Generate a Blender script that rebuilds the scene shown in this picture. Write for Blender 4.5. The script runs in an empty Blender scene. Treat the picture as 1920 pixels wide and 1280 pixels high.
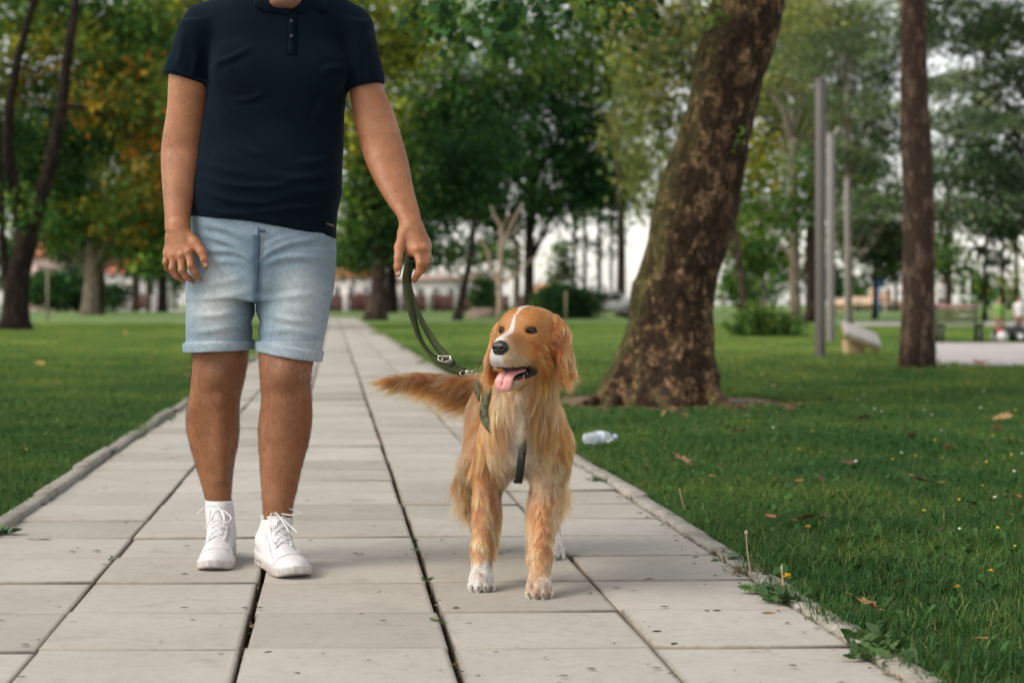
import bpy, math, random
import numpy as np
from mathutils import Vector, Matrix, kdtree

random.seed(7)
RNG = np.random.default_rng(7)
sc = bpy.context.scene

# ---------------------------------------------------------------- camera
FPX = 3200.0          # focal length in photo pixels (1920 wide)
CAM_H = 0.70
HOR = 570.0           # horizon row
cam_d = bpy.data.cameras.new("camera")
cam = bpy.data.objects.new("camera", cam_d)
sc.collection.objects.link(cam)
sc.camera = cam
cam.location = (0, 0, CAM_H)
cam.rotation_euler = (math.radians(90), 0, 0)
cam_d.sensor_width = 36
cam_d.lens = 36 * FPX / 1920
cam_d.shift_y = -(640 - HOR) / 1920
cam_d.clip_start = 0.1
cam_d.clip_end = 3000
cam_d.dof.use_dof = True
cam_d.dof.focus_distance = 4.15
cam_d.dof.aperture_fstop = 3.7
cam_d.dof.aperture_blades = 0

# ---------------------------------------------------------------- sky, sun, exposure
SUN_EL, SUN_AZ = math.radians(42), math.radians(248)      # azimuth clockwise from +Y
world = bpy.data.worlds.new("World")
sc.world = world
world.use_nodes = True
wn = world.node_tree.nodes
wl = world.node_tree.links
wn.clear()
w_out = wn.new("ShaderNodeOutputWorld")
w_bg = wn.new("ShaderNodeBackground")
w_sky = wn.new("ShaderNodeTexSky")
w_sky.sky_type = 'NISHITA'
w_sky.sun_disc = False
w_sky.sun_elevation = SUN_EL
w_sky.sun_rotation = SUN_AZ
w_sky.air_density = 1.0
w_sky.dust_density = 1.0
w_sky.ozone_density = 0.6
w_hs = wn.new("ShaderNodeHueSaturation")
w_hs.inputs['Saturation'].default_value = 0.26
w_bg.inputs['Strength'].default_value = 0.142
wl.new(w_sky.outputs[0], w_hs.inputs['Color'])
w_tint = wn.new('ShaderNodeMix'); w_tint.data_type = 'RGBA'; w_tint.blend_type = 'MULTIPLY'; w_tint.inputs[0].default_value = 1.0
w_tint.inputs[7].default_value = (1.03, 1.0, 0.955, 1)
wl.new(w_hs.outputs[0], w_tint.inputs[6])
wl.new(w_tint.outputs[2], w_bg.inputs['Color'])
wl.new(w_bg.outputs[0], w_out.inputs['Surface'])
sun_d = bpy.data.lights.new("sun", 'SUN')
sun = bpy.data.objects.new("sun", sun_d)
sc.collection.objects.link(sun)
sun_d.energy = 1.45
sun_d.angle = math.radians(30)
sun_d.color = (1.0, 0.90, 0.76)
_sd = Vector((math.sin(SUN_AZ) * math.cos(SUN_EL), math.cos(SUN_AZ) * math.cos(SUN_EL), math.sin(SUN_EL)))
sun.rotation_euler = _sd.to_track_quat('Z', 'Y').to_euler()
sc.view_settings.view_transform = 'Standard'
sc.view_settings.look = 'None'
sc.view_settings.exposure = 0.84
sc.view_settings.gamma = 1
sc.view_settings.use_curve_mapping = False
sc.cycles.max_bounces = 6
sc.cycles.transparent_max_bounces = 8
sc.cycles.use_denoising = True

# ---------------------------------------------------------------- helpers
def W(u, v, Y):
    """photo pixel at depth Y -> world point"""
    return np.array([(u - 960.0) * Y / FPX, Y, CAM_H - (v - HOR) * Y / FPX])

def GY(v):
    return CAM_H * FPX / (v - HOR)

def link(o, parent=None):
    sc.collection.objects.link(o)
    if parent is not None:
        o.parent = parent
    return o

def tag(o, label=None, cat=None, group=None, kind=None):
    if label: o['label'] = label
    if cat: o['category'] = cat
    if group: o['group'] = group
    if kind: o['kind'] = kind
    return o

def empty(name, loc=(0, 0, 0), rz=0.0):
    o = bpy.data.objects.new(name, None)
    o.empty_display_size = 0.1
    o.location = loc
    o.rotation_euler = (0, 0, rz)
    sc.collection.objects.link(o)
    return o

def mesh_np(name, V, F, mat=None, parent=None, smooth=True, attrs=None, uv=None):
    """V (n,3); F (m,k) numpy array with equal k, or list of arrays"""
    me = bpy.data.meshes.new(name)
    V = np.asarray(V, dtype=np.float32)
    Fs = F if isinstance(F, list) else [F]
    Fs = [np.asarray(f, dtype=np.int32) for f in Fs if len(f)]
    nl = sum(f.size for f in Fs)
    npoly = sum(len(f) for f in Fs)
    me.vertices.add(len(V))
    me.vertices.foreach_set('co', V.ravel())
    me.loops.add(nl)
    me.polygons.add(npoly)
    me.loops.foreach_set('vertex_index', np.concatenate([f.ravel() for f in Fs]))
    starts = []
    s = 0
    for f in Fs:
        starts.append(s + np.arange(len(f)) * f.shape[1])
        s += f.size
    me.polygons.foreach_set('loop_start', np.concatenate(starts).astype(np.int32))
    me.update(calc_edges=True)
    me.validate()
    if smooth:
        me.shade_smooth()
    for k, a in (attrs or {}).items():
        a = np.asarray(a, dtype=np.float32)
        if a.ndim == 1:
            at = me.attributes.new(k, 'FLOAT', 'POINT')
            at.data.foreach_set('value', a)
        else:
            if a.shape[1] == 3:
                a = np.concatenate([a, np.ones((len(a), 1), np.float32)], 1)
            at = me.attributes.new(k, 'FLOAT_COLOR', 'POINT')
            at.data.foreach_set('color', a.ravel())
    if mat: me.materials.append(mat)
    o = bpy.data.objects.new(name, me)
    return link(o, parent)

def reuse(name, me, parent=None, loc=(0, 0, 0), rot=(0, 0, 0), scale=(1, 1, 1)):
    o = bpy.data.objects.new(name, me)
    o.location = loc; o.rotation_euler = rot; o.scale = scale
    return link(o, parent)

# value noise -------------------------------------------------------------
_H = np.random.default_rng(99).random(4096).astype(np.float32)
def _hash(ix, iy, iz, seed):
    return _H[(ix * 73 + iy * 1571 + iz * 3049 + seed * 977) & 4095]
def vnoise(P, freq, seed=0):
    """value noise in [-1,1] at points P (n,3); freq scalar or 3-vector"""
    Q = np.asarray(P, dtype=np.float64) * np.asarray(freq)
    I = np.floor(Q).astype(np.int64)
    f = Q - I
    f = f * f * (3 - 2 * f)
    x, y, z = I[:, 0], I[:, 1], I[:, 2]
    r = 0
    for dx in (0, 1):
        wx = f[:, 0] if dx else 1 - f[:, 0]
        for dy in (0, 1):
            wy = f[:, 1] if dy else 1 - f[:, 1]
            for dz in (0, 1):
                wz = f[:, 2] if dz else 1 - f[:, 2]
                r = r + wx * wy * wz * _hash(x + dx, y + dy, z + dz, seed)
    return r * 2 - 1
def fbm(P, freq, seed=0, octs=3, gain=0.5):
    r = 0; a = 1.0
    for i in range(octs):
        r = r + a * vnoise(P, np.asarray(freq) * (2 ** i), seed + i)
        a *= gain
    return r

def sm(a, b, x):
    t = np.clip((x - a) / (b - a), 0, 1)
    return t * t * (3 - 2 * t)

# implicit modelling ------------------------------------------------------
def axis(segs):
    """[(start, end, step), ...] contiguous -> 1D coordinates"""
    out = []
    for a, b, h in segs:
        n = max(1, int(round((b - a) / h)))
        out.append(np.linspace(a, b, n, endpoint=False))
    out.append([segs[-1][1]])
    return np.concatenate(out)

class Field:
    def __init__(self, xs, ys, zs):
        self.ax = [np.asarray(a, dtype=np.float64) for a in (xs, ys, zs)]
        self.F = np.full([len(a) for a in self.ax], 0.08, dtype=np.float32)
    def apply(self, fn, lo, hi, k=0.0, op='u', pad=0.012):
        sl = []
        for a, l, h in zip(self.ax, lo, hi):
            i0 = np.searchsorted(a, l - k - pad); i1 = np.searchsorted(a, h + k + pad)
            if i1 <= i0: return self
            sl.append(slice(i0, i1))
        X = self.ax[0][sl[0]][:, None, None]; Y = self.ax[1][sl[1]][None, :, None]; Z = self.ax[2][sl[2]][None, None, :]
        d = fn(X, Y, Z).astype(np.float32)
        f = self.F[tuple(sl)]
        if op == 'u':
            if k > 0:
                h = np.clip(k - np.abs(f - d), 0, None) / k
                r = np.minimum(f, d) - h * h * k * 0.25
            else: r = np.minimum(f, d)
        elif op == 's':
            d = -d
            if k > 0:
                h = np.clip(k - np.abs(f - d), 0, None) / k
                r = np.maximum(f, d) + h * h * k * 0.25
            else: r = np.maximum(f, d)
        elif op == 'i':
            r = np.maximum(f, d)
        self.F[tuple(sl)] = r
        return self
    def cap(self, a, b, r1, r2=None, k=0.0, op='u'):
        a = np.asarray(a, float); b = np.asarray(b, float)
        if r2 is None: r2 = r1
        ab = b - a; L = max(float(ab @ ab), 1e-12)
        def fn(X, Y, Z):
            t = np.clip(((X - a[0]) * ab[0] + (Y - a[1]) * ab[1] + (Z - a[2]) * ab[2]) / L, 0, 1)
            return np.sqrt((X - a[0] - t * ab[0]) ** 2 + (Y - a[1] - t * ab[1]) ** 2 + (Z - a[2] - t * ab[2]) ** 2) - (r1 + (r2 - r1) * t)
        m = max(r1, r2)
        return self.apply(fn, np.minimum(a, b) - m, np.maximum(a, b) + m, k, op)
    def chain(self, pts, rs, k=0.01):
        for i in range(len(pts) - 1):
            self.cap(pts[i], pts[i + 1], rs[i], rs[i + 1], k)
        return self
    def ell(self, c, r, R=None, k=0.0, op='u'):
        c = np.asarray(c, float); r = np.asarray(r, float)
        R = np.eye(3) if R is None else np.asarray(R, float)
        def fn(X, Y, Z):
            x, y, z = X - c[0], Y - c[1], Z - c[2]
            q = [(x * R[0, i] + y * R[1, i] + z * R[2, i]) for i in range(3)]
            k0 = np.sqrt(sum((q[i] / r[i]) ** 2 for i in range(3)))
            k1 = np.sqrt(sum((q[i] / r[i] ** 2) ** 2 for i in range(3))) + 1e-9
            return k0 * (k0 - 1) / k1
        e = np.abs(R) @ r
        return self.apply(fn, c - e, c + e, k, op)
    def zloft(self, st, k=0.0, op='u', n=2.0, off=0.0, zlo=None, zhi=None, cut=None):
        """st rows: z, cx, cy, a, b (any order). cut(X,Y,Z)-> extra max term"""
        st = np.asarray(sorted(st, key=lambda s: s[0]), float)
        z0, z1 = st[0, 0], st[-1, 0]
        if zlo is not None: z0 = zlo
        if zhi is not None: z1 = zhi
        def fn(X, Y, Z):
            zz = Z.ravel()
            c = [smooth_interp(zz, st[:, 0], st[:, i])[None, None, :] for i in (1, 2, 3, 4)]
            a = c[2] + off; b = c[3] + off
            dx = X - c[0]; dy = Y - c[1]
            qx = dx / a; qy = dy / b
            if n == 2.0:
                r = np.sqrt(qx ** 2 + qy ** 2) + 1e-9
            else:
                r = (np.abs(qx) ** n + np.abs(qy) ** n + 1e-12) ** (1 / n)
            g = np.sqrt((dx / a ** 2) ** 2 + (dy / b ** 2) ** 2) / (np.sqrt(qx ** 2 + qy ** 2) + 1e-9) + 1e-6
            d = (r - 1) / g
            d = np.maximum(d, np.maximum(z0 - Z, Z - z1))
            if cut is not None:
                d = np.maximum(d, cut(X, Y, Z))
            return d
        m = st[:, 3:5].max(1) + off
        lo = [(st[:, 1] - m).min(), (st[:, 2] - m).min(), z0]; hi = [(st[:, 1] + m).max(), (st[:, 2] + m).max(), z1]
        return self.apply(fn, lo, hi, k, op)
    def shell(self, t):
        self.F = np.maximum(self.F, -(self.F + t))
        return self
    def mesh(self, smooth=2):
        return surface_nets(self.F, self.ax, smooth)

def smooth_interp(x, xp, fp):
    """monotone-ish cubic (catmull-rom hermite) interpolation"""
    xp = np.asarray(xp, float); fp = np.asarray(fp, float)
    if len(xp) < 3:
        return np.interp(x, xp, fp)
    dl = np.diff(fp) / np.diff(xp)
    m = np.zeros_like(fp)
    m[1:-1] = 0.5 * (dl[1:] + dl[:-1])
    m[1:-1] = np.where(dl[1:] * dl[:-1] <= 0, 0, m[1:-1])
    m[0] = dl[0]; m[-1] = dl[-1]
    xc = np.clip(x, xp[0], xp[-1])
    i = np.clip(np.searchsorted(xp, xc, side='right') - 1, 0, len(xp) - 2)
    h = xp[i + 1] - xp[i]; t = (xc - xp[i]) / h
    return ((2 * t ** 3 - 3 * t ** 2 + 1) * fp[i] + (t ** 3 - 2 * t ** 2 + t) * h * m[i]
            + (-2 * t ** 3 + 3 * t ** 2) * fp[i + 1] + (t ** 3 - t ** 2) * h * m[i + 1])

def surface_nets(F, ax, smooth=2):
    S = F < 0
    nx, ny, nz = F.shape
    # active cells: mixed corner signs
    allc = S[:-1, :-1, :-1].copy(); anyc = allc.copy()
    for dx in (0, 1):
        for dy in (0, 1):
            for dz in (0, 1):
                if dx + dy + dz == 0: continue
                c = S[dx:nx - 1 + dx, dy:ny - 1 + dy, dz:nz - 1 + dz]
                allc &= c; anyc |= c
    act = anyc & ~allc
    del allc, anyc
    ci = np.argwhere(act)
    idx = np.full(act.shape, -1, dtype=np.int32)
    idx[act] = np.arange(len(ci), dtype=np.int32)
    x, y, z = ci[:, 0], ci[:, 1], ci[:, 2]
    corner = {}
    for dx in (0, 1):
        for dy in (0, 1):
            for dz in (0, 1):
                corner[dx, dy, dz] = F[x + dx, y + dy, z + dz].astype(np.float64)
    acc = np.zeros((len(ci), 3)); cnt = np.zeros(len(ci))
    for a in range(3):
        o1, o2 = [i for i in range(3) if i != a]
        for p in (0, 1):
            for q in (0, 1):
                k0 = [0, 0, 0]; k1 = [0, 0, 0]
                k0[o1] = k1[o1] = p; k0[o2] = k1[o2] = q; k1[a] = 1
                f0 = corner[tuple(k0)]; f1 = corner[tuple(k1)]
                m = (f0 < 0) != (f1 < 0)
                t = np.where(m, f0 / np.where(m, f0 - f1, 1), 0)
                acc[m, a] += t[m]; acc[m, o1] += p; acc[m, o2] += q
                cnt[m] += 1
    acc /= cnt[:, None]
    V = np.zeros_like(acc)
    for a in range(3):
        A = ax[a]; c0 = ci[:, a]
        V[:, a] = A[c0] + acc[:, a] * (A[c0 + 1] - A[c0])
    quads = []
    for a in range(3):
        sl0 = [slice(None)] * 3; sl1 = [slice(None)] * 3
        sl0[a] = slice(0, -1); sl1[a] = slice(1, None)
        S0 = S[tuple(sl0)]; S1 = S[tuple(sl1)]
        o1, o2 = (a + 1) % 3, (a + 2) % 3
        E = np.argwhere(S0 != S1)
        ok = (E[:, o1] > 0) & (E[:, o2] > 0) & (E[:, o1] < F.shape[o1] - 1) & (E[:, o2] < F.shape[o2] - 1)
        E = E[ok]
        flip = S0[E[:, 0], E[:, 1], E[:, 2]]
        def cell(d1, d2):
            C = E.copy(); C[:, o1] -= d1; C[:, o2] -= d2
            return idx[C[:, 0], C[:, 1], C[:, 2]]
        q = np.stack([cell(1, 1), cell(0, 1), cell(0, 0), cell(1, 0)], 1)
        q = np.where(flip[:, None], q, q[:, ::-1])
        quads.append(q)
    Q = np.concatenate(quads)
    Q = Q[(Q >= 0).all(1)]
    for _ in range(smooth):
        V = laplace(V, Q, 0.5)
    return V, Q

def laplace(V, Q, w=0.5):
    e = np.concatenate([Q[:, [0, 1]], Q[:, [1, 2]], Q[:, [2, 3]], Q[:, [3, 0]]])
    s = np.zeros_like(V); n = np.zeros(len(V))
    for a in range(3):
        s[:, a] = np.bincount(e[:, 0], V[e[:, 1], a], len(V)) + np.bincount(e[:, 1], V[e[:, 0], a], len(V))
    n = np.bincount(e[:, 0], minlength=len(V)) + np.bincount(e[:, 1], minlength=len(V))
    n = np.maximum(n, 1)
    return V * (1 - w) + w * s / n[:, None]

def vnormals(V, Q):
    d1 = V[Q[:, 2]] - V[Q[:, 0]]; d2 = V[Q[:, 3]] - V[Q[:, 1]]
    fn = np.cross(d1, d2)
    N = np.zeros_like(V)
    for a in range(3):
        for j in range(4):
            N[:, a] += np.bincount(Q[:, j], fn[:, a], len(V))
    return N / (np.linalg.norm(N, axis=1, keepdims=True) + 1e-12)

def sample_surface(V, Q, n, weight=None):
    d1 = V[Q[:, 2]] - V[Q[:, 0]]; d2 = V[Q[:, 3]] - V[Q[:, 1]]
    fn = np.cross(d1, d2); A = np.linalg.norm(fn, axis=1)
    w = A * (weight if weight is not None else 1)
    c = np.cumsum(w); c /= c[-1]
    i = np.searchsorted(c, RNG.random(n))
    s = RNG.random(n)[:, None]; t = RNG.random(n)[:, None]
    P = (V[Q[i, 0]] * (1 - s) + V[Q[i, 1]] * s) * (1 - t) + (V[Q[i, 3]] * (1 - s) + V[Q[i, 2]] * s) * t
    return P, fn[i] / (A[i][:, None] + 1e-12), i

# tubes, ribbons, boxes ------------------------------------------------------
def tube(pts, radii, sides=8, closed=True, noise=0.0, nf=3.0, seed=0, ell=None):
    """returns V, quads (and caps as degenerate quads)"""
    P = np.asarray(pts, float); n = len(P)
    R = np.broadcast_to(np.asarray(radii, float), (n,))
    T = np.gradient(P, axis=0); T /= np.linalg.norm(T, axis=1, keepdims=True) + 1e-12
    up = np.array([0.0, 0, 1]) if abs(T[0, 2]) < 0.9 else np.array([0.0, 1, 0])
    V = []
    s = np.cross(T[0], up); s /= np.linalg.norm(s)
    ang = np.linspace(0, 2 * np.pi, sides, endpoint=False)
    for i in range(n):
        s = s - T[i] * (s @ T[i]); s /= np.linalg.norm(s) + 1e-12
        b = np.cross(T[i], s)
        ring = P[i] + R[i] * (np.cos(ang)[:, None] * s + np.sin(ang)[:, None] * b)
        V.append(ring)
    V = np.concatenate(V)
    if noise:
        C = np.repeat(P, sides, 0)
        d = V - C
        V = C + d * (1 + noise * fbm(V, nf, seed))[:, None]
    i = np.arange(n - 1)[:, None] * sides; j = np.arange(sides)[None, :]
    a = i + j; b_ = i + (j + 1) % sides
    Q = np.stack([a, b_, b_ + sides, a + sides], -1).reshape(-1, 4)
    if closed:
        m = len(V)
        V = np.concatenate([V, P[:1], P[-1:]])
        j = np.arange(sides)
        t1 = np.stack([(j + 1) % sides, j, np.full(sides, m), np.full(sides, m)], 1)
        o = (n - 1) * sides
        t2 = np.stack([o + j, o + (j + 1) % sides, np.full(sides, m + 1), np.full(sides, m + 1)], 1)
        return V, Q, np.concatenate([t1[:, :3], t2[:, :3]])
    return V, Q, np.zeros((0, 3), int)

class MB:
    """collects numpy pieces into one mesh"""
    def __init__(self): self.V = []; self.Q = []; self.T = []; self.n = 0; self.A = {}
    def add(self, V, Q=None, T=None, **attrs):
        V = np.asarray(V, float)
        if Q is not None and len(Q): self.Q.append(np.asarray(Q) + self.n)
        if T is not None and len(T): self.T.append(np.asarray(T) + self.n)
        self.V.append(V)
        for k, a in attrs.items():
            a = np.asarray(a, np.float32)
            if a.ndim == 0: a = np.full(len(V), a, np.float32)
            elif a.ndim == 1 and len(a) != len(V): a = np.repeat(a[None], len(V), 0)
            self.A.setdefault(k, []).append(a)
        self.n += len(V)
        return self
    def tube(self, pts, radii, sides=8, **kw):
        nz = {k: kw.pop(k) for k in ('noise', 'nf', 'seed') if k in kw}
        V, Q, T = tube(pts, radii, sides, **nz)
        return self.add(V, Q, T, **kw)
    def box(self, c, d, R=None, **kw):
        c = np.asarray(c, float); d = np.asarray(d, float) / 2
        V = np.array([[x, y, z] for x in (-1, 1) for y in (-1, 1) for z in (-1, 1)], float) * d
        if R is not None: V = V @ np.asarray(R).T
        Q = np.array([[0, 1, 3, 2], [4, 6, 7, 5], [0, 4, 5, 1], [2, 3, 7, 6], [0, 2, 6, 4], [1, 5, 7, 3]])
        return self.add(V + c, Q, **kw)
    def bbox(self, c, d, bev, R=None):
        """box with chamfered edges"""
        c = np.asarray(c, float); d = np.asarray(d, float) / 2
        import bmesh
        bm = bmesh.new(); bmesh.ops.create_cube(bm, size=2)
        for v in bm.verts: v.co = Vector((v.co.x * d[0], v.co.y * d[1], v.co.z * d[2]))
        bmesh.ops.bevel(bm, geom=list(bm.edges), offset=bev, segments=2, affect='EDGES', profile=0.6)
        bm.verts.index_update()
        V = np.array([v.co[:] for v in bm.verts])
        if R is not None: V = V @ np.asarray(R).T
        qs = [[v.index for v in f.verts] for f in bm.faces if len(f.verts) == 4]
        ts = [[v.index for v in f.verts] for f in bm.faces if len(f.verts) == 3]
        bm.free()
        return self.add(V + c, np.array(qs), np.array(ts) if ts else None)
    def ribbon(self, pts, nrm, width, th=0.002):
        """flat strap along pts; nrm = face normals (one or per point)"""
        P = np.asarray(pts, float); n = len(P)
        N = np.broadcast_to(np.asarray(nrm, float), P.shape)
        T = np.gradient(P, axis=0); T /= np.linalg.norm(T, axis=1, keepdims=True)
        S = np.cross(T, N); S /= np.linalg.norm(S, axis=1, keepdims=True)
        Nn = np.cross(S, T)
        w = np.broadcast_to(np.asarray(width, float), (n,))[:, None] / 2; t = th / 2
        rings = np.stack([P + S * w + Nn * t, P - S * w + Nn * t, P - S * w - Nn * t, P + S * w - Nn * t], 1)
        V = rings.reshape(-1, 3)
        i = np.arange(n - 1)[:, None] * 4; j = np.arange(4)[None, :]
        a = i + j; b = i + (j + 1) % 4
        Q = np.stack([a, a + 4, b + 4, b], -1).reshape(-1, 4)
        Q = np.concatenate([Q, [[0, 1, 2, 3]], [[(n - 1) * 4 + q for q in (3, 2, 1, 0)]]])
        return self.add(V, Q)
    def build(self, name, mat=None, parent=None, smooth=True):
        V = np.concatenate(self.V)
        F = []
        if self.Q: F.append(np.concatenate(self.Q))
        if self.T: F.append(np.concatenate(self.T))
        A = {k: np.concatenate(a) for k, a in self.A.items()}
        return mesh_np(name, V, F, mat, parent, smooth, A)

def spline(pts, n):
    P = np.asarray(pts, float)
    d = np.concatenate([[0], np.cumsum(np.linalg.norm(np.diff(P, axis=0), axis=1))])
    t = np.linspace(0, d[-1], n)
    return np.stack([smooth_interp(t, d, P[:, i]) for i in range(P.shape[1])], 1)

def rotz(a):
    c, s = math.cos(a), math.sin(a)
    return np.array([[c, -s, 0], [s, c, 0], [0, 0, 1.0]])
def rotx(a):
    c, s = math.cos(a), math.sin(a)
    return np.array([[1.0, 0, 0], [0, c, -s], [0, s, c]])
def roty(a):
    c, s = math.cos(a), math.sin(a)
    return np.array([[c, 0, s], [0, 1.0, 0], [-s, 0, c]])

def curves_obj(name, P, rad, col, mat, parent=None):
    """P (N,K,3), rad (N,K) , col (N,3) or (N,K,3)"""
    N, K, _ = P.shape
    hc = bpy.data.hair_curves.new(name)
    hc.add_curves([K] * N)
    hc.points.foreach_set('position', np.ascontiguousarray(P, dtype=np.float32).ravel())
    ra = hc.attributes.get('radius') or hc.attributes.new('radius', 'FLOAT', 'POINT')
    ra.data.foreach_set('value', np.ascontiguousarray(rad, dtype=np.float32).ravel())
    if col.ndim == 2: col = np.repeat(col[:, None, :], K, 1)
    c4 = np.concatenate([col, np.ones((N, K, 1))], 2).astype(np.float32)
    ca = hc.attributes.new('col', 'FLOAT_COLOR', 'POINT')
    ca.data.foreach_set('color', c4.ravel())
    hc.materials.append(mat)
    o = bpy.data.objects.new(name, hc)
    return link(o, parent)

# ---------------------------------------------------------------- materials
class NT:
    def __init__(self, name):
        self.m = bpy.data.materials.new(name)
        self.m.use_nodes = True
        self.t = self.m.node_tree
        self.t.nodes.clear()
        self.out = self.t.nodes.new('ShaderNodeOutputMaterial')
    def n(self, typ, **kw):
        nd = self.t.nodes.new(typ)
        for k, v in kw.items():
            if k in nd.inputs: nd.inputs[k].default_value = v
            else: setattr(nd, k, v)
        return nd
    def l(self, a, b): self.t.links.new(a, b)
    def coord(self, which='Object', scale=None):
        c = self.n('ShaderNodeTexCoord')
        if scale is None: return c.outputs[which]
        m = self.n('ShaderNodeMapping')
        m.inputs['Scale'].default_value = scale
        self.l(c.outputs[which], m.inputs['Vector'])
        return m.outputs[0]
    def noise(self, vec, scale, detail=4, rough=0.6, dist=0.0):
        nn = self.n('ShaderNodeTexNoise')
        nn.inputs['Scale'].default_value = scale; nn.inputs['Detail'].default_value = detail
        nn.inputs['Roughness'].default_value = rough; nn.inputs['Distortion'].default_value = dist
        self.l(vec, nn.inputs['Vector'])
        return nn.outputs[0]
    def ramp(self, fac, stops, interp='LINEAR'):
        r = self.n('ShaderNodeValToRGB')
        r.color_ramp.interpolation = interp
        el = r.color_ramp.elements
        while len(el) < len(stops): el.new(0.5)
        for e, (p, c) in zip(el, stops):
            e.position = p
            e.color = (c, c, c, 1) if isinstance(c, (int, float)) else (*c, 1)
        self.l(fac, r.inputs[0])
        return r.outputs[0]
    def mix(self, a, b, fac, mode='MIX'):
        m = self.n('ShaderNodeMix', data_type='RGBA', blend_type=mode)
        for s, v in ((6, a), (7, b)):
            if isinstance(v, tuple): m.inputs[s].default_value = (*v, 1) if len(v) == 3 else v
            else: self.l(v, m.inputs[s])
        if isinstance(fac, (int, float)): m.inputs[0].default_value = fac
        else: self.l(fac, m.inputs[0])
        return m.outputs[2]
    def attr(self, name, out='Color'):
        a = self.n('ShaderNodeAttribute'); a.attribute_name = name
        return a.outputs[out]
    def bump(self, h, strength=0.3, dist=0.01, normal=None):
        b = self.n('ShaderNodeBump'); b.inputs['Strength'].default_value = strength; b.inputs['Distance'].default_value = dist
        self.l(h, b.inputs['Height'])
        if normal is not None: self.l(normal, b.inputs['Normal'])
        return b.outputs[0]
    def principled(self, color, rough=0.7, normal=None, spec=0.5, **kw):
        p = self.n('ShaderNodeBsdfPrincipled')
        if isinstance(color, tuple): p.inputs['Base Color'].default_value = (*color, 1)
        else: self.l(color, p.inputs['Base Color'])
        if isinstance(rough, (int, float)): p.inputs['Roughness'].default_value = rough
        else: self.l(rough, p.inputs['Roughness'])
        p.inputs['Specular IOR Level'].default_value = spec
        for k, v in kw.items(): p.inputs[k.replace('_', ' ')].default_value = v
        if normal is not None: self.l(normal, p.inputs['Normal'])
        self.l(p.outputs[0], self.out.inputs[0])
        return p

def mat_simple(name, color, rough=0.6, spec=0.5, nscale=30, namp=0.15, bump=0.15, bdist=0.003, **kw):
    t = NT(name)
    v = t.coord('Object')
    n1 = t.noise(v, nscale)
    c2 = tuple(max(0, c * (1 - namp)) for c in color); c3 = tuple(min(1, c * (1 + namp)) for c in color)
    col = t.ramp(n1, [(0.3, c2), (0.7, c3)])
    t.principled(col, rough, t.bump(n1, bump, bdist), spec, **kw)
    return t.m

def mat_leaf(name, base_attr='col', trans=0.35, rough=0.55):
    t = NT(name)
    c = t.attr(base_attr)
    p = t.principled(c, 0.7, spec=0.08)
    tr = t.n('ShaderNodeBsdfTranslucent')
    cc = t.mix(c, (1.0, 0.95, 0.35), 1.0, 'MULTIPLY')
    t.l(cc, tr.inputs['Color'])
    mx = t.n('ShaderNodeMixShader'); mx.inputs[0].default_value = trans
    t.l(p.outputs[0], mx.inputs[1]); t.l(tr.outputs[0], mx.inputs[2])
    t.l(mx.outputs[0], t.out.inputs[0])
    return t.m
# ================================================================ SETTING: ground, path, kerbs, lawn
KX = -0.1041          # path drifts left with depth
RS = 0.030            # slab rows run very slightly skewed
ROW0, ROWD = 3.481, 0.416
COLS = [-1.02, -0.60, -0.184, 0.240, 0.649, 1.06]
def PP(c, y, z=0.0):   # path frame -> world
    return np.array([c + KX * y, y, z])

def mat_slab():
    t = NT('concrete_slab')
    g = t.n('ShaderNodeNewGeometry'); oi = t.n('ShaderNodeObjectInfo')
    pos = g.outputs['Position']
    n1 = t.noise(pos, 3.0, 5, 0.6); n2 = t.noise(pos, 28, 6, 0.65); n3 = t.noise(pos, 260, 3, 0.6)
    c = t.ramp(n1, [(0.25, (0.345, 0.323, 0.288)), (0.55, (0.395, 0.372, 0.335)), (0.8, (0.435, 0.413, 0.376))])
    c = t.mix(c, t.ramp(n2, [(0.28, 0.72), (0.5, 1.0), (0.75, 1.06)]), 0.5, 'MULTIPLY')
    c = t.mix(c, t.ramp(n3, [(0.3, 0.86), (0.5, 1.0), (0.7, 1.08)]), 0.6, 'MULTIPLY')
    r = t.ramp(oi.outputs['Random'], [(0.0, (0.80, 0.79, 0.77)), (0.35, (0.97, 0.965, 0.95)), (0.7, (1.0, 1.0, 1.0)), (1.0, (1.10, 1.09, 1.08))])
    c = t.mix(c, r, 1.0, 'MULTIPLY')
    # dark stains and scuffs
    st = t.noise(t.coord('Object', (1, 1, 1)), 7.5, 3, 0.5, 0.6)
    n4 = t.noise(pos, 5.0, 2, 0.5, 1.0)
    c = t.mix(c, (0.20, 0.175, 0.15), t.ramp(n4, [(0.63, 0.0), (0.78, 0.45)]))
    vo = t.n('ShaderNodeTexVoronoi'); vo.inputs['Scale'].default_value = 16; t.l(pos, vo.inputs['Vector'])
    c = t.mix(c, (0.14, 0.12, 0.10), t.ramp(vo.outputs['Distance'], [(0.030, 0.4), (0.06, 0.0)]))
    # sides: dirtier
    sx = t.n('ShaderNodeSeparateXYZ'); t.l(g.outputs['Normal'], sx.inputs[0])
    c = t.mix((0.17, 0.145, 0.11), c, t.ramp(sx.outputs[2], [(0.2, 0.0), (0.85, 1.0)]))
    # joint dirt close to the edges (attribute)
    e = t.attr('edge', 'Fac')
    em = t.n('ShaderNodeMath', operation='MULTIPLY'); t.l(e, em.inputs[0]); t.l(t.ramp(n2, [(0.35, 0.15), (0.65, 1.0)]), em.inputs[1])
    c = t.mix(c, (0.19, 0.165, 0.13), em.outputs[0])
    b = t.bump(n3, 0.35, 0.0015); b = t.bump(n2, 0.3, 0.003, b)
    t.principled(c, 0.82, b, 0.35)
    return t.m
M_SLAB = mat_slab()

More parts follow.
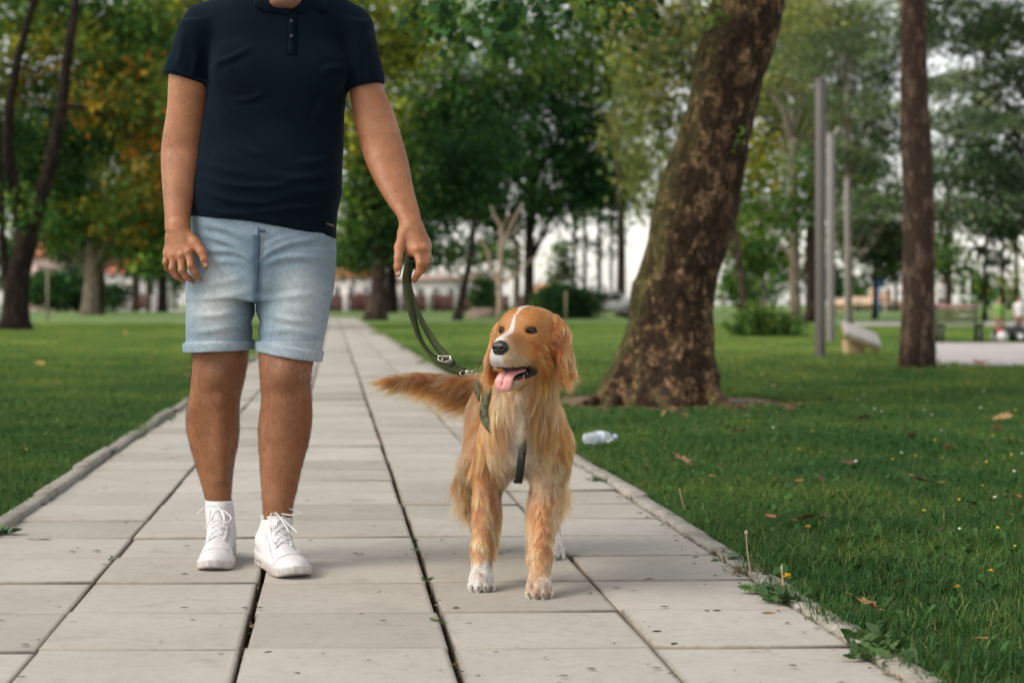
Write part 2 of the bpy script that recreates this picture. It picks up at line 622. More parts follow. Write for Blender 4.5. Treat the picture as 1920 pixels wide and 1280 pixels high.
def mat_kerb():
    t = NT('kerb_concrete')
    g = t.n('ShaderNodeNewGeometry'); pos = g.outputs['Position']
    n1 = t.noise(pos, 9, 6, 0.7); n2 = t.noise(pos, 60, 4, 0.7); n3 = t.noise(pos, 300, 2)
    c = t.ramp(n1, [(0.25, (0.13, 0.115, 0.09)), (0.45, (0.27, 0.25, 0.215)), (0.7, (0.37, 0.35, 0.32))])
    c = t.mix(c, t.ramp(n2, [(0.3, 0.55), (0.6, 1.1)]), 0.7, 'MULTIPLY')
    c = t.mix(c, (0.08, 0.10, 0.03), t.ramp(n2, [(0.62, 0.0), (0.75, 0.5)]))
    t.principled(c, 0.9, t.bump(n2, 0.6, 0.006, t.bump(n3, 0.4, 0.002)), 0.25)
    return t.m
M_KERB = mat_kerb()

def mat_soil():
    t = NT('soil')
    g = t.n('ShaderNodeNewGeometry'); pos = g.outputs['Position']
    n1 = t.noise(pos, 40, 5)
    c = t.ramp(n1, [(0.3, (0.018, 0.013, 0.009)), (0.7, (0.07, 0.05, 0.035))])
    t.principled(c, 0.95, t.bump(n1, 0.8, 0.01), 0.2)
    return t.m
M_SOIL = mat_soil()

def mat_lawn():
    t = NT('lawn_turf')
    g = t.n('ShaderNodeNewGeometry'); pos = g.outputs['Position']
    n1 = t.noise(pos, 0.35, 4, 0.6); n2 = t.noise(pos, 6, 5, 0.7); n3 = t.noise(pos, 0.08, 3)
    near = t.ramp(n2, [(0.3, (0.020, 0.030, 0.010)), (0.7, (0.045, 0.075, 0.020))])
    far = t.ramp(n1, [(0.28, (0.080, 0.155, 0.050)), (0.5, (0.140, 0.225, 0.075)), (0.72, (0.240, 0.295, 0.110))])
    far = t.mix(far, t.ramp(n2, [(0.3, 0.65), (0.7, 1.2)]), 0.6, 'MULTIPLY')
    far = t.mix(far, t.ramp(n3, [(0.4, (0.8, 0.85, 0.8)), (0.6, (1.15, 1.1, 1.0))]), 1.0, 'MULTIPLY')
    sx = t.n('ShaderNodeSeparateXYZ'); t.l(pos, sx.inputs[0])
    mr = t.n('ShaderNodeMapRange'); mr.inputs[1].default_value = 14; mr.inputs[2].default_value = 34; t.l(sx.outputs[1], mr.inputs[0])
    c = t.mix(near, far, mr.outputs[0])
    t.principled(c, 0.9, t.bump(n2, 0.8, 0.05), 0.15)
    return t.m
M_LAWN = mat_lawn()

# soil sheet under everything
S = 1600.0
gnd = mesh_np('ground', [[-S, -60, -.06], [S, -60, -.06], [S, S, -.06], [-S, S, -.06]], np.array([[0, 1, 2, 3]]), M_SOIL, smooth=False)
tag(gnd, kind='structure')
PEND = 90.0
ZL = -0.006
def yy(c, y, z=ZL): return [c + KX * y, y, z]
Vl = [[-S, -60, ZL], yy(-1.085, -60), yy(-1.085, PEND), [-S, PEND, ZL],
      yy(1.125, -60), [S, -60, ZL], [S, PEND, ZL], yy(1.125, PEND), [S, S, ZL], [-S, S, ZL]]
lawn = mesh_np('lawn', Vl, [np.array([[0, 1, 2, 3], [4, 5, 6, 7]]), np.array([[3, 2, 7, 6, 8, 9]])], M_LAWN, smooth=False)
tag(lawn, kind='structure')

# path -------------------------------------------------------------------
path = mesh_np('path', [yy(-1.09, -3, -.048), yy(1.13, -3, -.048), yy(1.13, PEND, -.048), yy(-1.09, PEND, -.048)], np.array([[0, 1, 2, 3]]), M_SOIL, smooth=False)
tag(path, kind='structure')

def slab_geo(c0, c1, gapL, gapR, gy, L, z=0.0, chip=0.0, seed=0):
    """local geometry centred on the slab centre, in the skewed path frame"""
    w0, w1 = c0 + gapL, c1 - gapR
    cc = (c0 + c1) / 2
    r = np.random.default_rng(seed)
    def ring(ins, zz):
        out = []
        for (a, b, sa, sb) in ((w0, -L / 2 + gy, 1, 1), (w1, -L / 2 + gy, -1, 1), (w1, L / 2 - gy, -1, -1), (w0, L / 2 - gy, 1, -1)):
            x = a - cc + sa * ins; y = b + sb * ins
            out.append([x + KX * y, y + RS * x, zz])
        return out
    e1 = 0.0025; e2 = 0.012
    V = np.array(ring(0, -.045) + ring(0, -.004) + ring(e1, -.0002) + ring(e2, 0.0))
    V[4:8, :2] += (r.random((4, 2)) - .5) * chip
    Q = []
    for k in range(3):
        for j in range(4):
            Q.append([k * 4 + j, k * 4 + (j + 1) % 4, k * 4 + 4 + (j + 1) % 4, k * 4 + 4 + j])
    Q.append([12, 13, 14, 15])
    edge = np.array([1.0] * 8 + [0.8] * 4 + [0.0] * 4)
    return V, np.array(Q), edge
GAPS = [(0.006, 0.003), (0.003, 0.008), (0.006, 0.008), (0.006, 0.003), (0.003, 0.004)]
slab_meshes = []
for ci in range(5):
    for v in range(3):
        V, Q, E = slab_geo(COLS[ci], COLS[ci + 1], *GAPS[ci], 0.0012, ROWD, chip=0.003, seed=ci * 7 + v)
        o = mesh_np('paving_slab', V, Q, M_SLAB, smooth=False, attrs={'edge': E})
        slab_meshes.append(o.data)
        bpy.data.objects.remove(o)
rr = np.random.default_rng(3)
NEAR0, NEAR1 = -3, 57
for k in range(NEAR0, NEAR1):
    for ci in range(5):
        yc = ROW0 + (k + 0.5) * ROWD
        cc = (COLS[ci] + COLS[ci + 1]) / 2
        o = reuse('paving_slab', slab_meshes[ci * 3 + int(rr.integers(3))], path)
        x = cc + KX * yc
        o.location = (x + rr.normal(0, .0018), yc + RS * x + rr.normal(0, .0010), rr.normal(0, .0024))
        o.rotation_euler = (rr.normal(0, .0035), rr.normal(0, .0045), rr.normal(0, .0012))
mb = MB()
for k in range(NEAR1, int((PEND - ROW0) / ROWD)):
    for ci in range(5):
        V, Q, E = slab_geo(COLS[ci], COLS[ci + 1], *GAPS[ci], 0.003, ROWD)
        yc = ROW0 + (k + 0.5) * ROWD; cc = (COLS[ci] + COLS[ci + 1]) / 2
        x = cc + KX * yc
        mb.add(V + [x, yc + RS * x, rr.normal(0, .002)], Q, edge=E * .5)
o = mb.build('far_paving_slabs', M_SLAB, path, False); tag(o, kind='stuff')

def kerb_geo(w, h, L, seed):
    r = np.random.default_rng(seed)
    n = 9
    prof = [(-w / 2, -.06), (-w / 2, h - .003), (-w / 2 + .003, h), (w / 2 - .003, h), (w / 2, h - .003), (w / 2, -.06)]
    V = []
    for i in range(n):
        y = -L / 2 + .003 + (L - .006) * i / (n - 1)
        for (x, z) in prof:
            jx = r.normal(0, .0011) if z > 0 else 0; jz = r.normal(0, .0007) if z > 0 else 0
            xx = x + jx
            V.append([xx + KX * y, y, z + jz])
    m = len(prof)
    Q = [[i * m + j, i * m + j + 1, (i + 1) * m + j + 1, (i + 1) * m + j] for i in range(n - 1) for j in range(m - 1)]
    Q = [q[::-1] for q in Q]
    Q += [[1, 2, 3, 4], [0, 1, 4, 5]]
    e = (n - 1) * m
    Q += [[e + 4, e + 3, e + 2, e + 1], [e + 5, e + 4, e + 1, e]]
    return np.array(V), np.array(Q)
for side, (cc, w, h) in enumerate(((-1.054, .056, .022), (1.094, .054, .012))):
    ms = []
    for v in range(4):
        V, Q = kerb_geo(w, h, 1.0, side * 10 + v)
        o = mesh_np('kerb_stone', V, Q, M_KERB, smooth=False); ms.append(o.data); bpy.data.objects.remove(o)
    for k in range(90):
        y = 0.62 + k
        o = reuse('kerb_stone', ms[int(rr.integers(4))], path)
        o.location = (cc + KX * y + rr.normal(0, .004), y, rr.normal(0, .003))
        o.rotation_euler = (rr.normal(0, .004), rr.normal(0, .03), rr.normal(0, .0015))

# other pale paths across the park ---------------------------------------
def mat_gravel():
    t = NT('pale_gravel')
    g = t.n('ShaderNodeNewGeometry'); pos = g.outputs['Position']
    n1 = t.noise(pos, 1.2, 4); n2 = t.noise(pos, 40, 4)
    c = t.ramp(n1, [(0.3, (0.36, 0.33, 0.32)), (0.7, (0.50, 0.47, 0.46))])
    c = t.mix(c, t.ramp(n2, [(0.3, 0.8), (0.7, 1.1)]), 0.7, 'MULTIPLY')
    t.principled(c, 0.9, t.bump(n2, 0.4, 0.01), 0.2)
    return t.m
M_GRAVEL = mat_gravel()
def sheet(name, pts, z, mat):
    o = mesh_np(name, [[x, y, z] for x, y in pts], np.array([list(range(len(pts)))]), mat, smooth=False)
    return tag(o, kind='structure')
sheet('paved_square', [(4.65, 19.3), (40, 18.6), (40, 31.0), (7.5, 31.0)], -.001, M_GRAVEL)
sheet('distant_path', [(11, 56), (60, 54), (60, 66), (12.5, 66)], -.001, M_GRAVEL)
sheet('crossing_path', [(-110, 172), (-16, 172), (-14, 235), (-110, 235)], -.001, M_GRAVEL)

# grass -------------------------------------------------------------------
def mat_grass():
    t = NT('grass_blades')
    g = t.n('ShaderNodeNewGeometry'); pos = g.outputs['Position']
    c = t.attr('col')
    n1 = t.noise(pos, 0.9, 3, 0.6); n2 = t.noise(pos, 0.22, 2)
    c = t.mix(c, t.ramp(n1, [(0.3, (0.50, 0.70, 0.66)), (0.5, (1.0, 1.0, 1.0)), (0.70, (1.65, 1.32, 1.0))]), 1.0, 'MULTIPLY')
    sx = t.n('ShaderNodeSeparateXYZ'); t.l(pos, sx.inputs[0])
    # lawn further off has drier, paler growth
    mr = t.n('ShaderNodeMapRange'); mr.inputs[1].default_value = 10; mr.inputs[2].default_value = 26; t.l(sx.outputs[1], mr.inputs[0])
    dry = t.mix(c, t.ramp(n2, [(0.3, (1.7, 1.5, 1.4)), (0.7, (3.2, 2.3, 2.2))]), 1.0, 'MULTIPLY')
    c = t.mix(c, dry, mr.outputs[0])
    p = t.principled(c, 0.6, spec=0.14)
    tr = t.n('ShaderNodeBsdfTranslucent'); t.l(t.mix(c, (1.0, 1.0, 0.4), 1.0, 'MULTIPLY'), tr.inputs['Color'])
    mx = t.n('ShaderNodeMixShader'); mx.inputs[0].default_value = 0.3
    t.l(p.outputs[0], mx.inputs[1]); t.l(tr.outputs[0], mx.inputs[2]); t.l(mx.outputs[0], t.out.inputs[0])
    return t.m
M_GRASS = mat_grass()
M_LEAFG = mat_leaf('weed_leaf', 'col', 0.25)

def grass_patch(name, n, half, hmin, hmax, w, seed, weeds=0):
    r = np.random.default_rng(seed)
    clump = r.uniform(-half, half, (max(6, n // 24), 2))
    b = np.where(r.random((n, 1)) < .65, clump[r.integers(len(clump), size=n)] + r.normal(0, .014, (n, 2)), r.uniform(-half, half, (n, 2)))
    h = hmin + (hmax - hmin) * r.beta(2, 3, n) * np.where(r.random(n) < .04, 1.6, 1.0)
    az = r.uniform(0, 2 * np.pi, n); wz = r.uniform(0, 2 * np.pi, n)
    lean = h * r.uniform(.1, .95, n)
    ww = w * r.uniform(.6, 1.4, n)
    dx, dy = np.cos(az), np.sin(az); sx_, sy_ = np.cos(wz), np.sin(wz)
    V = np.zeros((n, 5, 3))
    for i, (t_, s_) in enumerate(((0, 1), (0, -1), (.55, .85), (.55, -.85), (1, 0))):
        V[:, i, 0] = b[:, 0] + dx * lean * t_ ** 1.8 + sx_ * ww / 2 * s_
        V[:, i, 1] = b[:, 1] + dy * lean * t_ ** 1.8 + sy_ * ww / 2 * s_
        V[:, i, 2] = h * (t_ - .25 * t_ ** 3 * (lean / h)) - .004
    base = np.array([0.058, 0.130, 0.036])
    k = r.random((n, 1))
    c = base * (0.55 + 0.95 * k) * np.array([1, 1, 1])
    yel = r.random(n) < .11
    c[yel] = np.array([.24, .25, .09]) * (.6 + .6 * r.random((yel.sum(), 1)))
    dk = r.random(n) < .25
    c[dk] *= np.array([.6, .8, .9])
    C = np.repeat(c[:, None], 5, 1).reshape(-1, 3)
    i0 = np.arange(n)[:, None] * 5
    Q = i0 + np.array([[0, 1, 3, 2]]); T = i0 + np.array([[2, 3, 4]])
    mb = MB(); mb.add(V.reshape(-1, 3), Q, T, col=C)
    for j in range(weeds):      # small broad leaves growing between the blades
        p = np.append(r.uniform(-half, half, 2), r.uniform(.004, .03))
        L = r.uniform(.012, .03); a = r.uniform(0, 2 * np.pi)
        R = rotz(a) @ roty(-r.uniform(.1, .9))
        leaf = np.array([[0, 0, 0], [.35, .32, .05], [.75, .26, .08], [1, 0, .02], [.75, -.26, .08], [.35, -.32, .05]]) * L
        cc = np.array([.045, .105, .03]) * r.uniform(.6, 1.5)
        mb.add(leaf @ R.T + p, np.array([[0, 1, 2, 5], [2, 3, 4, 5]]), col=cc)
    o = mb.build(name, M_GRASS, None, False)
    sc.collection.objects.unlink(o)
    return o
patch_near = [grass_patch('grass_patch', 3000, .26, .018, .068, .0026, 50 + i, 60) for i in range(3)]
patch_far = [grass_patch('grass_patch', 1500, .52, .03, .085, .0065, 60 + i, 30) for i in range(2)]

def gn_scatter(name, P, rot, scl, var, sources):
    me = bpy.data.meshes.new(name)
    me.vertices.add(len(P)); me.vertices.foreach_set('co', np.asarray(P, np.float32).ravel())
    for nm, a, ty in (('irot', rot, 'FLOAT'), ('iscl', scl, 'FLOAT')):
        at = me.attributes.new(nm, ty, 'POINT'); at.data.foreach_set('value', np.asarray(a, np.float32))
    at = me.attributes.new('ivar', 'INT', 'POINT'); at.data.foreach_set('value', np.asarray(var, np.int32))
    o = link(bpy.data.objects.new(name, me))
    ng = bpy.data.node_groups.new(name, 'GeometryNodeTree')
    ng.interface.new_socket('Geometry', in_out='INPUT', socket_type='NodeSocketGeometry')
    ng.interface.new_socket('Geometry', in_out='OUTPUT', socket_type='NodeSocketGeometry')
    N = ng.nodes; gi = N.new('NodeGroupInput'); go = N.new('NodeGroupOutput'); jn = N.new('GeometryNodeJoinGeometry')
    def nattr(nm, dt):
        a = N.new('GeometryNodeInputNamedAttribute'); a.data_type = dt; a.inputs['Name'].default_value = nm
        return [s for s in a.outputs if s.enabled][0]
    ar, as_, av = nattr('irot', 'FLOAT'), nattr('iscl', 'FLOAT'), nattr('ivar', 'INT')
    cx = N.new('ShaderNodeCombineXYZ'); ng.links.new(ar, cx.inputs[2])
    for i, s in enumerate(sources):
        oi = N.new('GeometryNodeObjectInfo'); oi.inputs['Object'].default_value = s; oi.transform_space = 'ORIGINAL'
        cmp_ = N.new('FunctionNodeCompare'); cmp_.data_type = 'INT'; cmp_.operation = 'EQUAL'
        ins = [q for q in cmp_.inputs if q.enabled]
        ng.links.new(av, ins[0]); ins[1].default_value = i
        ip = N.new('GeometryNodeInstanceOnPoints')
        ng.links.new(gi.outputs[0], ip.inputs['Points']); ng.links.new(cmp_.outputs[0], ip.inputs['Selection'])
        ng.links.new(oi.outputs['Geometry'], ip.inputs['Instance'])
        ng.links.new(cx.outputs[0], ip.inputs['Rotation']); ng.links.new(as_, ip.inputs['Scale'])
        ng.links.new(ip.outputs[0], jn.inputs[0])
    ng.links.new(jn.outputs[0], go.inputs[0])
    md = o.modifiers.new('scatter', 'NODES'); md.node_group = ng
    return o
pts = []; 
st = 0.42
for side in (-1, 1):
    c = (-1.085 - .255) if side < 0 else (1.125 + .245)
    while abs(c) < 9:
        y = 1.0
        while y < 15:
            x = c + KX * y
            if abs(x) < 0.42 * y + 1.3:
                pts.append((x, y))
            y += st
        c += side * st
pts = np.array([p for p in pts if ((p[0] - 1.02) / 1.02) ** 2 + ((p[1] - 12.05) / .98) ** 2 > 1])
r_ = np.random.default_rng(5)
# keep the square patches axis aligned next to the kerb, turned by quarters
rot = r_.integers(0, 4, len(pts)) * (np.pi / 2) + 0.1
P3 = np.column_stack([pts, np.full(len(pts), ZL)])
scl = 0.88 + 0.30 * np.clip(.5 + .8 * fbm(P3, 0.7, 3), 0, 1)
go1 = gn_scatter('grass', P3, rot, scl, r_.integers(0, 3, len(pts)), patch_near)
tag(go1, 'short green lawn grass growing along both sides of the path', 'grass', kind='stuff')
pts = []
st = 0.85
y = 15.2
while y < 62:
    x = -0.42 * y - 2
    while x < 0.42 * y + 3:
        cc = x - KX * y
        if not (-1.55 < cc < 1.6) and not (4.4 + (y - 19.3) * .25 < x and 19.2 < y < 31.6) and not (x > 10.5 and 53.5 < y < 67):
            pts.append((x + r_.uniform(-.2, .2), y + r_.uniform(-.2, .2)))
        x += st * (1 + max(0, y - 30) * .02)
    y += st * (1 + max(0, y - 30) * .02)
for y in np.arange(15.0, 60, .5):     # fill up to the kerbs
    pts.append((-1.36 + KX * y, y)); pts.append((1.40 + KX * y, y))
pts = np.array(pts)
nk = int(len(np.arange(15.0, 60, .5)) * 2)
scl = np.concatenate([np.full(len(pts) - nk, 1.0), np.full(nk, .48)])
go2 = gn_scatter('far_grass', np.column_stack([pts, np.full(len(pts), ZL)]), r_.uniform(0, 6.28, len(pts)), scl, r_.integers(0, 2, len(pts)), patch_far)
tag(go2, 'rougher lawn grass farther back between the park trees', 'grass', kind='stuff')
# ================================================================ TREES
def mat_bark(name, dark, mid, light, scale=1.0, patch=0.5, moss=0.0):
    t = NT(name)
    g = t.n('ShaderNodeNewGeometry')
    v = t.coord('Object', (3.0 * scale, 3.0 * scale, (1.0 if scale < 1.4 or scale > 1.55 else 1.9) * scale))
    n1 = t.noise(v, 2.2, 6, 0.65, 0.3); n2 = t.noise(v, 9, 6, 0.7); n3 = t.noise(v, 30, 4, 0.6)
    c = t.ramp(n2, [(0.34, dark), (0.50, mid), (0.66, light)])
    c = t.mix(c, dark, t.ramp(n1, [(0.42 + .1 * (1 - patch), 0.85), (0.60, 0.0)]))
    c = t.mix(c, t.ramp(n3, [(0.3, 0.6), (0.7, 1.2)]), 0.7, 'MULTIPLY')
    if moss:
        sx = t.n('ShaderNodeSeparateXYZ'); t.l(g.outputs['Normal'], sx.inputs[0])
        mf = t.n('ShaderNodeMath', operation='MULTIPLY')
        t.l(t.ramp(sx.outputs[0], [(0.0, 0.0), (0.5, 0.0)]), mf.inputs[0])
        side = t.n('ShaderNodeMapRange'); side.inputs[1].default_value = -0.45; side.inputs[2].default_value = -0.95
        t.l(sx.outputs[0], side.inputs[0])
        t.l(side.outputs[0], mf.inputs[0]); t.l(t.ramp(n1, [(0.35, 0.2), (0.6, 1.0)]), mf.inputs[1])
        mm = t.n('ShaderNodeMath', operation='MULTIPLY'); t.l(mf.outputs[0], mm.inputs[0]); mm.inputs[1].default_value = moss
        c = t.mix(c, (0.07, 0.085, 0.015), mm.outputs[0])
    b = t.bump(n2, 0.9, 0.03 / scale); b = t.bump(n3, 0.5, 0.01 / scale, b)
    t.principled(c, 0.92, b, 0.15)
    return t.m
M_BARK = mat_bark('dark_bark', (0.010, 0.007, 0.006), (0.030, 0.020, 0.015), (0.075, 0.052, 0.038))
M_BARKP = mat_bark('pale_bark', (0.13, 0.10, 0.075), (0.30, 0.245, 0.19), (0.50, 0.44, 0.36), patch=0.1)
M_BARKM = mat_bark('brown_bark', (0.03, 0.020, 0.015), (0.095, 0.066, 0.050), (0.19, 0.14, 0.11), patch=0.2)
M_PINE = mat_bark('pine_bark', (0.045, 0.028, 0.021), (0.165, 0.104, 0.076), (0.33, 0.235, 0.18), scale=1.6, patch=0.15)
M_PLANE = mat_bark('plane_bark', (0.018, 0.012, 0.0080), (0.130, 0.076, 0.040), (0.50, 0.32, 0.18), scale=1.5, patch=0.35, moss=.6)
M_LEAF = mat_leaf('foliage', 'col', 0.48)

PAL = {
 'dark': [(0.022, 0.062, 0.029, 5), (0.036, 0.094, 0.034, 3), (0.074, 0.138, 0.041, 1.2)],
 'mid': [(0.049, 0.119, 0.035, 4), (0.095, 0.176, 0.046, 3), (0.176, 0.243, 0.061, 1.8)],
 'yellowgreen': [(0.137, 0.195, 0.039, 4), (0.247, 0.267, 0.049, 3), (0.429, 0.351, 0.052, 1.4), (0.058, 0.124, 0.036, 2)],
 'autumn': [(.100, .135, .028, 4), (.340, .130, .030, 1.2), (.360, .250, .036, 1.4), (.045, .095, .026, 5)],
 'olive': [(0.181, 0.219, 0.083, 4), (0.275, 0.300, 0.119, 3), (0.100, 0.150, 0.062, 2), (0.350, 0.300, 0.112, 0.6)],
 'cedar': [(0.088, 0.143, 0.091, 4), (0.169, 0.221, 0.143, 3), (0.260, 0.299, 0.195, 1.8), (0.039, 0.072, 0.042, 2)],
 'pinedark': [(0.021, 0.044, 0.023, 4), (0.046, 0.075, 0.039, 2), (0.091, 0.117, 0.058, 1)],
}
def palette(name, n, r, clumpk=None):
    p = np.array(PAL[name]); w = p[:, 3] / p[:, 3].sum()
    i = r.choice(len(p), n, p=w)
    return p[i, :3]

FM = 1.3
def leaves(mb, C, R, n, size, pal, r, flat=1.0, clump=0.45, droop=0.0, hollow=0.35, aspect=0.62):
    """scatter leaf faces in clumps inside an ellipsoid"""
    C = np.asarray(C, float); R = np.asarray(R, float)
    n = int(n * FM) if n > 400 else n
    nc = max(5, int(n / 30))
    d = r.normal(size=(nc, 3)); d /= np.linalg.norm(d, axis=1, keepdims=True)
    rad = (hollow + (1 - hollow) * r.random(nc) ** .5)[:, None]
    cc = C + d * rad * R * (1 + .12 * r.normal(size=(nc, 1)))
    csz = clump * r.uniform(.6, 1.5, nc)
    ccol = palette(pal, nc, r) * np.exp(r.normal(.08, .46, (nc, 1)))  # random clump tone, widened to paint sunlit and shadowed clusters into the colour
    k = r.integers(nc, size=n)
    off = r.normal(size=(n, 3)) * csz[k][:, None] * .44 * np.array([1, 1, flat])
    P = cc[k] + off
    P[:, 2] -= droop * (off[:, 0] ** 2 + off[:, 1] ** 2)
    a = r.normal(size=(n, 3)); a[:, 2] -= .35; a /= np.linalg.norm(a, axis=1, keepdims=True)
    nn = r.normal(size=(n, 3)); nn[:, 2] += .9
    b = np.cross(nn, a); b /= np.linalg.norm(b, axis=1, keepdims=True) + 1e-9
    s = size * r.uniform(.55, 1.35, n)[:, None]
    V = np.stack([P, P + a * s * .5 + b * s * aspect * .5, P + a * s, P + a * s * .5 - b * s * aspect * .5], 1).reshape(-1, 3)
    Q = np.arange(n * 4).reshape(-1, 4)
    col = ccol[k] * r.uniform(.72, 1.3, (n, 1))
    mix = r.random(n) < .22
    col[mix] = palette(pal, mix.sum(), r)
    mb.add(V, Q, col=np.repeat(col, 4, 0))
    return cc

def rock_noise_tube(mb, pts, radii, sides, seed, amp=.07):
    V, Q, T = tube(pts, radii, sides, True, amp, 1.4 / max(.15, float(np.max(radii))), seed)
    mb.add(V, Q, T)

tree_seed = [100]
def make_tree(name, label, Y, trunk, blobs, bark, limbs=(), size=.2, group='trees in the park', sides=10, flare=1.25, clump=.5, twigs=True, **lk):
    """trunk: (u, v, widthpx) from the ground up; blobs: (u, v, ru, rv, leaves, palette[, dY])"""
    tree_seed[0] += 1
    r = np.random.default_rng(tree_seed[0])
    px = Y / FPX
    base = W(trunk[0][0], trunk[0][1], Y); base[2] = 0
    root = empty(name, base)
    tag(root, label, 'tree', group)
    P = np.array([W(u, v, Y) for u, v, w in trunk]); Rr = np.array([w * px / 2 for u, v, w in trunk])
    P[0, 2] = -.05
    n = max(8, int((P[-1, 2] - P[0, 2]) / .5))
    n = min(n, 26)
    SP = spline(np.column_stack([P, Rr]), n)
    SP[:, 1] += np.cumsum(r.normal(0, .02, n)) * .5
    SP[0, 3] *= flare
    mb = MB(); rock_noise_tube(mb, SP[:, :3], SP[:, 3], sides, tree_seed[0])
    for L in limbs:
        LP = np.array([W(u, v, Y) for u, v, w in L]); LR = np.array([w * px / 2 for u, v, w in L])
        LP[1:, 1] += r.normal(0, .35) * np.linspace(.3, 1, len(LP) - 1)
        m = max(6, len(L) * 3)
        S2 = spline(np.column_stack([LP, LR]), m)
        rock_noise_tube(mb, S2[:, :3], S2[:, 3], max(6, sides - 2), tree_seed[0] + 7)
    cb = MB()
    top = SP[-1, :3]
    for B in blobs:
        u, v, ru, rv, nl, pal = B[:6]
        dY = B[6] if len(B) > 6 else 0
        c = W(u, v, Y + dY)
        R_ = np.array([ru * px, max(1.0, (ru + rv) / 2 * px * .9), rv * px])
        cc = leaves(cb, c, R_, nl, size, pal, r, clump=clump, **lk)
        if twigs:
            # boughs reach from the trunk into the crown
            for q in cc[:: max(1, len(cc) // 5)]:
                t_ = np.clip((q[2] - SP[0, 2]) / max(.5, SP[-1, 2] - SP[0, 2]) - .25, .25, 1)
                s0 = SP[int(t_ * (len(SP) - 1))]
                mid = (s0[:3] + q) / 2 + r.normal(0, .12, 3) + [0, 0, .12 * np.linalg.norm(q - s0[:3])]
                S3 = spline(np.array([s0[:3], mid, q]), 6)
                V, Q, T = tube(S3, np.linspace(max(.015, s0[3] * .20), .008, 6), 5)
                mb.add(V, Q, T)
    for b_ in (mb, cb):
        for i in range(len(b_.V)): b_.V[i] = b_.V[i] - base
    o = mb.build('trunk', bark, root)
    if cb.V:
        o = cb.build('crown', M_LEAF, root, False)
        o['kind'] = 'stuff'
    return root

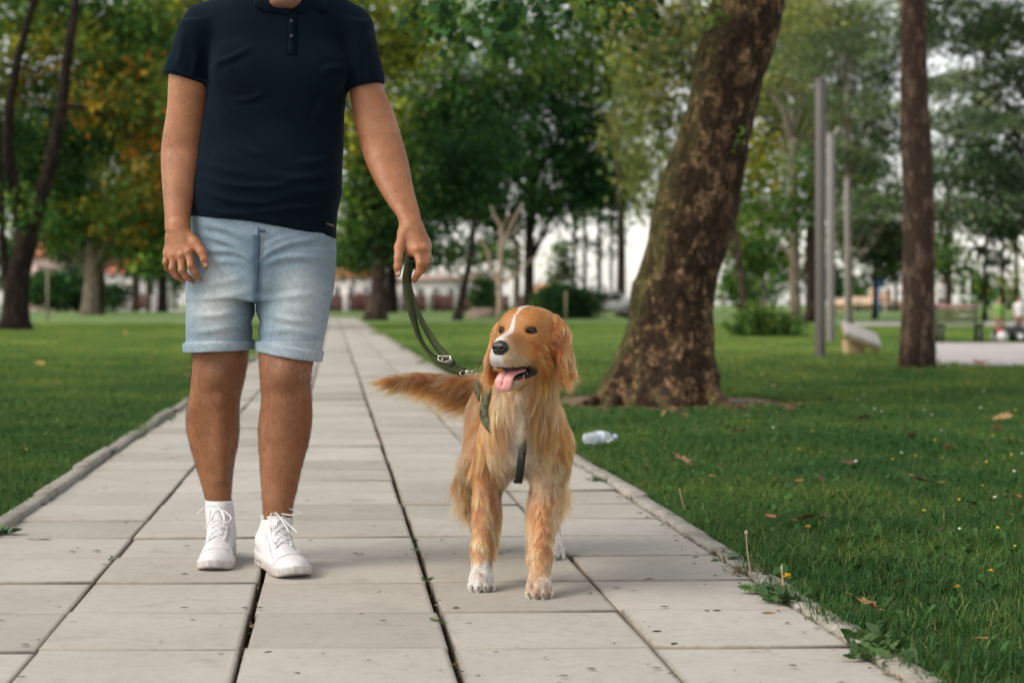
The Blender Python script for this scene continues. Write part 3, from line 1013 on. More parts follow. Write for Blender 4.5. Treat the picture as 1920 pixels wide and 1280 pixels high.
# the big leaning trunk -----------------------------------------------------
def leaning_tree():
    Y = 11.8; px = Y / FPX
    st = [  # v, uL, uR
        (778, 1098, 1378), (765, 1108, 1372), (745, 1118, 1364), (715, 1135, 1356), (690, 1148, 1350), (650, 1166, 1344), (600, 1180, 1344), (540, 1197, 1352),
        (470, 1213, 1369), (400, 1231, 1385), (300, 1262, 1408), (200, 1292, 1433), (100, 1318, 1456), (0, 1343, 1480), (-120, 1372, 1512), (-300, 1420, 1560), (-600, 1500, 1625), (-1000, 1610, 1700)]
    base = W(1240, 770, Y); base[2] = 0
    root = empty('leaning_tree', base)
    tag(root, 'massive leaning tree trunk with flaking brown bark and moss on its left edge', 'tree', 'trees in the park')
    n = 330; m = 150
    vs = np.array([s[0] for s in st], float)
    zz = CAM_H - (vs - HOR) * px
    z = np.concatenate([np.linspace(-.08, 3.4, 300, endpoint=False), np.linspace(3.4, zz.max(), 60)])
    o_ = np.argsort(zz)
    uL = smooth_interp(z, zz[o_], np.array([s[1] for s in st], float)[o_]); uR = smooth_interp(z, zz[o_], np.array([s[2] for s in st], float)[o_])
    cx = ((uL + uR) / 2 - 960) * px; R = (uR - uL) / 2 * px
    th = np.linspace(0, 2 * np.pi, m, endpoint=False)
    TH, Z = np.meshgrid(th, z)
    CX = cx[:, None]; RR = R[:, None]
    # buttress roots near the ground
    low = np.clip(1 - Z / .75, 0, 1) ** 1.6
    rootw = np.zeros_like(TH)
    for a0, amp, w in ((math.radians(185), .10, .22), (math.radians(215), .16, .16), (math.radians(250), .10, .15), (math.radians(283), .13, .15), (math.radians(325), .20, .17), (math.radians(352), .10, .2), (math.radians(60), .15, .2), (math.radians(120), .15, .2)):
        d = np.angle(np.exp(1j * (TH - a0)))
        rootw += amp * np.exp(-(d / w) ** 2)
    rad = RR * (1 + low * (rootw * .9 - .10))
    rad *= 1 + .035 * np.sin(3 * TH + Z * .6) + .025 * np.sin(5 * TH - Z * .9 + 1)
    X0 = CX + RR * np.cos(TH); Y0 = base[1] + .3 + RR * .95 * np.sin(TH)
    P = np.stack([X0, Y0, Z], -1).reshape(-1, 3)
    # bark relief: long fissures and lifted plates
    f1 = fbm(P, (5.0, 5.0, 1.9), 3, 4, .55); f2 = vnoise(P, (11, 11, 5.0), 9); f3 = fbm(P, (26, 26, 12), 15, 2)
    f4 = fbm(P, (2.2, 2.2, 1.1), 33, 2)
    plate = np.where(f2 > .12, .016, 0) * sm(.12, .3, f2)
    relief = .022 * f1 + plate + .005 * f3 + .025 * f4
    rad = rad + relief.reshape(rad.shape)
    V = np.stack([CX + rad * np.cos(TH), base[1] + .3 + rad * .95 * np.sin(TH), Z], -1).reshape(-1, 3) - base
    nn = len(z)
    i = np.arange(nn - 1)[:, None] * m; j = np.arange(m)[None]
    a = i + j; b = i + (j + 1) % m
    Q = np.stack([a, b, b + m, a + m], -1).reshape(-1, 4)
    mesh_np('trunk', V, Q, M_PLANE, root)
    # surface roots running into the grass
    for pts, r0 in ((((1150, 745), (1122, 756), (1098, 764), (1074, 768)), .055), (((1340, 762), (1368, 771), (1392, 777), (1420, 782)), .06), (((1250, 772), (1262, 779), (1285, 786), (1310, 790)), .05), (((1165, 752), (1150, 765), (1135, 776)), .06)):
        PP_ = []
        for u, v in pts:
            yy_ = GY(v); PP_.append([(u - 960) * yy_ / FPX, yy_ + .1, .03])
        PP_ = np.array(PP_) - base
        PP_[:, 2] = .02; PP_[0, 2] = .10; PP_[-1, 2] = -.04; PP_[0, 1] += .25
        S_ = spline(PP_, 16)
        mb = MB(); V_, Q_, T_ = tube(S_, np.linspace(r0 * 1.3, r0 * .35, 16), 12, True, .18, 6, 5); mb.add(V_, Q_, T_)
        mb.build('root', M_PLANE, root)
    # small sprout and hanging leaves of the crown above the frame
    cb = MB(); r = np.random.default_rng(4)
    for (u, v, Yl, n_, s_, c_) in ((1385, 250, 11.35, 10, .05, .05), (1338, 28, 11.2, 26, .07, .09)):
        leaves(cb, W(u, v, Yl), (c_, .05, c_), n_, s_, 'mid', r, clump=.06)
    for k in range(42):
        u = r.uniform(780, 1200); v = r.uniform(-60, 52) * (1 - .3 * (u > 1100)); Yl = r.uniform(9.5, 14)
        leaves(cb, W(u, v, Yl), (.16, .2, .12), 20, .085, 'dark' if r.random() < .6 else 'mid', r, clump=.16)
    for (u, v, ru, rv, n_, pal, Yl) in ((1350, -700, 1500, 450, 4200, 'mid', 12), (700, -600, 900, 300, 2500, 'mid', 16)):
        leaves(cb, W(u, v, Yl), (ru * px, 3.5, rv * px), n_, .22, pal, r, clump=.7)
    for k in range(len(cb.V)): cb.V[k] = cb.V[k] - base
    o = cb.build('crown', M_LEAF, root, False); o['kind'] = 'stuff'
    mb = MB()
    for pts in (((1500, -600), (1300, -400), (1150, -120), (1120, -30), (1130, 20)), ((1420, -300), (1150, -200), (1000, -80), (900, -10)), ((1500, -600), (1250, -700), (900, -500), (700, -250))):
        S_ = spline(np.array([W(u, v, Y + .3) for u, v in pts]) - base, 18)
        V_, Q_, T_ = tube(S_, np.linspace(.11, .012, 18), 8, True, .1, 3, 2); mb.add(V_, Q_, T_)
    mb.build('limb', M_PLANE, root)
leaning_tree()

T = make_tree
GRP = 'park trees'
# left side
T('autumn_tree', 'dark forked tree at the left edge with orange and yellow autumn leaves', 45,
  [(28, 620, 62), (30, 580, 52), (32, 530, 48), (46, 470, 42), (52, 430, 44)],
  [(40, 20, 140, 80, 3600, 'mid', 4), (180, 20, 140, 90, 4200, 'mid', 4), (50, 150, 110, 45, 1500, 'autumn', 3), (215, 130, 110, 40, 1500, 'autumn', 2), (100, 90, 120, 50, 1800, 'yellowgreen', 3), (300, 60, 70, 60, 1500, 'yellowgreen', 4), (140, 250, 100, 70, 2200, 'dark', 4),
   (100, 330, 90, 60, 1300, 'dark', 3), (250, 60, 90, 60, 1500, 'mid', 3), (215, 205, 90, 38, 1200, 'autumn', 1), (20, 290, 70, 80, 1300, 'dark', 2), (270, 240, 60, 50, 800, 'autumn', 2), (30, 395, 55, 30, 500, 'mid', 0), (350, -20, 110, 60, 2200, 'yellowgreen', 6), (0, 260, 50, 130, 1600, 'dark', 7)],
  M_BARK, limbs=[[(46, 450, 30), (22, 340, 24), (12, 240, 20), (28, 120, 17), (70, -40, 14)], [(52, 450, 32), (82, 350, 28), (110, 220, 24), (124, 100, 20), (145, -40, 16)],
                 [(18, 600, 16), (6, 450, 14), (2, 250, 11), (-14, 60, 9)], [(112, 200, 11), (160, 203, 8), (215, 232, 6), (245, 260, 4)]], size=.17, clump=.5, twigs=False)
T('pale_trunk_tree', 'tree with a pale trunk and olive crown between the forked tree and the man', 110,
  [(168, 588, 34), (172, 520, 28), (174, 420, 25), (178, 340, 20), (185, 260, 14)],
  [(190, 340, 140, 100, 7000, 'yellowgreen'), (250, 190, 130, 100, 6000, 'yellowgreen'), (120, 410, 100, 60, 3400, 'mid'), (270, 430, 90, 70, 3600, 'mid'), (80, 300, 90, 80, 3000, 'mid', 8), (290, 300, 70, 90, 1600, 'autumn', -3), (330, 180, 60, 90, 2200, 'yellowgreen', -3), (290, 90, 110, 80, 3600, 'yellowgreen'), (240, 400, 60, 50, 1300, 'autumn', -4)],
  M_BARKP, size=.34, clump=1.1)
T('slim_dark_tree', 'slim dark trunk standing close beside the pale trunk', 112,
  [(187, 587, 17), (188, 500, 15), (186, 420, 13), (183, 350, 10)], [(140, 450, 60, 50, 1800, 'dark', 6)], M_BARKM, size=.34, clump=1.1)
T('short_dark_tree', 'short dark tree beside the man\'s hanging hand', 150,
  [(304, 584, 20), (305, 520, 16), (303, 450, 12)], [(300, 420, 70, 60, 2900, 'dark'), (345, 330, 70, 90, 3400, 'dark'), (270, 490, 45, 30, 1000, 'dark')], M_BARK, size=.4, clump=1.3)
T('far_left_tree', 'far thin tree seen in front of the white house wall on the left', 165,
  [(253, 579, 16), (255, 500, 13), (255, 440, 10)], [(245, 440, 60, 55, 1800, 'dark')], M_BARKM, size=.45, clump=1.4)
T('far_left_tree', 'far thin tree right of the slimmer one near the white house', 170,
  [(278, 579, 9), (279, 500, 8), (278, 450, 6)], [(285, 500, 30, 25, 500, 'mid')], M_BARKM, size=.45, clump=1.4)
T('background_tree', 'dark round tree behind the orange roofed house on the left', 235,
  [(100, 577, 14), (100, 500, 12), (100, 420, 8)], [(110, 420, 60, 50, 2600, 'dark'), (60, 300, 90, 120, 5000, 'dark'), (170, 210, 120, 110, 5200, 'dark')], M_BARK, size=.65, clump=2.0)
# centre
T('path_side_tree', 'grey trunked tree with yellow green crown at the far right side of the path', 74,
  [(703, 601, 44), (708, 560, 34), (711, 510, 29), (704, 430, 25), (693, 330, 20), (690, 220, 14)],
  [(690, 60, 100, 90, 3800, 'yellowgreen'), (680, 230, 80, 100, 3600, 'yellowgreen'), (720, 340, 80, 70, 2300, 'mid'), (670, 390, 60, 60, 1700, 'mid'), (760, 60, 80, 80, 2200, 'yellowgreen'), (735, 440, 55, 50, 1500, 'dark'), (560, 40, 160, 120, 3000, 'mid', 3)],
  M_BARKM, size=.25, clump=.8)
T('dark_trunk_tree', 'dark trunk just right of the grey trunk beside the path', 140,
  [(734, 586, 24), (735, 530, 20), (737, 460, 17), (745, 400, 12)],
  [(780, 400, 90, 60, 3400, 'dark'), (700, 450, 70, 55, 2200, 'dark'), (810, 300, 100, 80, 4200, 'dark'), (660, 470, 50, 40, 1200, 'mid')], M_BARK, size=.4, clump=1.3)
T('leaning_thin_tree', 'thin brown tree leaning right behind the leash', 76,
  [(857, 600, 18), (866, 560, 15), (878, 500, 12), (888, 430, 11), (893, 370, 8)], [(850, 360, 70, 50, 1600, 'dark'), (900, 300, 90, 60, 2200, 'dark'), (850, 485, 22, 14, 160, 'autumn')], M_BARKM, size=.24, clump=.8)
T('broad_dark_tree', 'broad dark green tree filling the centre above the dog', 118,
  [(991, 588, 22), (992, 520, 19), (993, 440, 17), (998, 330, 16), (1000, 230, 13), (990, 120, 10)],
  [(860, 260, 110, 100, 6400, 'dark'), (990, 230, 150, 110, 9000, 'dark'), (1115, 290, 95, 70, 4200, 'dark'), (960, 375, 170, 38, 4200, 'dark'), (950, 130, 150, 80, 5400, 'mid'), (1100, 160, 110, 80, 3600, 'dark'), (1130, 350, 70, 40, 1500, 'dark'), (800, 180, 80, 90, 3600, 'mid')],
  M_BARK, limbs=[[(996, 490, 10), (1022, 430, 8), (1050, 370, 6), (1090, 320, 4)], [(998, 330, 9), (1050, 260, 7), (1085, 190, 5)], [(992, 360, 9), (930, 300, 7), (890, 230, 5)]], size=.34, clump=1.2)
T('grey_trunk_tree', 'pale grey slim trunk directly left of the broad dark tree\'s trunk', 120,
  [(968, 586, 14), (969, 520, 12), (968, 450, 10)], [(940, 420, 50, 25, 900, 'dark')], M_BARKP, size=.34, clump=1.1)
T('high_crown_tree', 'loose mid green crown high above the centre with sky showing through', 95,
  [(1160, 586, 11), (1162, 450, 9), (1150, 200, 8), (1120, 60, 6)],
  [(860, 30, 150, 90, 4200, 'mid'), (1040, 40, 130, 90, 3400, 'mid'), (1150, 110, 90, 80, 1900, 'mid')], M_BARKM, size=.28, clump=.9)
T('soft_olive_tree', 'soft olive crown hanging left of the massive leaning trunk', 62,
  [(1400, 602, 14), (1380, 450, 13), (1340, 250, 12), (1280, 120, 8)],
  [(1230, 60, 100, 80, 2700, 'olive'), (1250, 170, 80, 90, 2500, 'olive'), (1205, 250, 60, 90, 1500, 'olive'), (1230, 350, 60, 60, 1100, 'olive'), (1330, 60, 100, 80, 2200, 'olive'), (1180, 30, 70, 60, 900, 'yellowgreen')], M_BARKM, size=.2, clump=.7)
for i, (u, w, vt, nl, lab) in enumerate(((1076, 6, 350, 330, 'first thin distant pine right of the broad dark tree'), (1096, 7, 330, 380, 'second thin distant pine, its crown ragged against the white sky'),
                                   (1123, 8, 340, 460, 'middle thin distant pine above the dark round bush'), (1146, 5, 360, 260, 'thinnest distant pine above the grey parked car'), (1168, 8, 320, 480, 'thin distant pine nearest the mossy leaning trunk'))):
    T('distant_pine', lab, 150 + 6 * i, [(u, 583, w * 1.1), (u + 1, 480, w), (u, 400, w * .8), (u - 1, vt, w * .6)],
      [(u, vt + 10, 34, 34, nl * 2, 'pinedark'), (u + 14, vt + 70, 26, 14, nl // 3, 'pinedark'), (u - 12, vt + 120, 20, 10, nl // 5, 'pinedark')], M_BARK, size=.42, clump=1.0, flat=.5, group='thin distant pines')
# bare sapling
def sapling():
    Y = 84; px = Y / FPX
    base = W(936, 596, Y); base[2] = 0
    root = empty('bare_sapling', base)
    tag(root, 'pale bare sapling with upturned leafless branches behind the dog\'s head', 'tree')
    mb = MB()
    for L in ([(936, 600, 11), (937, 560, 10), (938, 525, 10), (939, 480, 8), (940, 430, 6), (925, 400, 4), (920, 385, 2)],
              [(938, 535, 7), (920, 500, 6), (912, 465, 5), (904, 455, 4), (900, 440, 2)],
              [(938, 530, 7), (960, 520, 5), (975, 510, 4), (992, 490, 3), (1008, 478, 2)],
              [(939, 480, 6), (950, 440, 5), (962, 415, 5), (972, 395, 4), (980, 380, 2)],
              [(940, 470, 4), (955, 440, 4), (968, 430, 3), (975, 410, 2)], [(940, 440, 4), (945, 420, 3), (958, 400, 2)]):
        A = np.array([list(W(u, v, Y)) + [w * px / 2] for u, v, w in L]); A[:, :3] -= base
        A[1:, 1] += RNG.normal(0, .1)
        S_ = spline(A, 12); mb.tube(S_[:, :3], S_[:, 3], 8)
    mb.build('trunk', mat_simple('sapling_bark', (.36, .27, .20), .85, nscale=6, namp=.25), root)
sapling()
# right
T('pale_plane_tree', 'tall pale barked tree left of the two grey posts', 68,
  [(1492, 603, 24), (1491, 540, 20), (1490, 440, 19), (1489, 350, 17), (1486, 260, 13)],
  [(1450, 180, 70, 90, 2300, 'olive', 5), (1440, 300, 60, 70, 1500, 'yellowgreen', 5), (1530, 230, 60, 60, 1300, 'olive', 5), (1430, 400, 60, 40, 900, 'mid', 5), (1500, 60, 90, 60, 1800, 'olive')], M_BARKP, size=.22, clump=.7)
T('brown_trunk_tree', 'brown trunk standing behind the taller grey post', 66,
  [(1522, 606, 28), (1522, 560, 24), (1520, 480, 22), (1522, 380, 18), (1524, 250, 14)],
  [(1560, 330, 80, 60, 1800, 'mid'), (1500, 400, 60, 30, 700, 'mid')], M_BARKM, size=.22, clump=.7)
T('small_round_tree', 'small green tree on a thin pale stem left of the low shrub', 120,
  [(1432, 587, 9), (1432, 540, 8), (1430, 500, 6)], [(1425, 478, 50, 36, 1200, 'mid'), (1395, 500, 25, 20, 350, 'mid')], M_BARKP, size=.36, clump=1.1)
CG = 'conifers on the right'
T('cedar_tree', 'grey green cedar with layered boughs behind the grey posts', 52,
  [(1592, 606, 14), (1592, 480, 13), (1590, 300, 12), (1585, 100, 9)],
  [(1540, 90, 110, 50, 2000, 'cedar'), (1600, 190, 120, 40, 1900, 'cedar'), (1500, 20, 120, 50, 1900, 'olive'), (1560, 290, 90, 32, 1400, 'cedar'), (1620, 390, 80, 34, 1300, 'cedar'), (1640, 40, 80, 60, 1500, 'cedar'), (1630, 290, 60, 40, 900, 'pinedark')],
  M_BARKP, size=.16, clump=.75, flat=.28, droop=.25, aspect=.3, group=CG)
T('dark_conifer', 'dark conifer whose thin trunk shows left of the reddish pine trunk', 80,
  [(1640, 598, 11), (1641, 540, 9), (1640, 450, 8), (1640, 300, 6)],
  [(1650, 480, 46, 55, 1700, 'pinedark'), (1655, 400, 60, 50, 1500, 'pinedark'), (1620, 440, 36, 34, 600, 'pinedark')], M_BARK, size=.22, clump=.8, flat=.5, group=CG)
T('red_pine', 'straight reddish brown pine trunk at the edge of the paved square', 18.4,
  [(1718, 692, 70), (1719, 670, 64), (1720, 600, 61), (1721, 480, 60), (1718, 340, 57), (1713, 200, 52), (1709, 60, 48), (1706, -200, 42), (1700, -600, 30)],
  [(1700, -500, 400, 160, 3000, 'pinedark')], M_PINE, size=.12, sides=40, clump=.5, flat=.4, flare=1.06, group=CG, twigs=False)
T('spreading_cedar', 'spreading cedar with pale sweeping boughs at the top right corner', 42,
  [(1990, 623, 30), (1985, 450, 26), (1975, 250, 22), (1960, 0, 18)],
  [(1800, 60, 110, 42, 2000, 'pinedark'), (1880, 140, 110, 34, 1700, 'pinedark'), (1840, 225, 120, 26, 1600, 'cedar'), (1890, 300, 90, 30, 1300, 'pinedark'), (1790, 330, 70, 24, 900, 'pinedark'), (1900, 20, 80, 50, 1500, 'pinedark'), (1770, 150, 60, 40, 800, 'cedar'), (1900, 370, 60, 24, 500, 'pinedark')],
  M_BARK, size=.13, clump=.6, flat=.25, droop=.3, aspect=.3, group=CG)
T('slender_tree', 'slender grey trunk behind the green park bench', 70,
  [(1779, 602, 13), (1779, 520, 12), (1778, 430, 11), (1775, 330, 9)], [(1790, 400, 70, 34, 1000, 'cedar'), (1760, 470, 36, 30, 500, 'mid'), (1800, 500, 30, 24, 300, 'mid')], M_BARKM, size=.22, clump=.7, group=CG)
T('thin_pine', 'thin dark pine with short crooked side branches right of the goal frame', 72,
  [(1846, 604, 12), (1846, 580, 8), (1848, 500, 6.5), (1849, 420, 6), (1846, 330, 5)],
  [(1830, 400, 60, 22, 700, 'pinedark'), (1870, 425, 50, 20, 600, 'pinedark'), (1868, 492, 22, 10, 150, 'pinedark'), (1828, 470, 20, 10, 130, 'pinedark')], M_BARK,
  limbs=[[(1848, 480, 5), (1832, 470, 4), (1822, 462, 2)], [(1848, 500, 4), (1862, 490, 4), (1872, 486, 2)]], size=.22, clump=.6, flat=.5, group=CG)
T('thin_pine', 'thin pine between the crooked pine and the right edge', 78,
  [(1879, 601, 9), (1879, 520, 7), (1880, 430, 6)], [(1880, 420, 40, 30, 500, 'pinedark'), (1895, 470, 22, 14, 160, 'cedar')], M_BARK, size=.22, clump=.6, flat=.5, group=CG)
T('thin_pine', 'thin pine with a yellowish crown at the right edge of the picture', 76,
  [(1906, 602, 10), (1906, 520, 8), (1905, 430, 7)], [(1900, 520, 18, 14, 160, 'yellowgreen'), (1905, 400, 60, 34, 800, 'cedar')], M_BARKM, size=.22, clump=.6, group=CG)
T('back_tree', 'pale leafy tree far behind the grey posts', 160,
  [(1680, 583, 7), (1680, 500, 6), (1680, 440, 5)], [(1675, 470, 30, 50, 900, 'mid'), (1595, 440, 50, 40, 1000, 'mid'), (1740, 470, 30, 50, 800, 'mid'), (1830, 540, 30, 24, 500, 'mid')], M_BARKM, size=.5, clump=1.5)
T('back_tree', 'blurred light green trees far behind the leaning trunk', 150,
  [(1390, 583, 8), (1390, 500, 7), (1390, 440, 5)], [(1385, 430, 60, 60, 1800, 'olive'), (1380, 540, 30, 30, 600, 'mid')], M_BARKM, size=.5, clump=1.5)

T('back_conifer', 'tall blue green conifer filling the gap behind the grey posts', 100,
  [(1560, 592, 12), (1560, 450, 10), (1560, 200, 8)],
  [(1440, 60, 100, 90, 3000, 'olive'), (1560, 120, 130, 90, 4200, 'cedar'), (1660, 60, 100, 90, 2800, 'cedar'), (1480, 190, 90, 90, 2600, 'olive'), (1580, 260, 110, 70, 2800, 'cedar'), (1660, 200, 70, 80, 1900, 'pinedark'), (1640, 350, 70, 50, 1500, 'cedar'), (1440, 330, 60, 60, 1300, 'mid'), (1500, 10, 120, 60, 2000, 'yellowgreen')],
  M_BARKM, size=.27, clump=1.1, flat=.5, group=CG)
T('back_conifer', 'dark conifer crowns closing the top right corner behind the cedar', 88,
  [(1935, 594, 14), (1935, 450, 12), (1930, 200, 9)],
  [(1800, 40, 110, 60, 2600, 'pinedark'), (1900, 90, 110, 80, 3000, 'pinedark'), (1800, 190, 90, 60, 2000, 'cedar'), (1890, 250, 110, 60, 2600, 'pinedark'), (1800, 300, 80, 50, 1800, 'cedar'), (1880, 350, 90, 40, 1700, 'pinedark'), (1790, 390, 50, 24, 500, 'mid')],
  M_BARK, size=.25, clump=1.0, flat=.5, group=CG)

T('back_tree', 'low green tree line far behind the white house wall left of the man', 240,
  [(330, 577, 6), (330, 520, 6), (330, 480, 5)], [(60, 490, 80, 60, 2400, 'dark'), (200, 480, 80, 50, 2200, 'dark'), (320, 500, 60, 45, 1800, 'mid')], M_BARKM, size=.7, clump=2.0)
T('back_tree', 'low green trees far behind the red fence in the centre', 250,
  [(800, 577, 6), (800, 520, 5), (800, 470, 4)], [(660, 470, 60, 30, 1300, 'dark'), (800, 470, 90, 34, 2000, 'dark'), (930, 480, 50, 26, 900, 'mid')], M_BARKM, size=.7, clump=2.0)
T('back_tree', 'low green trees on the horizon behind the low shrub and the posts', 210,
  [(1540, 578, 6), (1540, 520, 5), (1540, 480, 4)], [(1420, 548, 50, 20, 900, 'mid'), (1545, 520, 40, 34, 1100, 'dark'), (1600, 545, 34, 20, 600, 'mid'), (1470, 500, 30, 26, 600, 'mid'), (1860, 552, 50, 14, 600, 'mid')], M_BARKM, size=.6, clump=1.6)

# shrubs and hedges -----------------------------------------------------------
def bush(name, label, u, v, ru, rv, Y, n, pal, size, cat='bush', clump=.3, parts=1):
    base = W(u, v, Y); base[2] = 0
    root = empty(name, base); tag(root, label, cat)
    r = np.random.default_rng(int(u * 3 + v)); px = Y / FPX
    cb = MB()
    c = W(u, v, Y) - base
    for k in range(parts):
        cx = c + [r.uniform(-.5, .5) * ru * px * (parts > 1), r.uniform(-.3, .3) * ru * px, r.uniform(-.3, .2) * rv * px * (parts > 1)]
        f = .62 if parts > 1 else 1
        leaves(cb, cx, (ru * px * f, ru * px * f * .8, rv * px * (f + .1)), n // parts, size, pal, r, clump=clump, hollow=.2)
    for i in range(len(cb.V)):
        cb.V[i][:, 2] = np.maximum(cb.V[i][:, 2], .0)
    o = cb.build('foliage', M_LEAF, root, False); o['kind'] = 'stuff'
    mb = MB()
    for k in range(7):
        a = r.uniform(0, 6.28); e = np.array([math.cos(a) * ru * px * .6, math.sin(a) * ru * px * .5, rv * px * 1.2])
        mb.tube(spline(np.array([[0, 0, 0], e * [.4, .4, .5], e]), 5), np.linspace(.02, .006, 5) * max(1, Y / 40), 5)
    mb.build('stem', M_BARKM, root)
    return root
bush('low_shrub', 'wide low green shrub on the lawn between the leaning trunk and the posts', 1432, 605, 72, 36, 36, 5200, 'mid', .09, 'bush', .22, 5)
bush('dark_bush', 'dark round bush on the lawn behind the dog\'s head', 1072, 566, 60, 36, 82, 5200, 'dark', .2, 'bush', .5, 5)
bush('dark_shrub', 'narrow dark conifer shrub right of the thin leaning tree', 905, 552, 22, 36, 90, 1600, 'dark', .2, 'shrub', .45)
bush('corner_shrub', 'small dark shrub at the end of the dark red fence', 1020, 560, 22, 26, 100, 900, 'dark', .2, 'shrub', .45)
bush('clipped_hedge', 'long dark hedge in front of the orange roofed house on the left', 145, 538, 110, 36, 150, 6500, 'dark', .4, 'hedge', 1.0, 5)
bush('sapling_shrub', 'small dark shrub beside the short dark tree on the left', 212, 556, 24, 22, 140, 900, 'dark', .35, 'shrub', .8)
bush('young_conifer', 'young grey conifer in front of the white sky beside the grey car', 1048, 500, 24, 48, 125, 700, 'cedar', .36, 'tree', .9)
# ================================================================ THE MAN
def PX(Y): return Y / FPX
def st(v, uL, uR, Y, b):
    p = PX(Y)
    return (CAM_H - (v - HOR) * p, ((uL + uR) / 2 - 960) * p, Y, (uR - uL) / 2 * p, b)

def mat_skin():
    t = NT('skin')
    g = t.n('ShaderNodeNewGeometry'); pos = g.outputs['Position']
    c0 = t.attr('col')
    n1 = t.noise(pos, 14, 4, 0.6); n2 = t.noise(pos, 160, 4, 0.7); n3 = t.noise(pos, 700, 2, 0.6)
    c = t.mix(c0, t.ramp(n1, [(0.3, (0.76, 0.66, 0.62)), (0.7, (1.12, 1.10, 1.08))]), 0.9, 'MULTIPLY')
    c = t.mix(c, t.ramp(n2, [(0.3, 0.74), (0.7, 1.10)]), 0.7, 'MULTIPLY')
    b = t.bump(n2, 0.3, 0.0020); b = t.bump(n3, 0.4, 0.0008, b)
    p = t.principled(c, 0.5, b, 0.4)
    p.inputs['Subsurface Weight'].default_value = 0.12
    p.inputs['Subsurface Radius'].default_value = (0.012, 0.005, 0.003)
    p.inputs['Subsurface Scale'].default_value = 0.6
    return t.m
M_SKIN = mat_skin()

YB = 4.62
TORSO = [st(-30, 455, 625, YB, .085), st(5, 410, 645, YB, .105), st(40, 385, 662, YB, .115), (st(90, 388, 656, YB, .122)), st(150, 391, 651, YB, .126), st(200, 385, 648, YB, .125), st(250, 377, 644, YB, .124),
         st(300, 370, 641, YB, .127), st(350, 363, 638, YB, .130), st(400, 358, 634, YB, .128), st(450, 354, 631, YB, .122), st(520, 352, 624, YB, .112)]
LEGL = [st(560, 368, 462, 4.63, .070), st(610, 366, 462, 4.64, .068), st(655, 361, 465, 4.645, .068), st(690, 361, 462, 4.645, .064), st(720, 358, 456, 4.65, .061), st(745, 355, 450, 4.655, .057), st(770, 350, 448, 4.665, .058),
        st(800, 350, 448, 4.675, .060), st(830, 356, 446, 4.68, .058), st(860, 364, 440, 4.683, .052), st(890, 373, 436, 4.685, .044), st(920, 382, 434, 4.687, .038), st(945, 389, 432, 4.69, .034), st(990, 396, 426, 4.69, .024)]
LEGR = [st(560, 498, 604, 4.60, .070), st(610, 494, 596, 4.59, .068), st(660, 487, 590, 4.57, .068), st(690, 487, 585, 4.56, .064), st(720, 489, 582, 4.555, .061), st(745, 491, 584, 4.555, .057), st(770, 489, 585, 4.56, .058),
        st(800, 485, 583, 4.565, .060), st(830, 485, 578, 4.565, .058), st(860, 487, 570, 4.56, .053), st(890, 489, 562, 4.555, .045), st(920, 491, 556, 4.55, .040), st(950, 493, 549, 4.545, .036), st(972, 495, 547, 4.545, .033), st(1010, 506, 538, 4.545, .022)]
ARML = [st(60, 345, 420, 4.61, .06), st(110, 322, 402, 4.61, .058), st(160, 316, 393, 4.61, .055), st(200, 314, 388, 4.61, .052), st(240, 308, 383, 4.61, .049), st(275, 303, 379, 4.61, .047), st(300, 302, 376, 4.60, .046),
        st(340, 304, 369, 4.58, .044), st(380, 307, 361, 4.555, .037), st(410, 309, 356, 4.535, .028), st(430, 309, 358, 4.525, .024)]
def arm_right(F):
    Ys = [(60, 640, 686, 4.61, .050), (120, 648, 704, 4.61, .052), (160, 654, 717, 4.61, .052), (200, 659, 735, 4.60, .052), (240, 667, 748, 4.59, .050), (270, 675, 757, 4.58, .049), (300, 684, 765, 4.56, .048),
          (330, 697, 771, 4.53, .045), (360, 713, 777, 4.50, .040), (385, 729, 784, 4.47, .033), (408, 745, 789, 4.445, .027), (425, 750, 793, 4.43, .024)]
    return [st(*a) for a in Ys]
ARMR = arm_right(None)

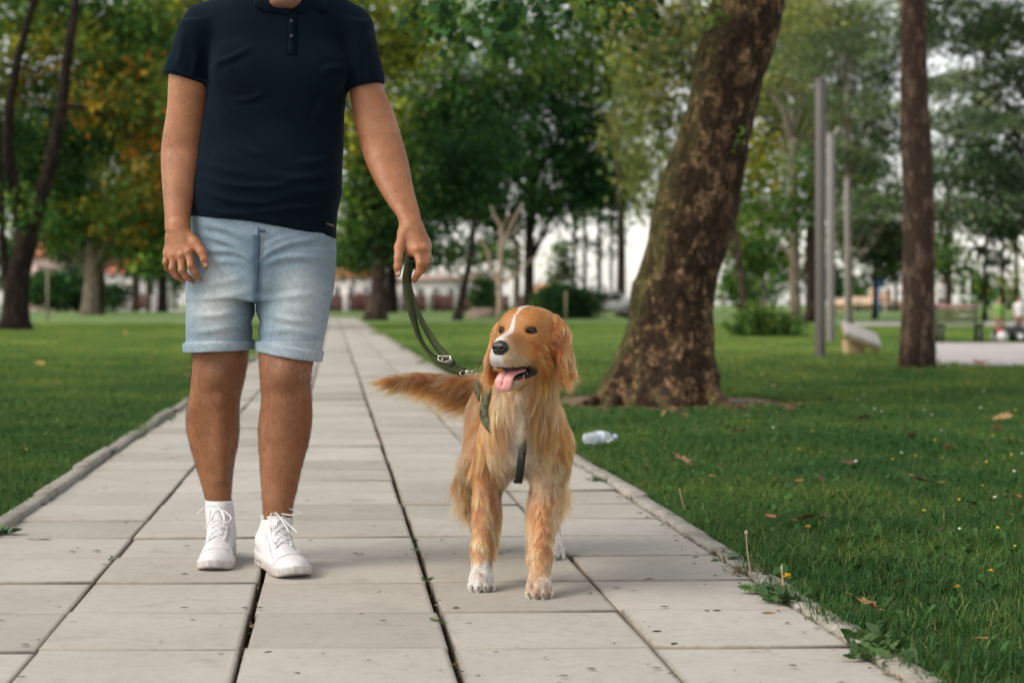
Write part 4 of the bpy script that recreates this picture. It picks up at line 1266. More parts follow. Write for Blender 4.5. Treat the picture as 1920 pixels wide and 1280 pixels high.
def body():
    X = lambda u, Y=4.6: (u - 960) * PX(Y)
    xs = axis([(X(285), X(398), .0026), (X(398), X(720), .0046), (X(720), X(825), .0026)])
    ys = axis([(4.28, 4.42, .0045), (4.42, 4.58, .003), (4.58, 4.86, .0045)])
    zs = axis([(-.0, .72, .0042), (.72, .95, .0026), (.95, 1.42, .0055), (1.42, 1.76, .004)])
    F = Field(xs, ys, zs)
    F.zloft([(s[0], s[1], s[2], s[3] - .014, s[4] - .012) for s in TORSO], n=2.3)
    F.ell(W(488, 480, YB), (.155, .085, .10), k=.03)
    F.zloft(LEGL, k=.02); F.zloft(LEGR, k=.02)
    # knee caps, shin, calf shapes
    for (u, v, Y, s) in ((412, 703, 4.600, 1), (537, 703, 4.515, 1)):
        F.ell(W(u, v, Y - .004), (.030, .024, .036), k=.022)
        F.ell(W(u - 17, v + 16, Y + .008), (.012, .014, .018), k=.02); F.ell(W(u + 17, v + 16, Y + .008), (.012, .014, .018), k=.02); F.ell(W(u, v + 36, Y + .010), (.013, .012, .016), k=.02)
        F.cap(W(u - 1, v + 50, Y + .018), W(u + 3, v + 190, Y + .045), .018, .012, k=.03)
    for Lg, du in ((LEGL, 0), (LEGR, 0)):
        F.ell((Lg[7][1] + .012, Lg[7][2] + .03, Lg[7][0] + .02), (.030, .042, .085), k=.04)
        F.ell((Lg[7][1] - .014, Lg[7][2] + .03, Lg[7][0] + .03), (.030, .040, .080), k=.04)
    # feet (inside the shoes)
    F.cap(W(411, 985, 4.69), W(403, 1062, 4.55), .022, .018, k=.02); F.cap(W(520, 1000, 4.545), W(548, 1068, 4.44), .022, .018, k=.02)
    F.zloft(ARML, k=.02); F.zloft(ARMR, k=.02)
    F.cap(W(545, 25, 4.64), W(388, 52, YB), .06, .058, k=.03); F.cap(W(545, 25, 4.64), W(655, 55, YB), .06, .055, k=.03)
    # neck and head
    F.cap(W(545, 20, 4.635), W(543, -45, 4.60), .062, .060, k=.03)
    Hd = np.array([W(541, 0, 4.58)[0], 4.575, 1.625])
    F.ell(Hd + [0, .012, .015], (.077, .098, .108), k=.02)
    F.ell(Hd + [0, -.030, -.062], (.060, .062, .066), k=.03)
    F.cap(Hd + [-.052, .010, -.072], Hd + [-.022, -.066, -.124], .022, .018, k=.03)
    F.cap(Hd + [.052, .010, -.072], Hd + [.022, -.066, -.124], .022, .018, k=.03)
    F.ell(Hd + [0, -.078, -.122], (.026, .020, .018), k=.02)
    F.cap(Hd + [0, -.092, .012], Hd + [0, -.114, -.028], .009, .014, k=.014)      # nose
    F.cap(Hd + [-.013, -.102, -.033], Hd + [.013, -.102, -.033], .009, k=.008)
    F.cap(Hd + [-.022, -.090, -.066], Hd + [.022, -.090, -.066], .0075, k=.01)    # upper lip
    F.cap(Hd + [-.018, -.090, -.080], Hd + [.018, -.090, -.080], .0085, k=.01)
    F.cap(Hd + [-.022, -.102, -.0735], Hd + [.022, -.102, -.0735], .0022, k=.004, op='s')
    for s in (-1, 1):
        F.ell(Hd + [.033 * s, -.088, .018], (.019, .016, .013), k=.014, op='s')
        F.cap(Hd + [.016 * s, -.090, .034], Hd + [.048 * s, -.078, .036], .008, k=.014)
        F.cap(Hd + [.078 * s, .014, .022], Hd + [.074 * s, .004, -.022], .014, .009, k=.008)
        F.ell(Hd + [.086 * s, .004, .004], (.005, .009, .014), k=.005, op='s')
    # ---- hand hanging beside the shorts (fingers curled, thumb towards the thigh)
    k = .006
    wr = W(334, 425, 4.525)
    K = dict(p=W(315, 474, 4.530), r=W(325, 480, 4.512), m=W(339, 480, 4.502), i=W(354, 473, 4.498))
    for kk in K.values(): F.cap(wr, kk, .0185, .0145, k=.016)
    F.cap(W(322, 445, 4.53), W(348, 447, 4.515), .016, k=.016)
    def fing(pts, rs): 
        F.chain([W(*p) for p in pts], rs, k=.0045)
    fing([(315, 474, 4.530), (311, 492, 4.524), (314, 503, 4.535), (323, 512, 4.556)], [.0105, .0088, .0080, .0066])
    fing([(326, 480, 4.512), (323, 503, 4.502), (330, 517, 4.510), (343, 525, 4.530)], [.0112, .0094, .0084, .0070])
    fing([(340, 480, 4.502), (341, 506, 4.490), (349, 519, 4.497), (362, 527, 4.518)], [.0115, .0096, .0086, .0072])
    fing([(354, 472, 4.498), (358, 498, 4.484), (365, 511, 4.489), (375, 523, 4.508)], [.0115, .0096, .0086, .0070])
    fing([(346, 436, 4.520), (366, 456, 4.500), (378, 472, 4.486), (383, 486, 4.482), (386, 500, 4.488)], [.0150, .0150, .0118, .0100, .0080])
    for q in ((316, 472, 4.519), (327, 477, 4.501), (340, 477, 4.490), (354, 470, 4.487)): F.ell(W(*q), (.007, .006, .007), k=.006)
    # ---- hand closed round the leash handle
    wr = W(771, 425, 4.432)
    for q in ((783, 470, 4.395), (794, 468, 4.400), (799, 462, 4.420), (797, 454, 4.440)): F.cap(wr, W(*q), .0195, .0150, k=.016)
    F.cap(W(757, 440, 4.42), W(771, 470, 4.405), .018, .016, k=.016)
    fing([(783, 472, 4.395), (788, 494, 4.380), (785, 511, 4.384), (777, 525, 4.400)], [.0130, .0108, .0098, .0082])
    fing([(795, 470, 4.402), (798, 492, 4.392), (793, 506, 4.404), (783, 512, 4.424)], [.0128, .0104, .0094, .0080])
    fing([(800, 463, 4.422), (802, 483, 4.415), (796, 497, 4.428), (786, 500, 4.446)], [.0122, .0098, .0090, .0078])
    fing([(798, 455, 4.442), (798, 473, 4.440), (791, 485, 4.452), (782, 487, 4.466)], [.0112, .0088, .0080, .0070])
    fing([(757, 440, 4.415), (749, 464, 4.395), (747, 484, 4.382), (746, 500, 4.380), (746, 514, 4.385)], [.0150, .0140, .0112, .0104, .0080])
    for q in ((782, 466, 4.383), (794, 464, 4.388), (801, 460, 4.408)): F.ell(W(*q), (.008, .007, .008), k=.007)
    V, Q = F.mesh(2)
    return V, Q, Hd

bV, bQ, HD = body()
bN = vnormals(bV, bQ)
def skin_color(P):
    arm = np.array([.385, .170, .080]); leg = np.array([.310, .135, .062]); face = np.array([.36, .19, .115])
    z = P[:, 2:3]
    c = np.where(z < .70, leg, arm)
    isarm = (P[:, 0:1] < -.905) | (P[:, 0:1] > -.43)
    c = np.where((z < .95) & (z > .56) & isarm, arm, c)
    c = np.where(z > 1.45, face, c)
    # redder knuckles and finger ends, darker knees
    q = (sm(.80, .745, z) * isarm * (z > .6))
    c = c * (1 - .22 * q * np.array([.5, 1.0, 1.1]))
    for (u, v, Y) in ((412, 703, 4.6), (537, 703, 4.52)):
        d = np.linalg.norm((P - W(u, v, Y)) * [1, .6, .8], axis=1)[:, None]
        c = c * (1 - .30 * np.exp(-(d / .045) ** 2))
    # beard shadow
    b = np.exp(-(np.linalg.norm((P - (HD + [0, -.05, -.10])) * [.8, .8, 1], axis=1) / .055) ** 4)[:, None] * (P[:, 1:2] < HD[1])
    c = c * (1 - .62 * b)
    lip = np.exp(-((P[:, 0:1] - HD[0]) / .022) ** 4 - ((P[:, 2:3] - HD[2] + .073) / .011) ** 4) * (P[:, 1:2] < HD[1] - .07)
    c = c * (1 - lip) + lip * np.array([.33, .12, .10])
    return c
person = mesh_np('person', bV, bQ, M_SKIN, None, True, {'col': skin_color(bV)})
tag(person, 'man in a navy polo shirt and pale denim shorts holding a dog leash', 'person')

# thumb nails
M_NAIL = mat_simple('nail', (.52, .33, .27), .3, namp=.03)
def nail(u, v, Y, s, R):
    mb = MB(); n = 6
    g = np.array([[x, -.0012 * (1 - x * x) - 0.0004, y] for y in np.linspace(-1, 1, n) for x in np.linspace(-1, 1, 5)])
    g[:, 0] *= .0048 * s * (1 - .25 * np.abs(g[:, 2]) ** 3); g[:, 2] *= .006 * s
    Q = [[i * 5 + j, i * 5 + j + 1, (i + 1) * 5 + j + 1, (i + 1) * 5 + j] for i in range(n - 1) for j in range(4)]
    mb.add(g @ np.asarray(R).T + W(u, v, Y), np.array(Q))
    mb.build('thumbnail', M_NAIL, person)
nail(747, 511, 4.3755, 1.0, rotz(math.radians(-12))); nail(385, 495, 4.4775, 1.0, rotz(math.radians(25)) @ roty(math.radians(-10)))

# body hair on shins and forearms
def mat_hair(name, rough=.55):
    t = NT(name)
    c = t.attr('col')
    p = t.principled(c, rough, spec=.25)
    return t.m
M_BHAIR = mat_hair('body_hair')
def body_hair():
    fc = bV[bQ].mean(1)
    z = fc[:, 2]; isarm = (fc[:, 0] < -.905) | (fc[:, 0] > -.43)
    w = np.where((z < .60) & (z > .13) & ~((z > .5) & isarm), 1.0, 0.0)
    w = np.where((z < 1.16) & (z > .86) & isarm, .9, w)
    w *= (fc[:, 1] < 4.80)
    P, N, i = sample_surface(bV, bQ, 30000, w)
    down = np.array([0, 0, -1.0]) + RNG.normal(0, .28, P.shape)
    T = down - N * (down * N).sum(1, keepdims=True); T /= np.linalg.norm(T, axis=1, keepdims=True)
    leg = (P[:, 2] < .62)
    L = np.where(leg, RNG.uniform(.008, .017, len(P)), RNG.uniform(.005, .010, len(P)))[:, None]
    K = 4; pts = []
    for k in range(K):
        t_ = k / (K - 1)
        pts.append(P + T * L * t_ + N * L * (.45 * t_ - .25 * t_ * t_))
    pts = np.stack(pts, 1)
    rad = np.linspace(1, .2, K)[None] * np.where(leg, .000078, .000075)[:, None]
    col = np.tile(np.array([.050, .026, .014]), (len(P), 1))
    o = curves_obj('body_hair', pts, rad, col, M_BHAIR, person); o['kind'] = 'stuff'
body_hair()

# eyes and hair of the head (just above the frame)
M_EYEW = mat_simple('eye_white', (.75, .72, .68), .2, namp=.02); M_IRIS = mat_simple('brown_iris', (.05, .025, .012), .15)
M_HAIRD = mat_simple('dark_hair', (.018, .012, .009), .5, nscale=200, namp=.5, bump=.8)
def uvsphere(c, r, nu=16, nv=10):
    c = np.asarray(c, float); r = np.broadcast_to(np.asarray(r, float), (3,))
    th = np.linspace(0, 2 * np.pi, nu, endpoint=False); ph = np.linspace(0, np.pi, nv + 1)
    V = np.array([[math.sin(p) * math.cos(t), math.sin(p) * math.sin(t), math.cos(p)] for p in ph for t in th]) * r + c
    Q = [[i * nu + j, (i + 1) * nu + j, (i + 1) * nu + (j + 1) % nu, i * nu + (j + 1) % nu] for i in range(nv) for j in range(nu)]
    return V, np.array(Q)
for s in (-1, 1):
    V, Q = uvsphere(HD + [.033 * s, -.076, .018], .0125); e = mesh_np('eye', V, Q, M_EYEW, person)
    V, Q = uvsphere(HD + [.033 * s, -.0855, .018], (.0058, .0035, .0058)); mesh_np('iris', V, Q, M_IRIS, e)
F = Field(axis([(HD[0] - .11, HD[0] + .11, .004)]), axis([(HD[1] - .13, HD[1] + .14, .004)]), axis([(HD[2] - .10, HD[2] + .15, .004)]))
F.ell(HD + [0, .018, .022], (.084, .102, .114))
F.ell(HD + [0, -.085, -.035], (.10, .085, .085), op='s', k=.015)
F.ell(HD + [0, .09, -.10], (.09, .06, .06), op='s', k=.02)
V, Q = F.mesh(1); V += .003 * fbm(V, 60, 3)[:, None] * vnormals(V, Q)
mesh_np('hair', V, Q, M_HAIRD, person)

# ---------------------------------------------------------------- clothing
def fold_disp(V, N, folds, front=True):
    """folds: (points [(u,v)...], Y, amplitude m, width px)"""
    u = 960 + V[:, 0] * FPX / V[:, 1]; v = HOR - (V[:, 2] - CAM_H) * FPX / V[:, 1]
    d = np.zeros(len(V))
    for pts, amp, wd in folds:
        P = spline(np.array(pts, float), 14)
        best = np.full(len(V), 1e9); tt = np.zeros(len(V))
        for i in range(len(P) - 1):
            a = P[i]; b = P[i + 1]; ab = b - a; L = ab @ ab + 1e-9
            t = np.clip(((u - a[0]) * ab[0] + (v - a[1]) * ab[1]) / L, 0, 1)
            dd = np.hypot(u - a[0] - t * ab[0], v - a[1] - t * ab[1])
            m = dd < best; best[m] = dd[m]; tt[m] = ((i + t) / (len(P) - 1))[m]
        prof = np.exp(-(best / wd) ** 2) * np.sin(np.pi * np.clip(tt, 0.02, .98)) ** .6
        prof2 = np.exp(-((best - wd * 1.6) / wd) ** 2) * np.sin(np.pi * np.clip(tt, 0.02, .98))
        f = np.clip(-N[:, 1] * 1.6, 0, 1) if front else 1
        d += amp * prof * f - amp * .35 * prof2 * f
    return V + N * d[:, None]

def mat_jersey():
    t = NT('navy_jersey')
    g = t.n('ShaderNodeNewGeometry'); pos = g.outputs['Position']
    wv = t.n('ShaderNodeTexNoise'); wv.inputs['Scale'].default_value = 900; wv.inputs['Detail'].default_value = 2; t.l(pos, wv.inputs['Vector'])
    n1 = t.noise(pos, 6, 3)
    c = t.ramp(n1, [(0.3, (0.0012, 0.0046, 0.0088)), (0.7, (0.0023, 0.0076, 0.0138))])
    c = t.mix(c, t.ramp(wv.outputs[0], [(0.3, 0.7), (0.7, 1.35)]), 0.8, 'MULTIPLY')
    p = t.principled(c, 0.95, t.bump(wv.outputs[0], 0.25, 0.0008), 0.10)
    p.inputs['Sheen Weight'].default_value = 0.05; p.inputs['Sheen Roughness'].default_value = 0.45
    p.inputs['Sheen Tint'].default_value = (0.35, 0.5, 0.8, 1)
    return t.m
M_NAVY = mat_jersey()

def shirt():
    xs = axis([(W(288, 0, 4.6)[0], W(738, 0, 4.6)[0], .0040)]); ys = axis([(4.44, 4.80, .0040)]); zs = axis([(.84, 1.60, .0040)])
    F = Field(xs, ys, zs)
    tor = list(TORSO)
    F.zloft(tor, n=2.35)
    F.cap(W(545, 8, 4.64), W(388, 52, YB), .072, .068, k=.03); F.cap(W(545, 8, 4.64), W(655, 55, YB), .072, .066, k=.03)
    SL = [st(45, 338, 425, 4.61, .066), st(80, 326, 416, 4.61, .068), st(110, 314, 406, 4.61, .068), st(135, 305, 398, 4.61, .067), st(175, 300, 396, 4.61, .066)]
    SRr = [st(45, 640, 694, 4.61, .064), st(80, 642, 706, 4.61, .067), st(110, 644, 713, 4.61, .067), st(135, 648, 718, 4.61, .066), st(185, 654, 725, 4.61, .065)]
    hl = lambda X, Y, Z: (W(303, 136, 4.6)[2] + (X - W(303, 136, 4.6)[0]) * (-(162 - 136) / (393 - 303.)) - .25 * (Y - 4.61) ** 2) - Z
    hr = lambda X, Y, Z: (W(652, 168, 4.6)[2] + (X - W(652, 168, 4.6)[0]) * ((168 - 154) / (722 - 652.))) - Z
    F.zloft(SL, k=.018, cut=hl); F.zloft(SRr, k=.018, cut=hr)
    # pectorals and belly volume
    F.ell(W(470, 130, 4.535), (.085, .035, .06), k=.05); F.ell(W(590, 130, 4.535), (.080, .035, .06), k=.05)
    F.ell(W(505, 330, 4.54), (.11, .035, .09), k=.06)
    # neck opening
    F.cap(W(545, -10, 4.61), W(543, -120, 4.55), .066, .080, op='s', k=.004)
    F.cap(W(545, 8, 4.50), W(543, -60, 4.50), .010, .045, op='s', k=.01)
    # hem
    X0, X1 = W(357, 0, YB)[0], W(632, 0, YB)[0]
    zl = W(357, 404, 4.49)[2]; zr = W(632, 447, 4.49)[2]
    def hem(X, Y, Z):
        s = (X - X0) / (X1 - X0)
        return (zl + (zr - zl) * s + .012 * np.sin(s * 3.1) * (Y < 4.6) + .03 * np.clip(Y - 4.55, 0, .2)) - Z
    F.apply(lambda X, Y, Z: -hem(X, Y, Z) + 0 * X, (xs[0], ys[0], .80), (xs[-1], ys[-1], 1.02), op='i') if False else None
    sl = np.searchsorted(F.ax[2], 1.05)
    h = hem(F.ax[0][:, None, None], F.ax[1][None, :, None], F.ax[2][None, None, :sl]).astype(np.float32)
    inside_arm = (F.ax[0] < -5)
    F.F[:, :, :sl] = np.maximum(F.F[:, :, :sl], h)
    F.shell(.0075)
    V, Q = F.mesh(2)
    N = vnormals(V, Q)
    folds = [([(398, 128), (415, 116), (440, 106), (472, 90)], .006, 6), ([(400, 110), (425, 122), (440, 138)], .004, 6), ([(392, 160), (425, 205), (482, 268)], .005, 7), ([(436, 190), (470, 186), (500, 172)], .0035, 6),
             ([(390, 200), (420, 245), (450, 275), (510, 295)], .004, 8), ([(642, 150), (622, 170), (600, 205), (592, 240)], .004, 8), ([(650, 130), (625, 128), (600, 140)], .004, 7),
             ([(372, 330), (430, 346), (500, 350), (560, 338)], .005, 6), ([(368, 352), (420, 372), (490, 380), (540, 372)], .0045, 6), ([(375, 300), (420, 318), (470, 322)], .0045, 7),
             ([(640, 310), (600, 330), (550, 334), (500, 326)], .005, 7), ([(637, 340), (600, 356), (560, 358)], .0045, 6), ([(634, 375), (590, 388), (540, 390), (480, 398)], .004, 6), ([(362, 385), (410, 398), (470, 402)], .004, 5),
             ([(640, 280), (605, 300), (560, 305)], .004, 7), ([(345, 60), (338, 95), (330, 130)], .003, 6), ([(370, 90), (366, 120), (360, 148)], .0035, 7), ([(690, 70), (694, 110), (692, 145)], .003, 6), ([(668, 90), (672, 125), (676, 155)], .003, 6)]
    V = fold_disp(V, N, folds)
    q = V * [1, 1, 1]
    low = sm(1.12, .98, V[:, 2])
    n = fbm(q, (5, 5, 16), 21, 2) * .0035 * (.35 + low) + fbm(q, (9, 9, 9), 25, 2) * .0022
    V = V + N * n[:, None]
    o = mesh_np('polo_shirt', V, Q, M_NAVY, person)
    tag(o, 'navy blue polo shirt')
    return V
sV = shirt()
def shirt_front(u, v, off=.002):
    """point on the front surface of the shirt seen at photo pixel (u, v)"""
    d = np.array([(u - 960) / FPX, 1.0, -(v - HOR) / FPX])
    t = sV[:, 1]
    e = np.hypot(sV[:, 0] - d[0] * t, sV[:, 2] - CAM_H - d[2] * t)
    c = np.argsort(e)[:14]
    y = sV[c, 1].min() - off
    return np.array([0, 0, CAM_H]) + d * y
# collar: two leaves, placket, buttons, hem bands
shirt_o = [o for o in person.children if o.name == 'polo_shirt'][0]
mb = MB()
nb = W(545, 5, 4.60)
for s in (-1, 1):
    tipu = 476 if s < 0 else 611
    A = [shirt_front(543 + 2 * s, 27, .006), shirt_front(543 + s * 30, 20, .008), shirt_front(543 + s * 52, 12, .010)]
    tv = 11 if s < 0 else 21
    outer = np.array([shirt_front(545 + 1 * s, 30, .006), shirt_front(543 + s * 20, 24, .006), shirt_front(543 + s * 44, 20, .008), shirt_front(tipu - 3 * s, tv + 1, .010), shirt_front(tipu, tv, .011), shirt_front(tipu + s, tv - 5, .012), W(tipu + 3 * s, -8, 4.56), W(tipu - 4 * s, -28, 4.63), W(545 + 40 * s, -38, 4.69), W(545, -40, 4.71)])
    inner = np.array([W(544, 22, 4.505), W(545 + 18 * s, 4, 4.505), W(545 + 34 * s, -14, 4.53), W(545 + 42 * s, -28, 4.57), W(545 + 44 * s, -45, 4.63), W(545 + 26 * s, -58, 4.67), W(545, -60, 4.69)])
    n = 28
    O = spline(outer, n); I = spline(inner, n)
    M_ = (O + I) / 2 + [0, -.004, .010]
    rows = [O + [0, 0, 0], M_, I, I + [0, .004, -.003], M_ + [0, .004, -.004], O + [0, .004, -.002]]
    V = np.stack(rows, 1).reshape(-1, 3); m = len(rows)
    Q = [[i * m + j, i * m + (j + 1) % m, (i + 1) * m + (j + 1) % m, (i + 1) * m + j] for i in range(n - 1) for j in range(m)]
    mb.add(V, np.array(Q))
mb.build('collar', M_NAVY, shirt_o)
mb = MB()
pts = [shirt_front(545 + du, v, .0022) for v, du in ((26, 1), (45, 1), (65, 1), (85, 0), (100, 0))]
mb.ribbon(spline(pts, 14), (0, -1, 0), .024, .0022)
mb.ribbon(spline([p + [-.0105, -.0012, 0] for p in pts], 14), (0, -1, 0), .0022, .0018)
mb.ribbon([pts[-1] + [-.013, -.0012, 0], pts[-1] + [.013, -.0012, 0]], (0, -1, 0), .003, .002)
mb.build('placket', M_NAVY, shirt_o)
M_BTN = mat_simple('navy_button', (.008, .012, .020), .6)
for v in (40, 68):
    c = shirt_front(547, v, .0048); th = np.linspace(0, 2 * np.pi, 17)[:-1]
    mb = MB(); mb.tube([c + [0, .002, 0], c + [0, -.0006, 0]], [.0052, .0048], 14); mb.build('button', M_BTN, shirt_o)
# stitched bands at the sleeve hems and a small side tag
for a in (((312, 130), (330, 134), (365, 146), (395, 155)), ((656, 160), (675, 158), (698, 152), (710, 149))):
    pts = [shirt_front(u, v, .0012) for u, v in a]
    mb = MB(); mb.ribbon(spline(pts, 16), (0, -1, .1), .0022, .0016); mb.build('seam', M_NAVY, shirt_o)
c = [shirt_front(613, 419, .0015), shirt_front(626, 424, .0015)]
mb = MB(); mb.ribbon(c, (0, -1, 0), .006, .0015); mb.build('side_tag', mat_simple('brown_tag', (.10, .07, .045), .6), shirt_o)

def mat_denim():
    t = NT('light_denim')
    g = t.n('ShaderNodeNewGeometry'); pos = g.outputs['Position']
    mp = t.n('ShaderNodeMapping'); mp.inputs['Scale'].default_value = (1, 1, .35); t.l(pos, mp.inputs['Vector'])
    n1 = t.noise(pos, 11, 5, 0.6); n2 = t.noise(mp.outputs[0], 240, 3, 0.7); n3 = t.noise(pos, 700, 2)
    n4 = t.noise(pos, 55, 4, 0.7)
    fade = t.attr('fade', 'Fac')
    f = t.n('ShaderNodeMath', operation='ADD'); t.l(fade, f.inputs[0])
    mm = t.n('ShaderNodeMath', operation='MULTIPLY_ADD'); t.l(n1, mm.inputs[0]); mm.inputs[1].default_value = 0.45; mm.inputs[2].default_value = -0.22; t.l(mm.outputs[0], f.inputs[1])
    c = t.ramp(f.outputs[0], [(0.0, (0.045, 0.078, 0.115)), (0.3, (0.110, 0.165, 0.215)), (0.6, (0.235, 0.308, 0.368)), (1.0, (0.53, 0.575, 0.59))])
    c = t.mix(c, t.ramp(n2, [(0.3, 0.80), (0.7, 1.14)]), 0.8, 'MULTIPLY')
    c = t.mix(c, t.ramp(n4, [(0.3, 0.86), (0.7, 1.08)]), 0.8, 'MULTIPLY')
    t.principled(c, 0.85, t.bump(n3, 0.3, 0.0008, t.bump(n4, .2, .002)), 0.2)
    return t.m
M_DENIM = mat_denim()
def shorts():
    xs = axis([(W(325, 0, 4.6)[0], W(650, 0, 4.6)[0], .0036)]); ys = axis([(4.44, 4.80, .0036)]); zs = axis([(.53, .99, .0036)])
    F = Field(xs, ys, zs)
    F.zloft([st(380, 364, 628, YB, .118), st(420, 361, 629, YB, .120), st(470, 356, 630, YB, .121), st(520, 353, 627, YB, .120), st(560, 352, 622, YB, .108)], n=2.4)
    L = [st(470, 356, 480, 4.62, .10), st(520, 352, 479, 4.625, .108), st(570, 350, 478, 4.63, .103), (st(610, 349, 476, 4.635, .097)), st(640, 349, 473, 4.64, .092), st(662, 349, 471, 4.64, .090), st(700, 350, 470, 4.64, .09)]
    R = [st(470, 480, 630, 4.61, .10), st(520, 481, 626, 4.61, .108), st(570, 482, 620, 4.605, .103), st(610, 483, 614, 4.60, .098), st(650, 485, 605, 4.59, .092), st(678, 486, 599, 4.585, .090), st(720, 486, 598, 4.585, .09)]
    cl = lambda X, Y, Z: W(350, 663, 4.55)[2] + (X - W(350, 0, 4.6)[0]) * .045 - Z
    cr = lambda X, Y, Z: W(484, 660, 4.5)[2] - (X - W(484, 0, 4.6)[0]) * .17 - Z
    F.zloft(L, k=.010, cut=cl); F.zloft(R, k=.010, cut=cr)
    # slit between the legs
    F.cap(W(480, 604, 4.40), W(480, 604, 4.80), .004, op='s', k=.03); F.cap(W(480, 640, 4.40), W(480, 640, 4.80), .006, op='s', k=.008)
    F.ell(W(488, 520, 4.535), (.035, .02, .055), k=.05)
    # turned-up cuffs
    for st_, a, b in ((L, cl, .0275), (R, cr, .0300)):
        base = a
        F.zloft(st_, off=.0085, k=.0010, cut=lambda X, Y, Z, base=base, b=b: np.maximum(base(X, Y, Z) - .0005, Z - (base(X, Y, Z) + Z) - b))
    F.shell(.0085)
    V, Q = F.mesh(1)
    N = vnormals(V, Q)
    folds = [([(372, 438), (420, 452), (455, 472), (479, 492)], .006, 6), ([(376, 470), (420, 470), (455, 480), (478, 495)], .006, 6), ([(360, 500), (410, 490), (450, 492), (476, 505)], .004, 6), ([(375, 420), (425, 430), (470, 452)], .004, 6),
             ([(482, 492), (510, 470), (545, 456), (590, 450)], .006, 6), ([(484, 500), (520, 486), (560, 482), (610, 486)], .005, 7), ([(488, 470), (520, 452), (565, 440)], .004, 6), ([(360, 535), (410, 530), (460, 520)], .003, 6),
             ([(362, 592), (410, 590), (470, 574)], .004, 6), ([(365, 560), (420, 556), (470, 545)], .003, 6), ([(490, 560), (540, 556), (610, 548)], .003, 7), ([(490, 585), (540, 600), (600, 604)], .0035, 6), ([(488, 625), (540, 618), (600, 630)], .003, 7), ([(355, 625), (410, 618), (465, 605)], .003, 6)]
    V = fold_disp(V, N, folds)
    V = V + N * (fbm(V, (7, 7, 18), 41, 2) * .0022)[:, None]
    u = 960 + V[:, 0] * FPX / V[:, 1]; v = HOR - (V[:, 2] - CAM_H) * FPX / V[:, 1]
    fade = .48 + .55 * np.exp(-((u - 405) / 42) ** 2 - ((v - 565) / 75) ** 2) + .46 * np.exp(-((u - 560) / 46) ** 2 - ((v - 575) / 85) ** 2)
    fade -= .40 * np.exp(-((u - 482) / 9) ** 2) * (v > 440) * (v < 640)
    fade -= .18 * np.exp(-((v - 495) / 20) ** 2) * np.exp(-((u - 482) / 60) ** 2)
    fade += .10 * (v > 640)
    fade += .3 * fold_disp(np.array(V), N, folds)[:, 1] * 0
    # worn ridges along the folds
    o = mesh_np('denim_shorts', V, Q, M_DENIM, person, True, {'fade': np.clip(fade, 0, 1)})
    tag(o, 'light blue denim shorts with turned-up cuffs')
    return o, V
shorts_o, hV = shorts()
def on_front(VV, u, v, off=.0015):
    d = np.array([(u - 960) / FPX, 1.0, -(v - HOR) / FPX])
    e = np.hypot(VV[:, 0] - d[0] * VV[:, 1], VV[:, 2] - CAM_H - d[2] * VV[:, 1])
    c = np.argsort(e)[:10]
    return np.array([0, 0, CAM_H]) + d * (VV[c, 1].min() - off)
M_STITCH = mat_simple('dark_denim_seam', (.045, .085, .14), .85); M_THREAD = mat_simple('orange_thread', (.35, .24, .15), .8)
mb = MB()
fly = [(484, 426), (484, 450), (483, 480), (482, 510), (481, 540), (480, 585)]
mb.ribbon(spline([on_front(hV, *p, .002) for p in fly], 24), (0, -1, 0), .0022, .0022)
mb.build('seam', M_STITCH, shorts_o)
mb = MB(); mb.ribbon(spline([on_front(hV, u, v, .0004) for u, v in ((494, 428), (493, 450), (491, 470), (487, 488))], 14), (0, -1, 0), .0009, .0012); mb.build('stitching', M_THREAD, shorts_o)
mb = MB(); mb.ribbon(spline([on_front(hV, u, v, .003) for u, v in ((484, 432), (490, 432), (497, 433))], 8), (0, -1, 0), .007, .0015); mb.build('waist_tab', M_STITCH, shorts_o)

# ---------------------------------------------------------------- shoes
def mat_white(name, c, r=.6):
    t = NT(name)
    g = t.n('ShaderNodeNewGeometry'); pos = g.outputs['Position']
    n1 = t.noise(pos, 18, 4); n2 = t.noise(pos, 900, 2)
    col = t.ramp(n1, [(0.3, tuple(x * .93 for x in c)), (0.7, c)])
    t.principled(col, r, t.bump(n2, 0.25, 0.0006), 0.4)
    return t.m
M_SHOE = mat_white('white_knit', (.62, .61, .63)); M_SOLE = mat_white('white_rubber', (.54, .52, .50), .5)
def dirty_sole():
    t = NT('scuffed_rubber'); g = t.n('ShaderNodeNewGeometry'); pos = g.outputs['Position']; n1 = t.noise(pos, 60, 5, .7); n2 = t.noise(pos, 14, 3)
    sx = t.n('ShaderNodeSeparateXYZ'); t.l(pos, sx.inputs[0]); mr = t.n('ShaderNodeMapRange'); mr.inputs[1].default_value = .030; mr.inputs[2].default_value = .004; t.l(sx.outputs[2], mr.inputs[0])
    m = t.n('ShaderNodeMath', operation='MULTIPLY'); t.l(mr.outputs[0], m.inputs[0]); t.l(t.ramp(n1, [(.35, .1), (.65, 1.0)]), m.inputs[1])
    c = t.mix((.55, .53, .51), (.22, .16, .11), m.outputs[0]); c = t.mix(c, t.ramp(n2, [(.3, .85), (.7, 1.05)]), 1.0, 'MULTIPLY')
    t.principled(c, .6, t.bump(n1, .2, .001), .4); return t.m
M_SOLE = dirty_sole(); M_LACE = mat_white('white_lace', (.70, .69, .70), .7)
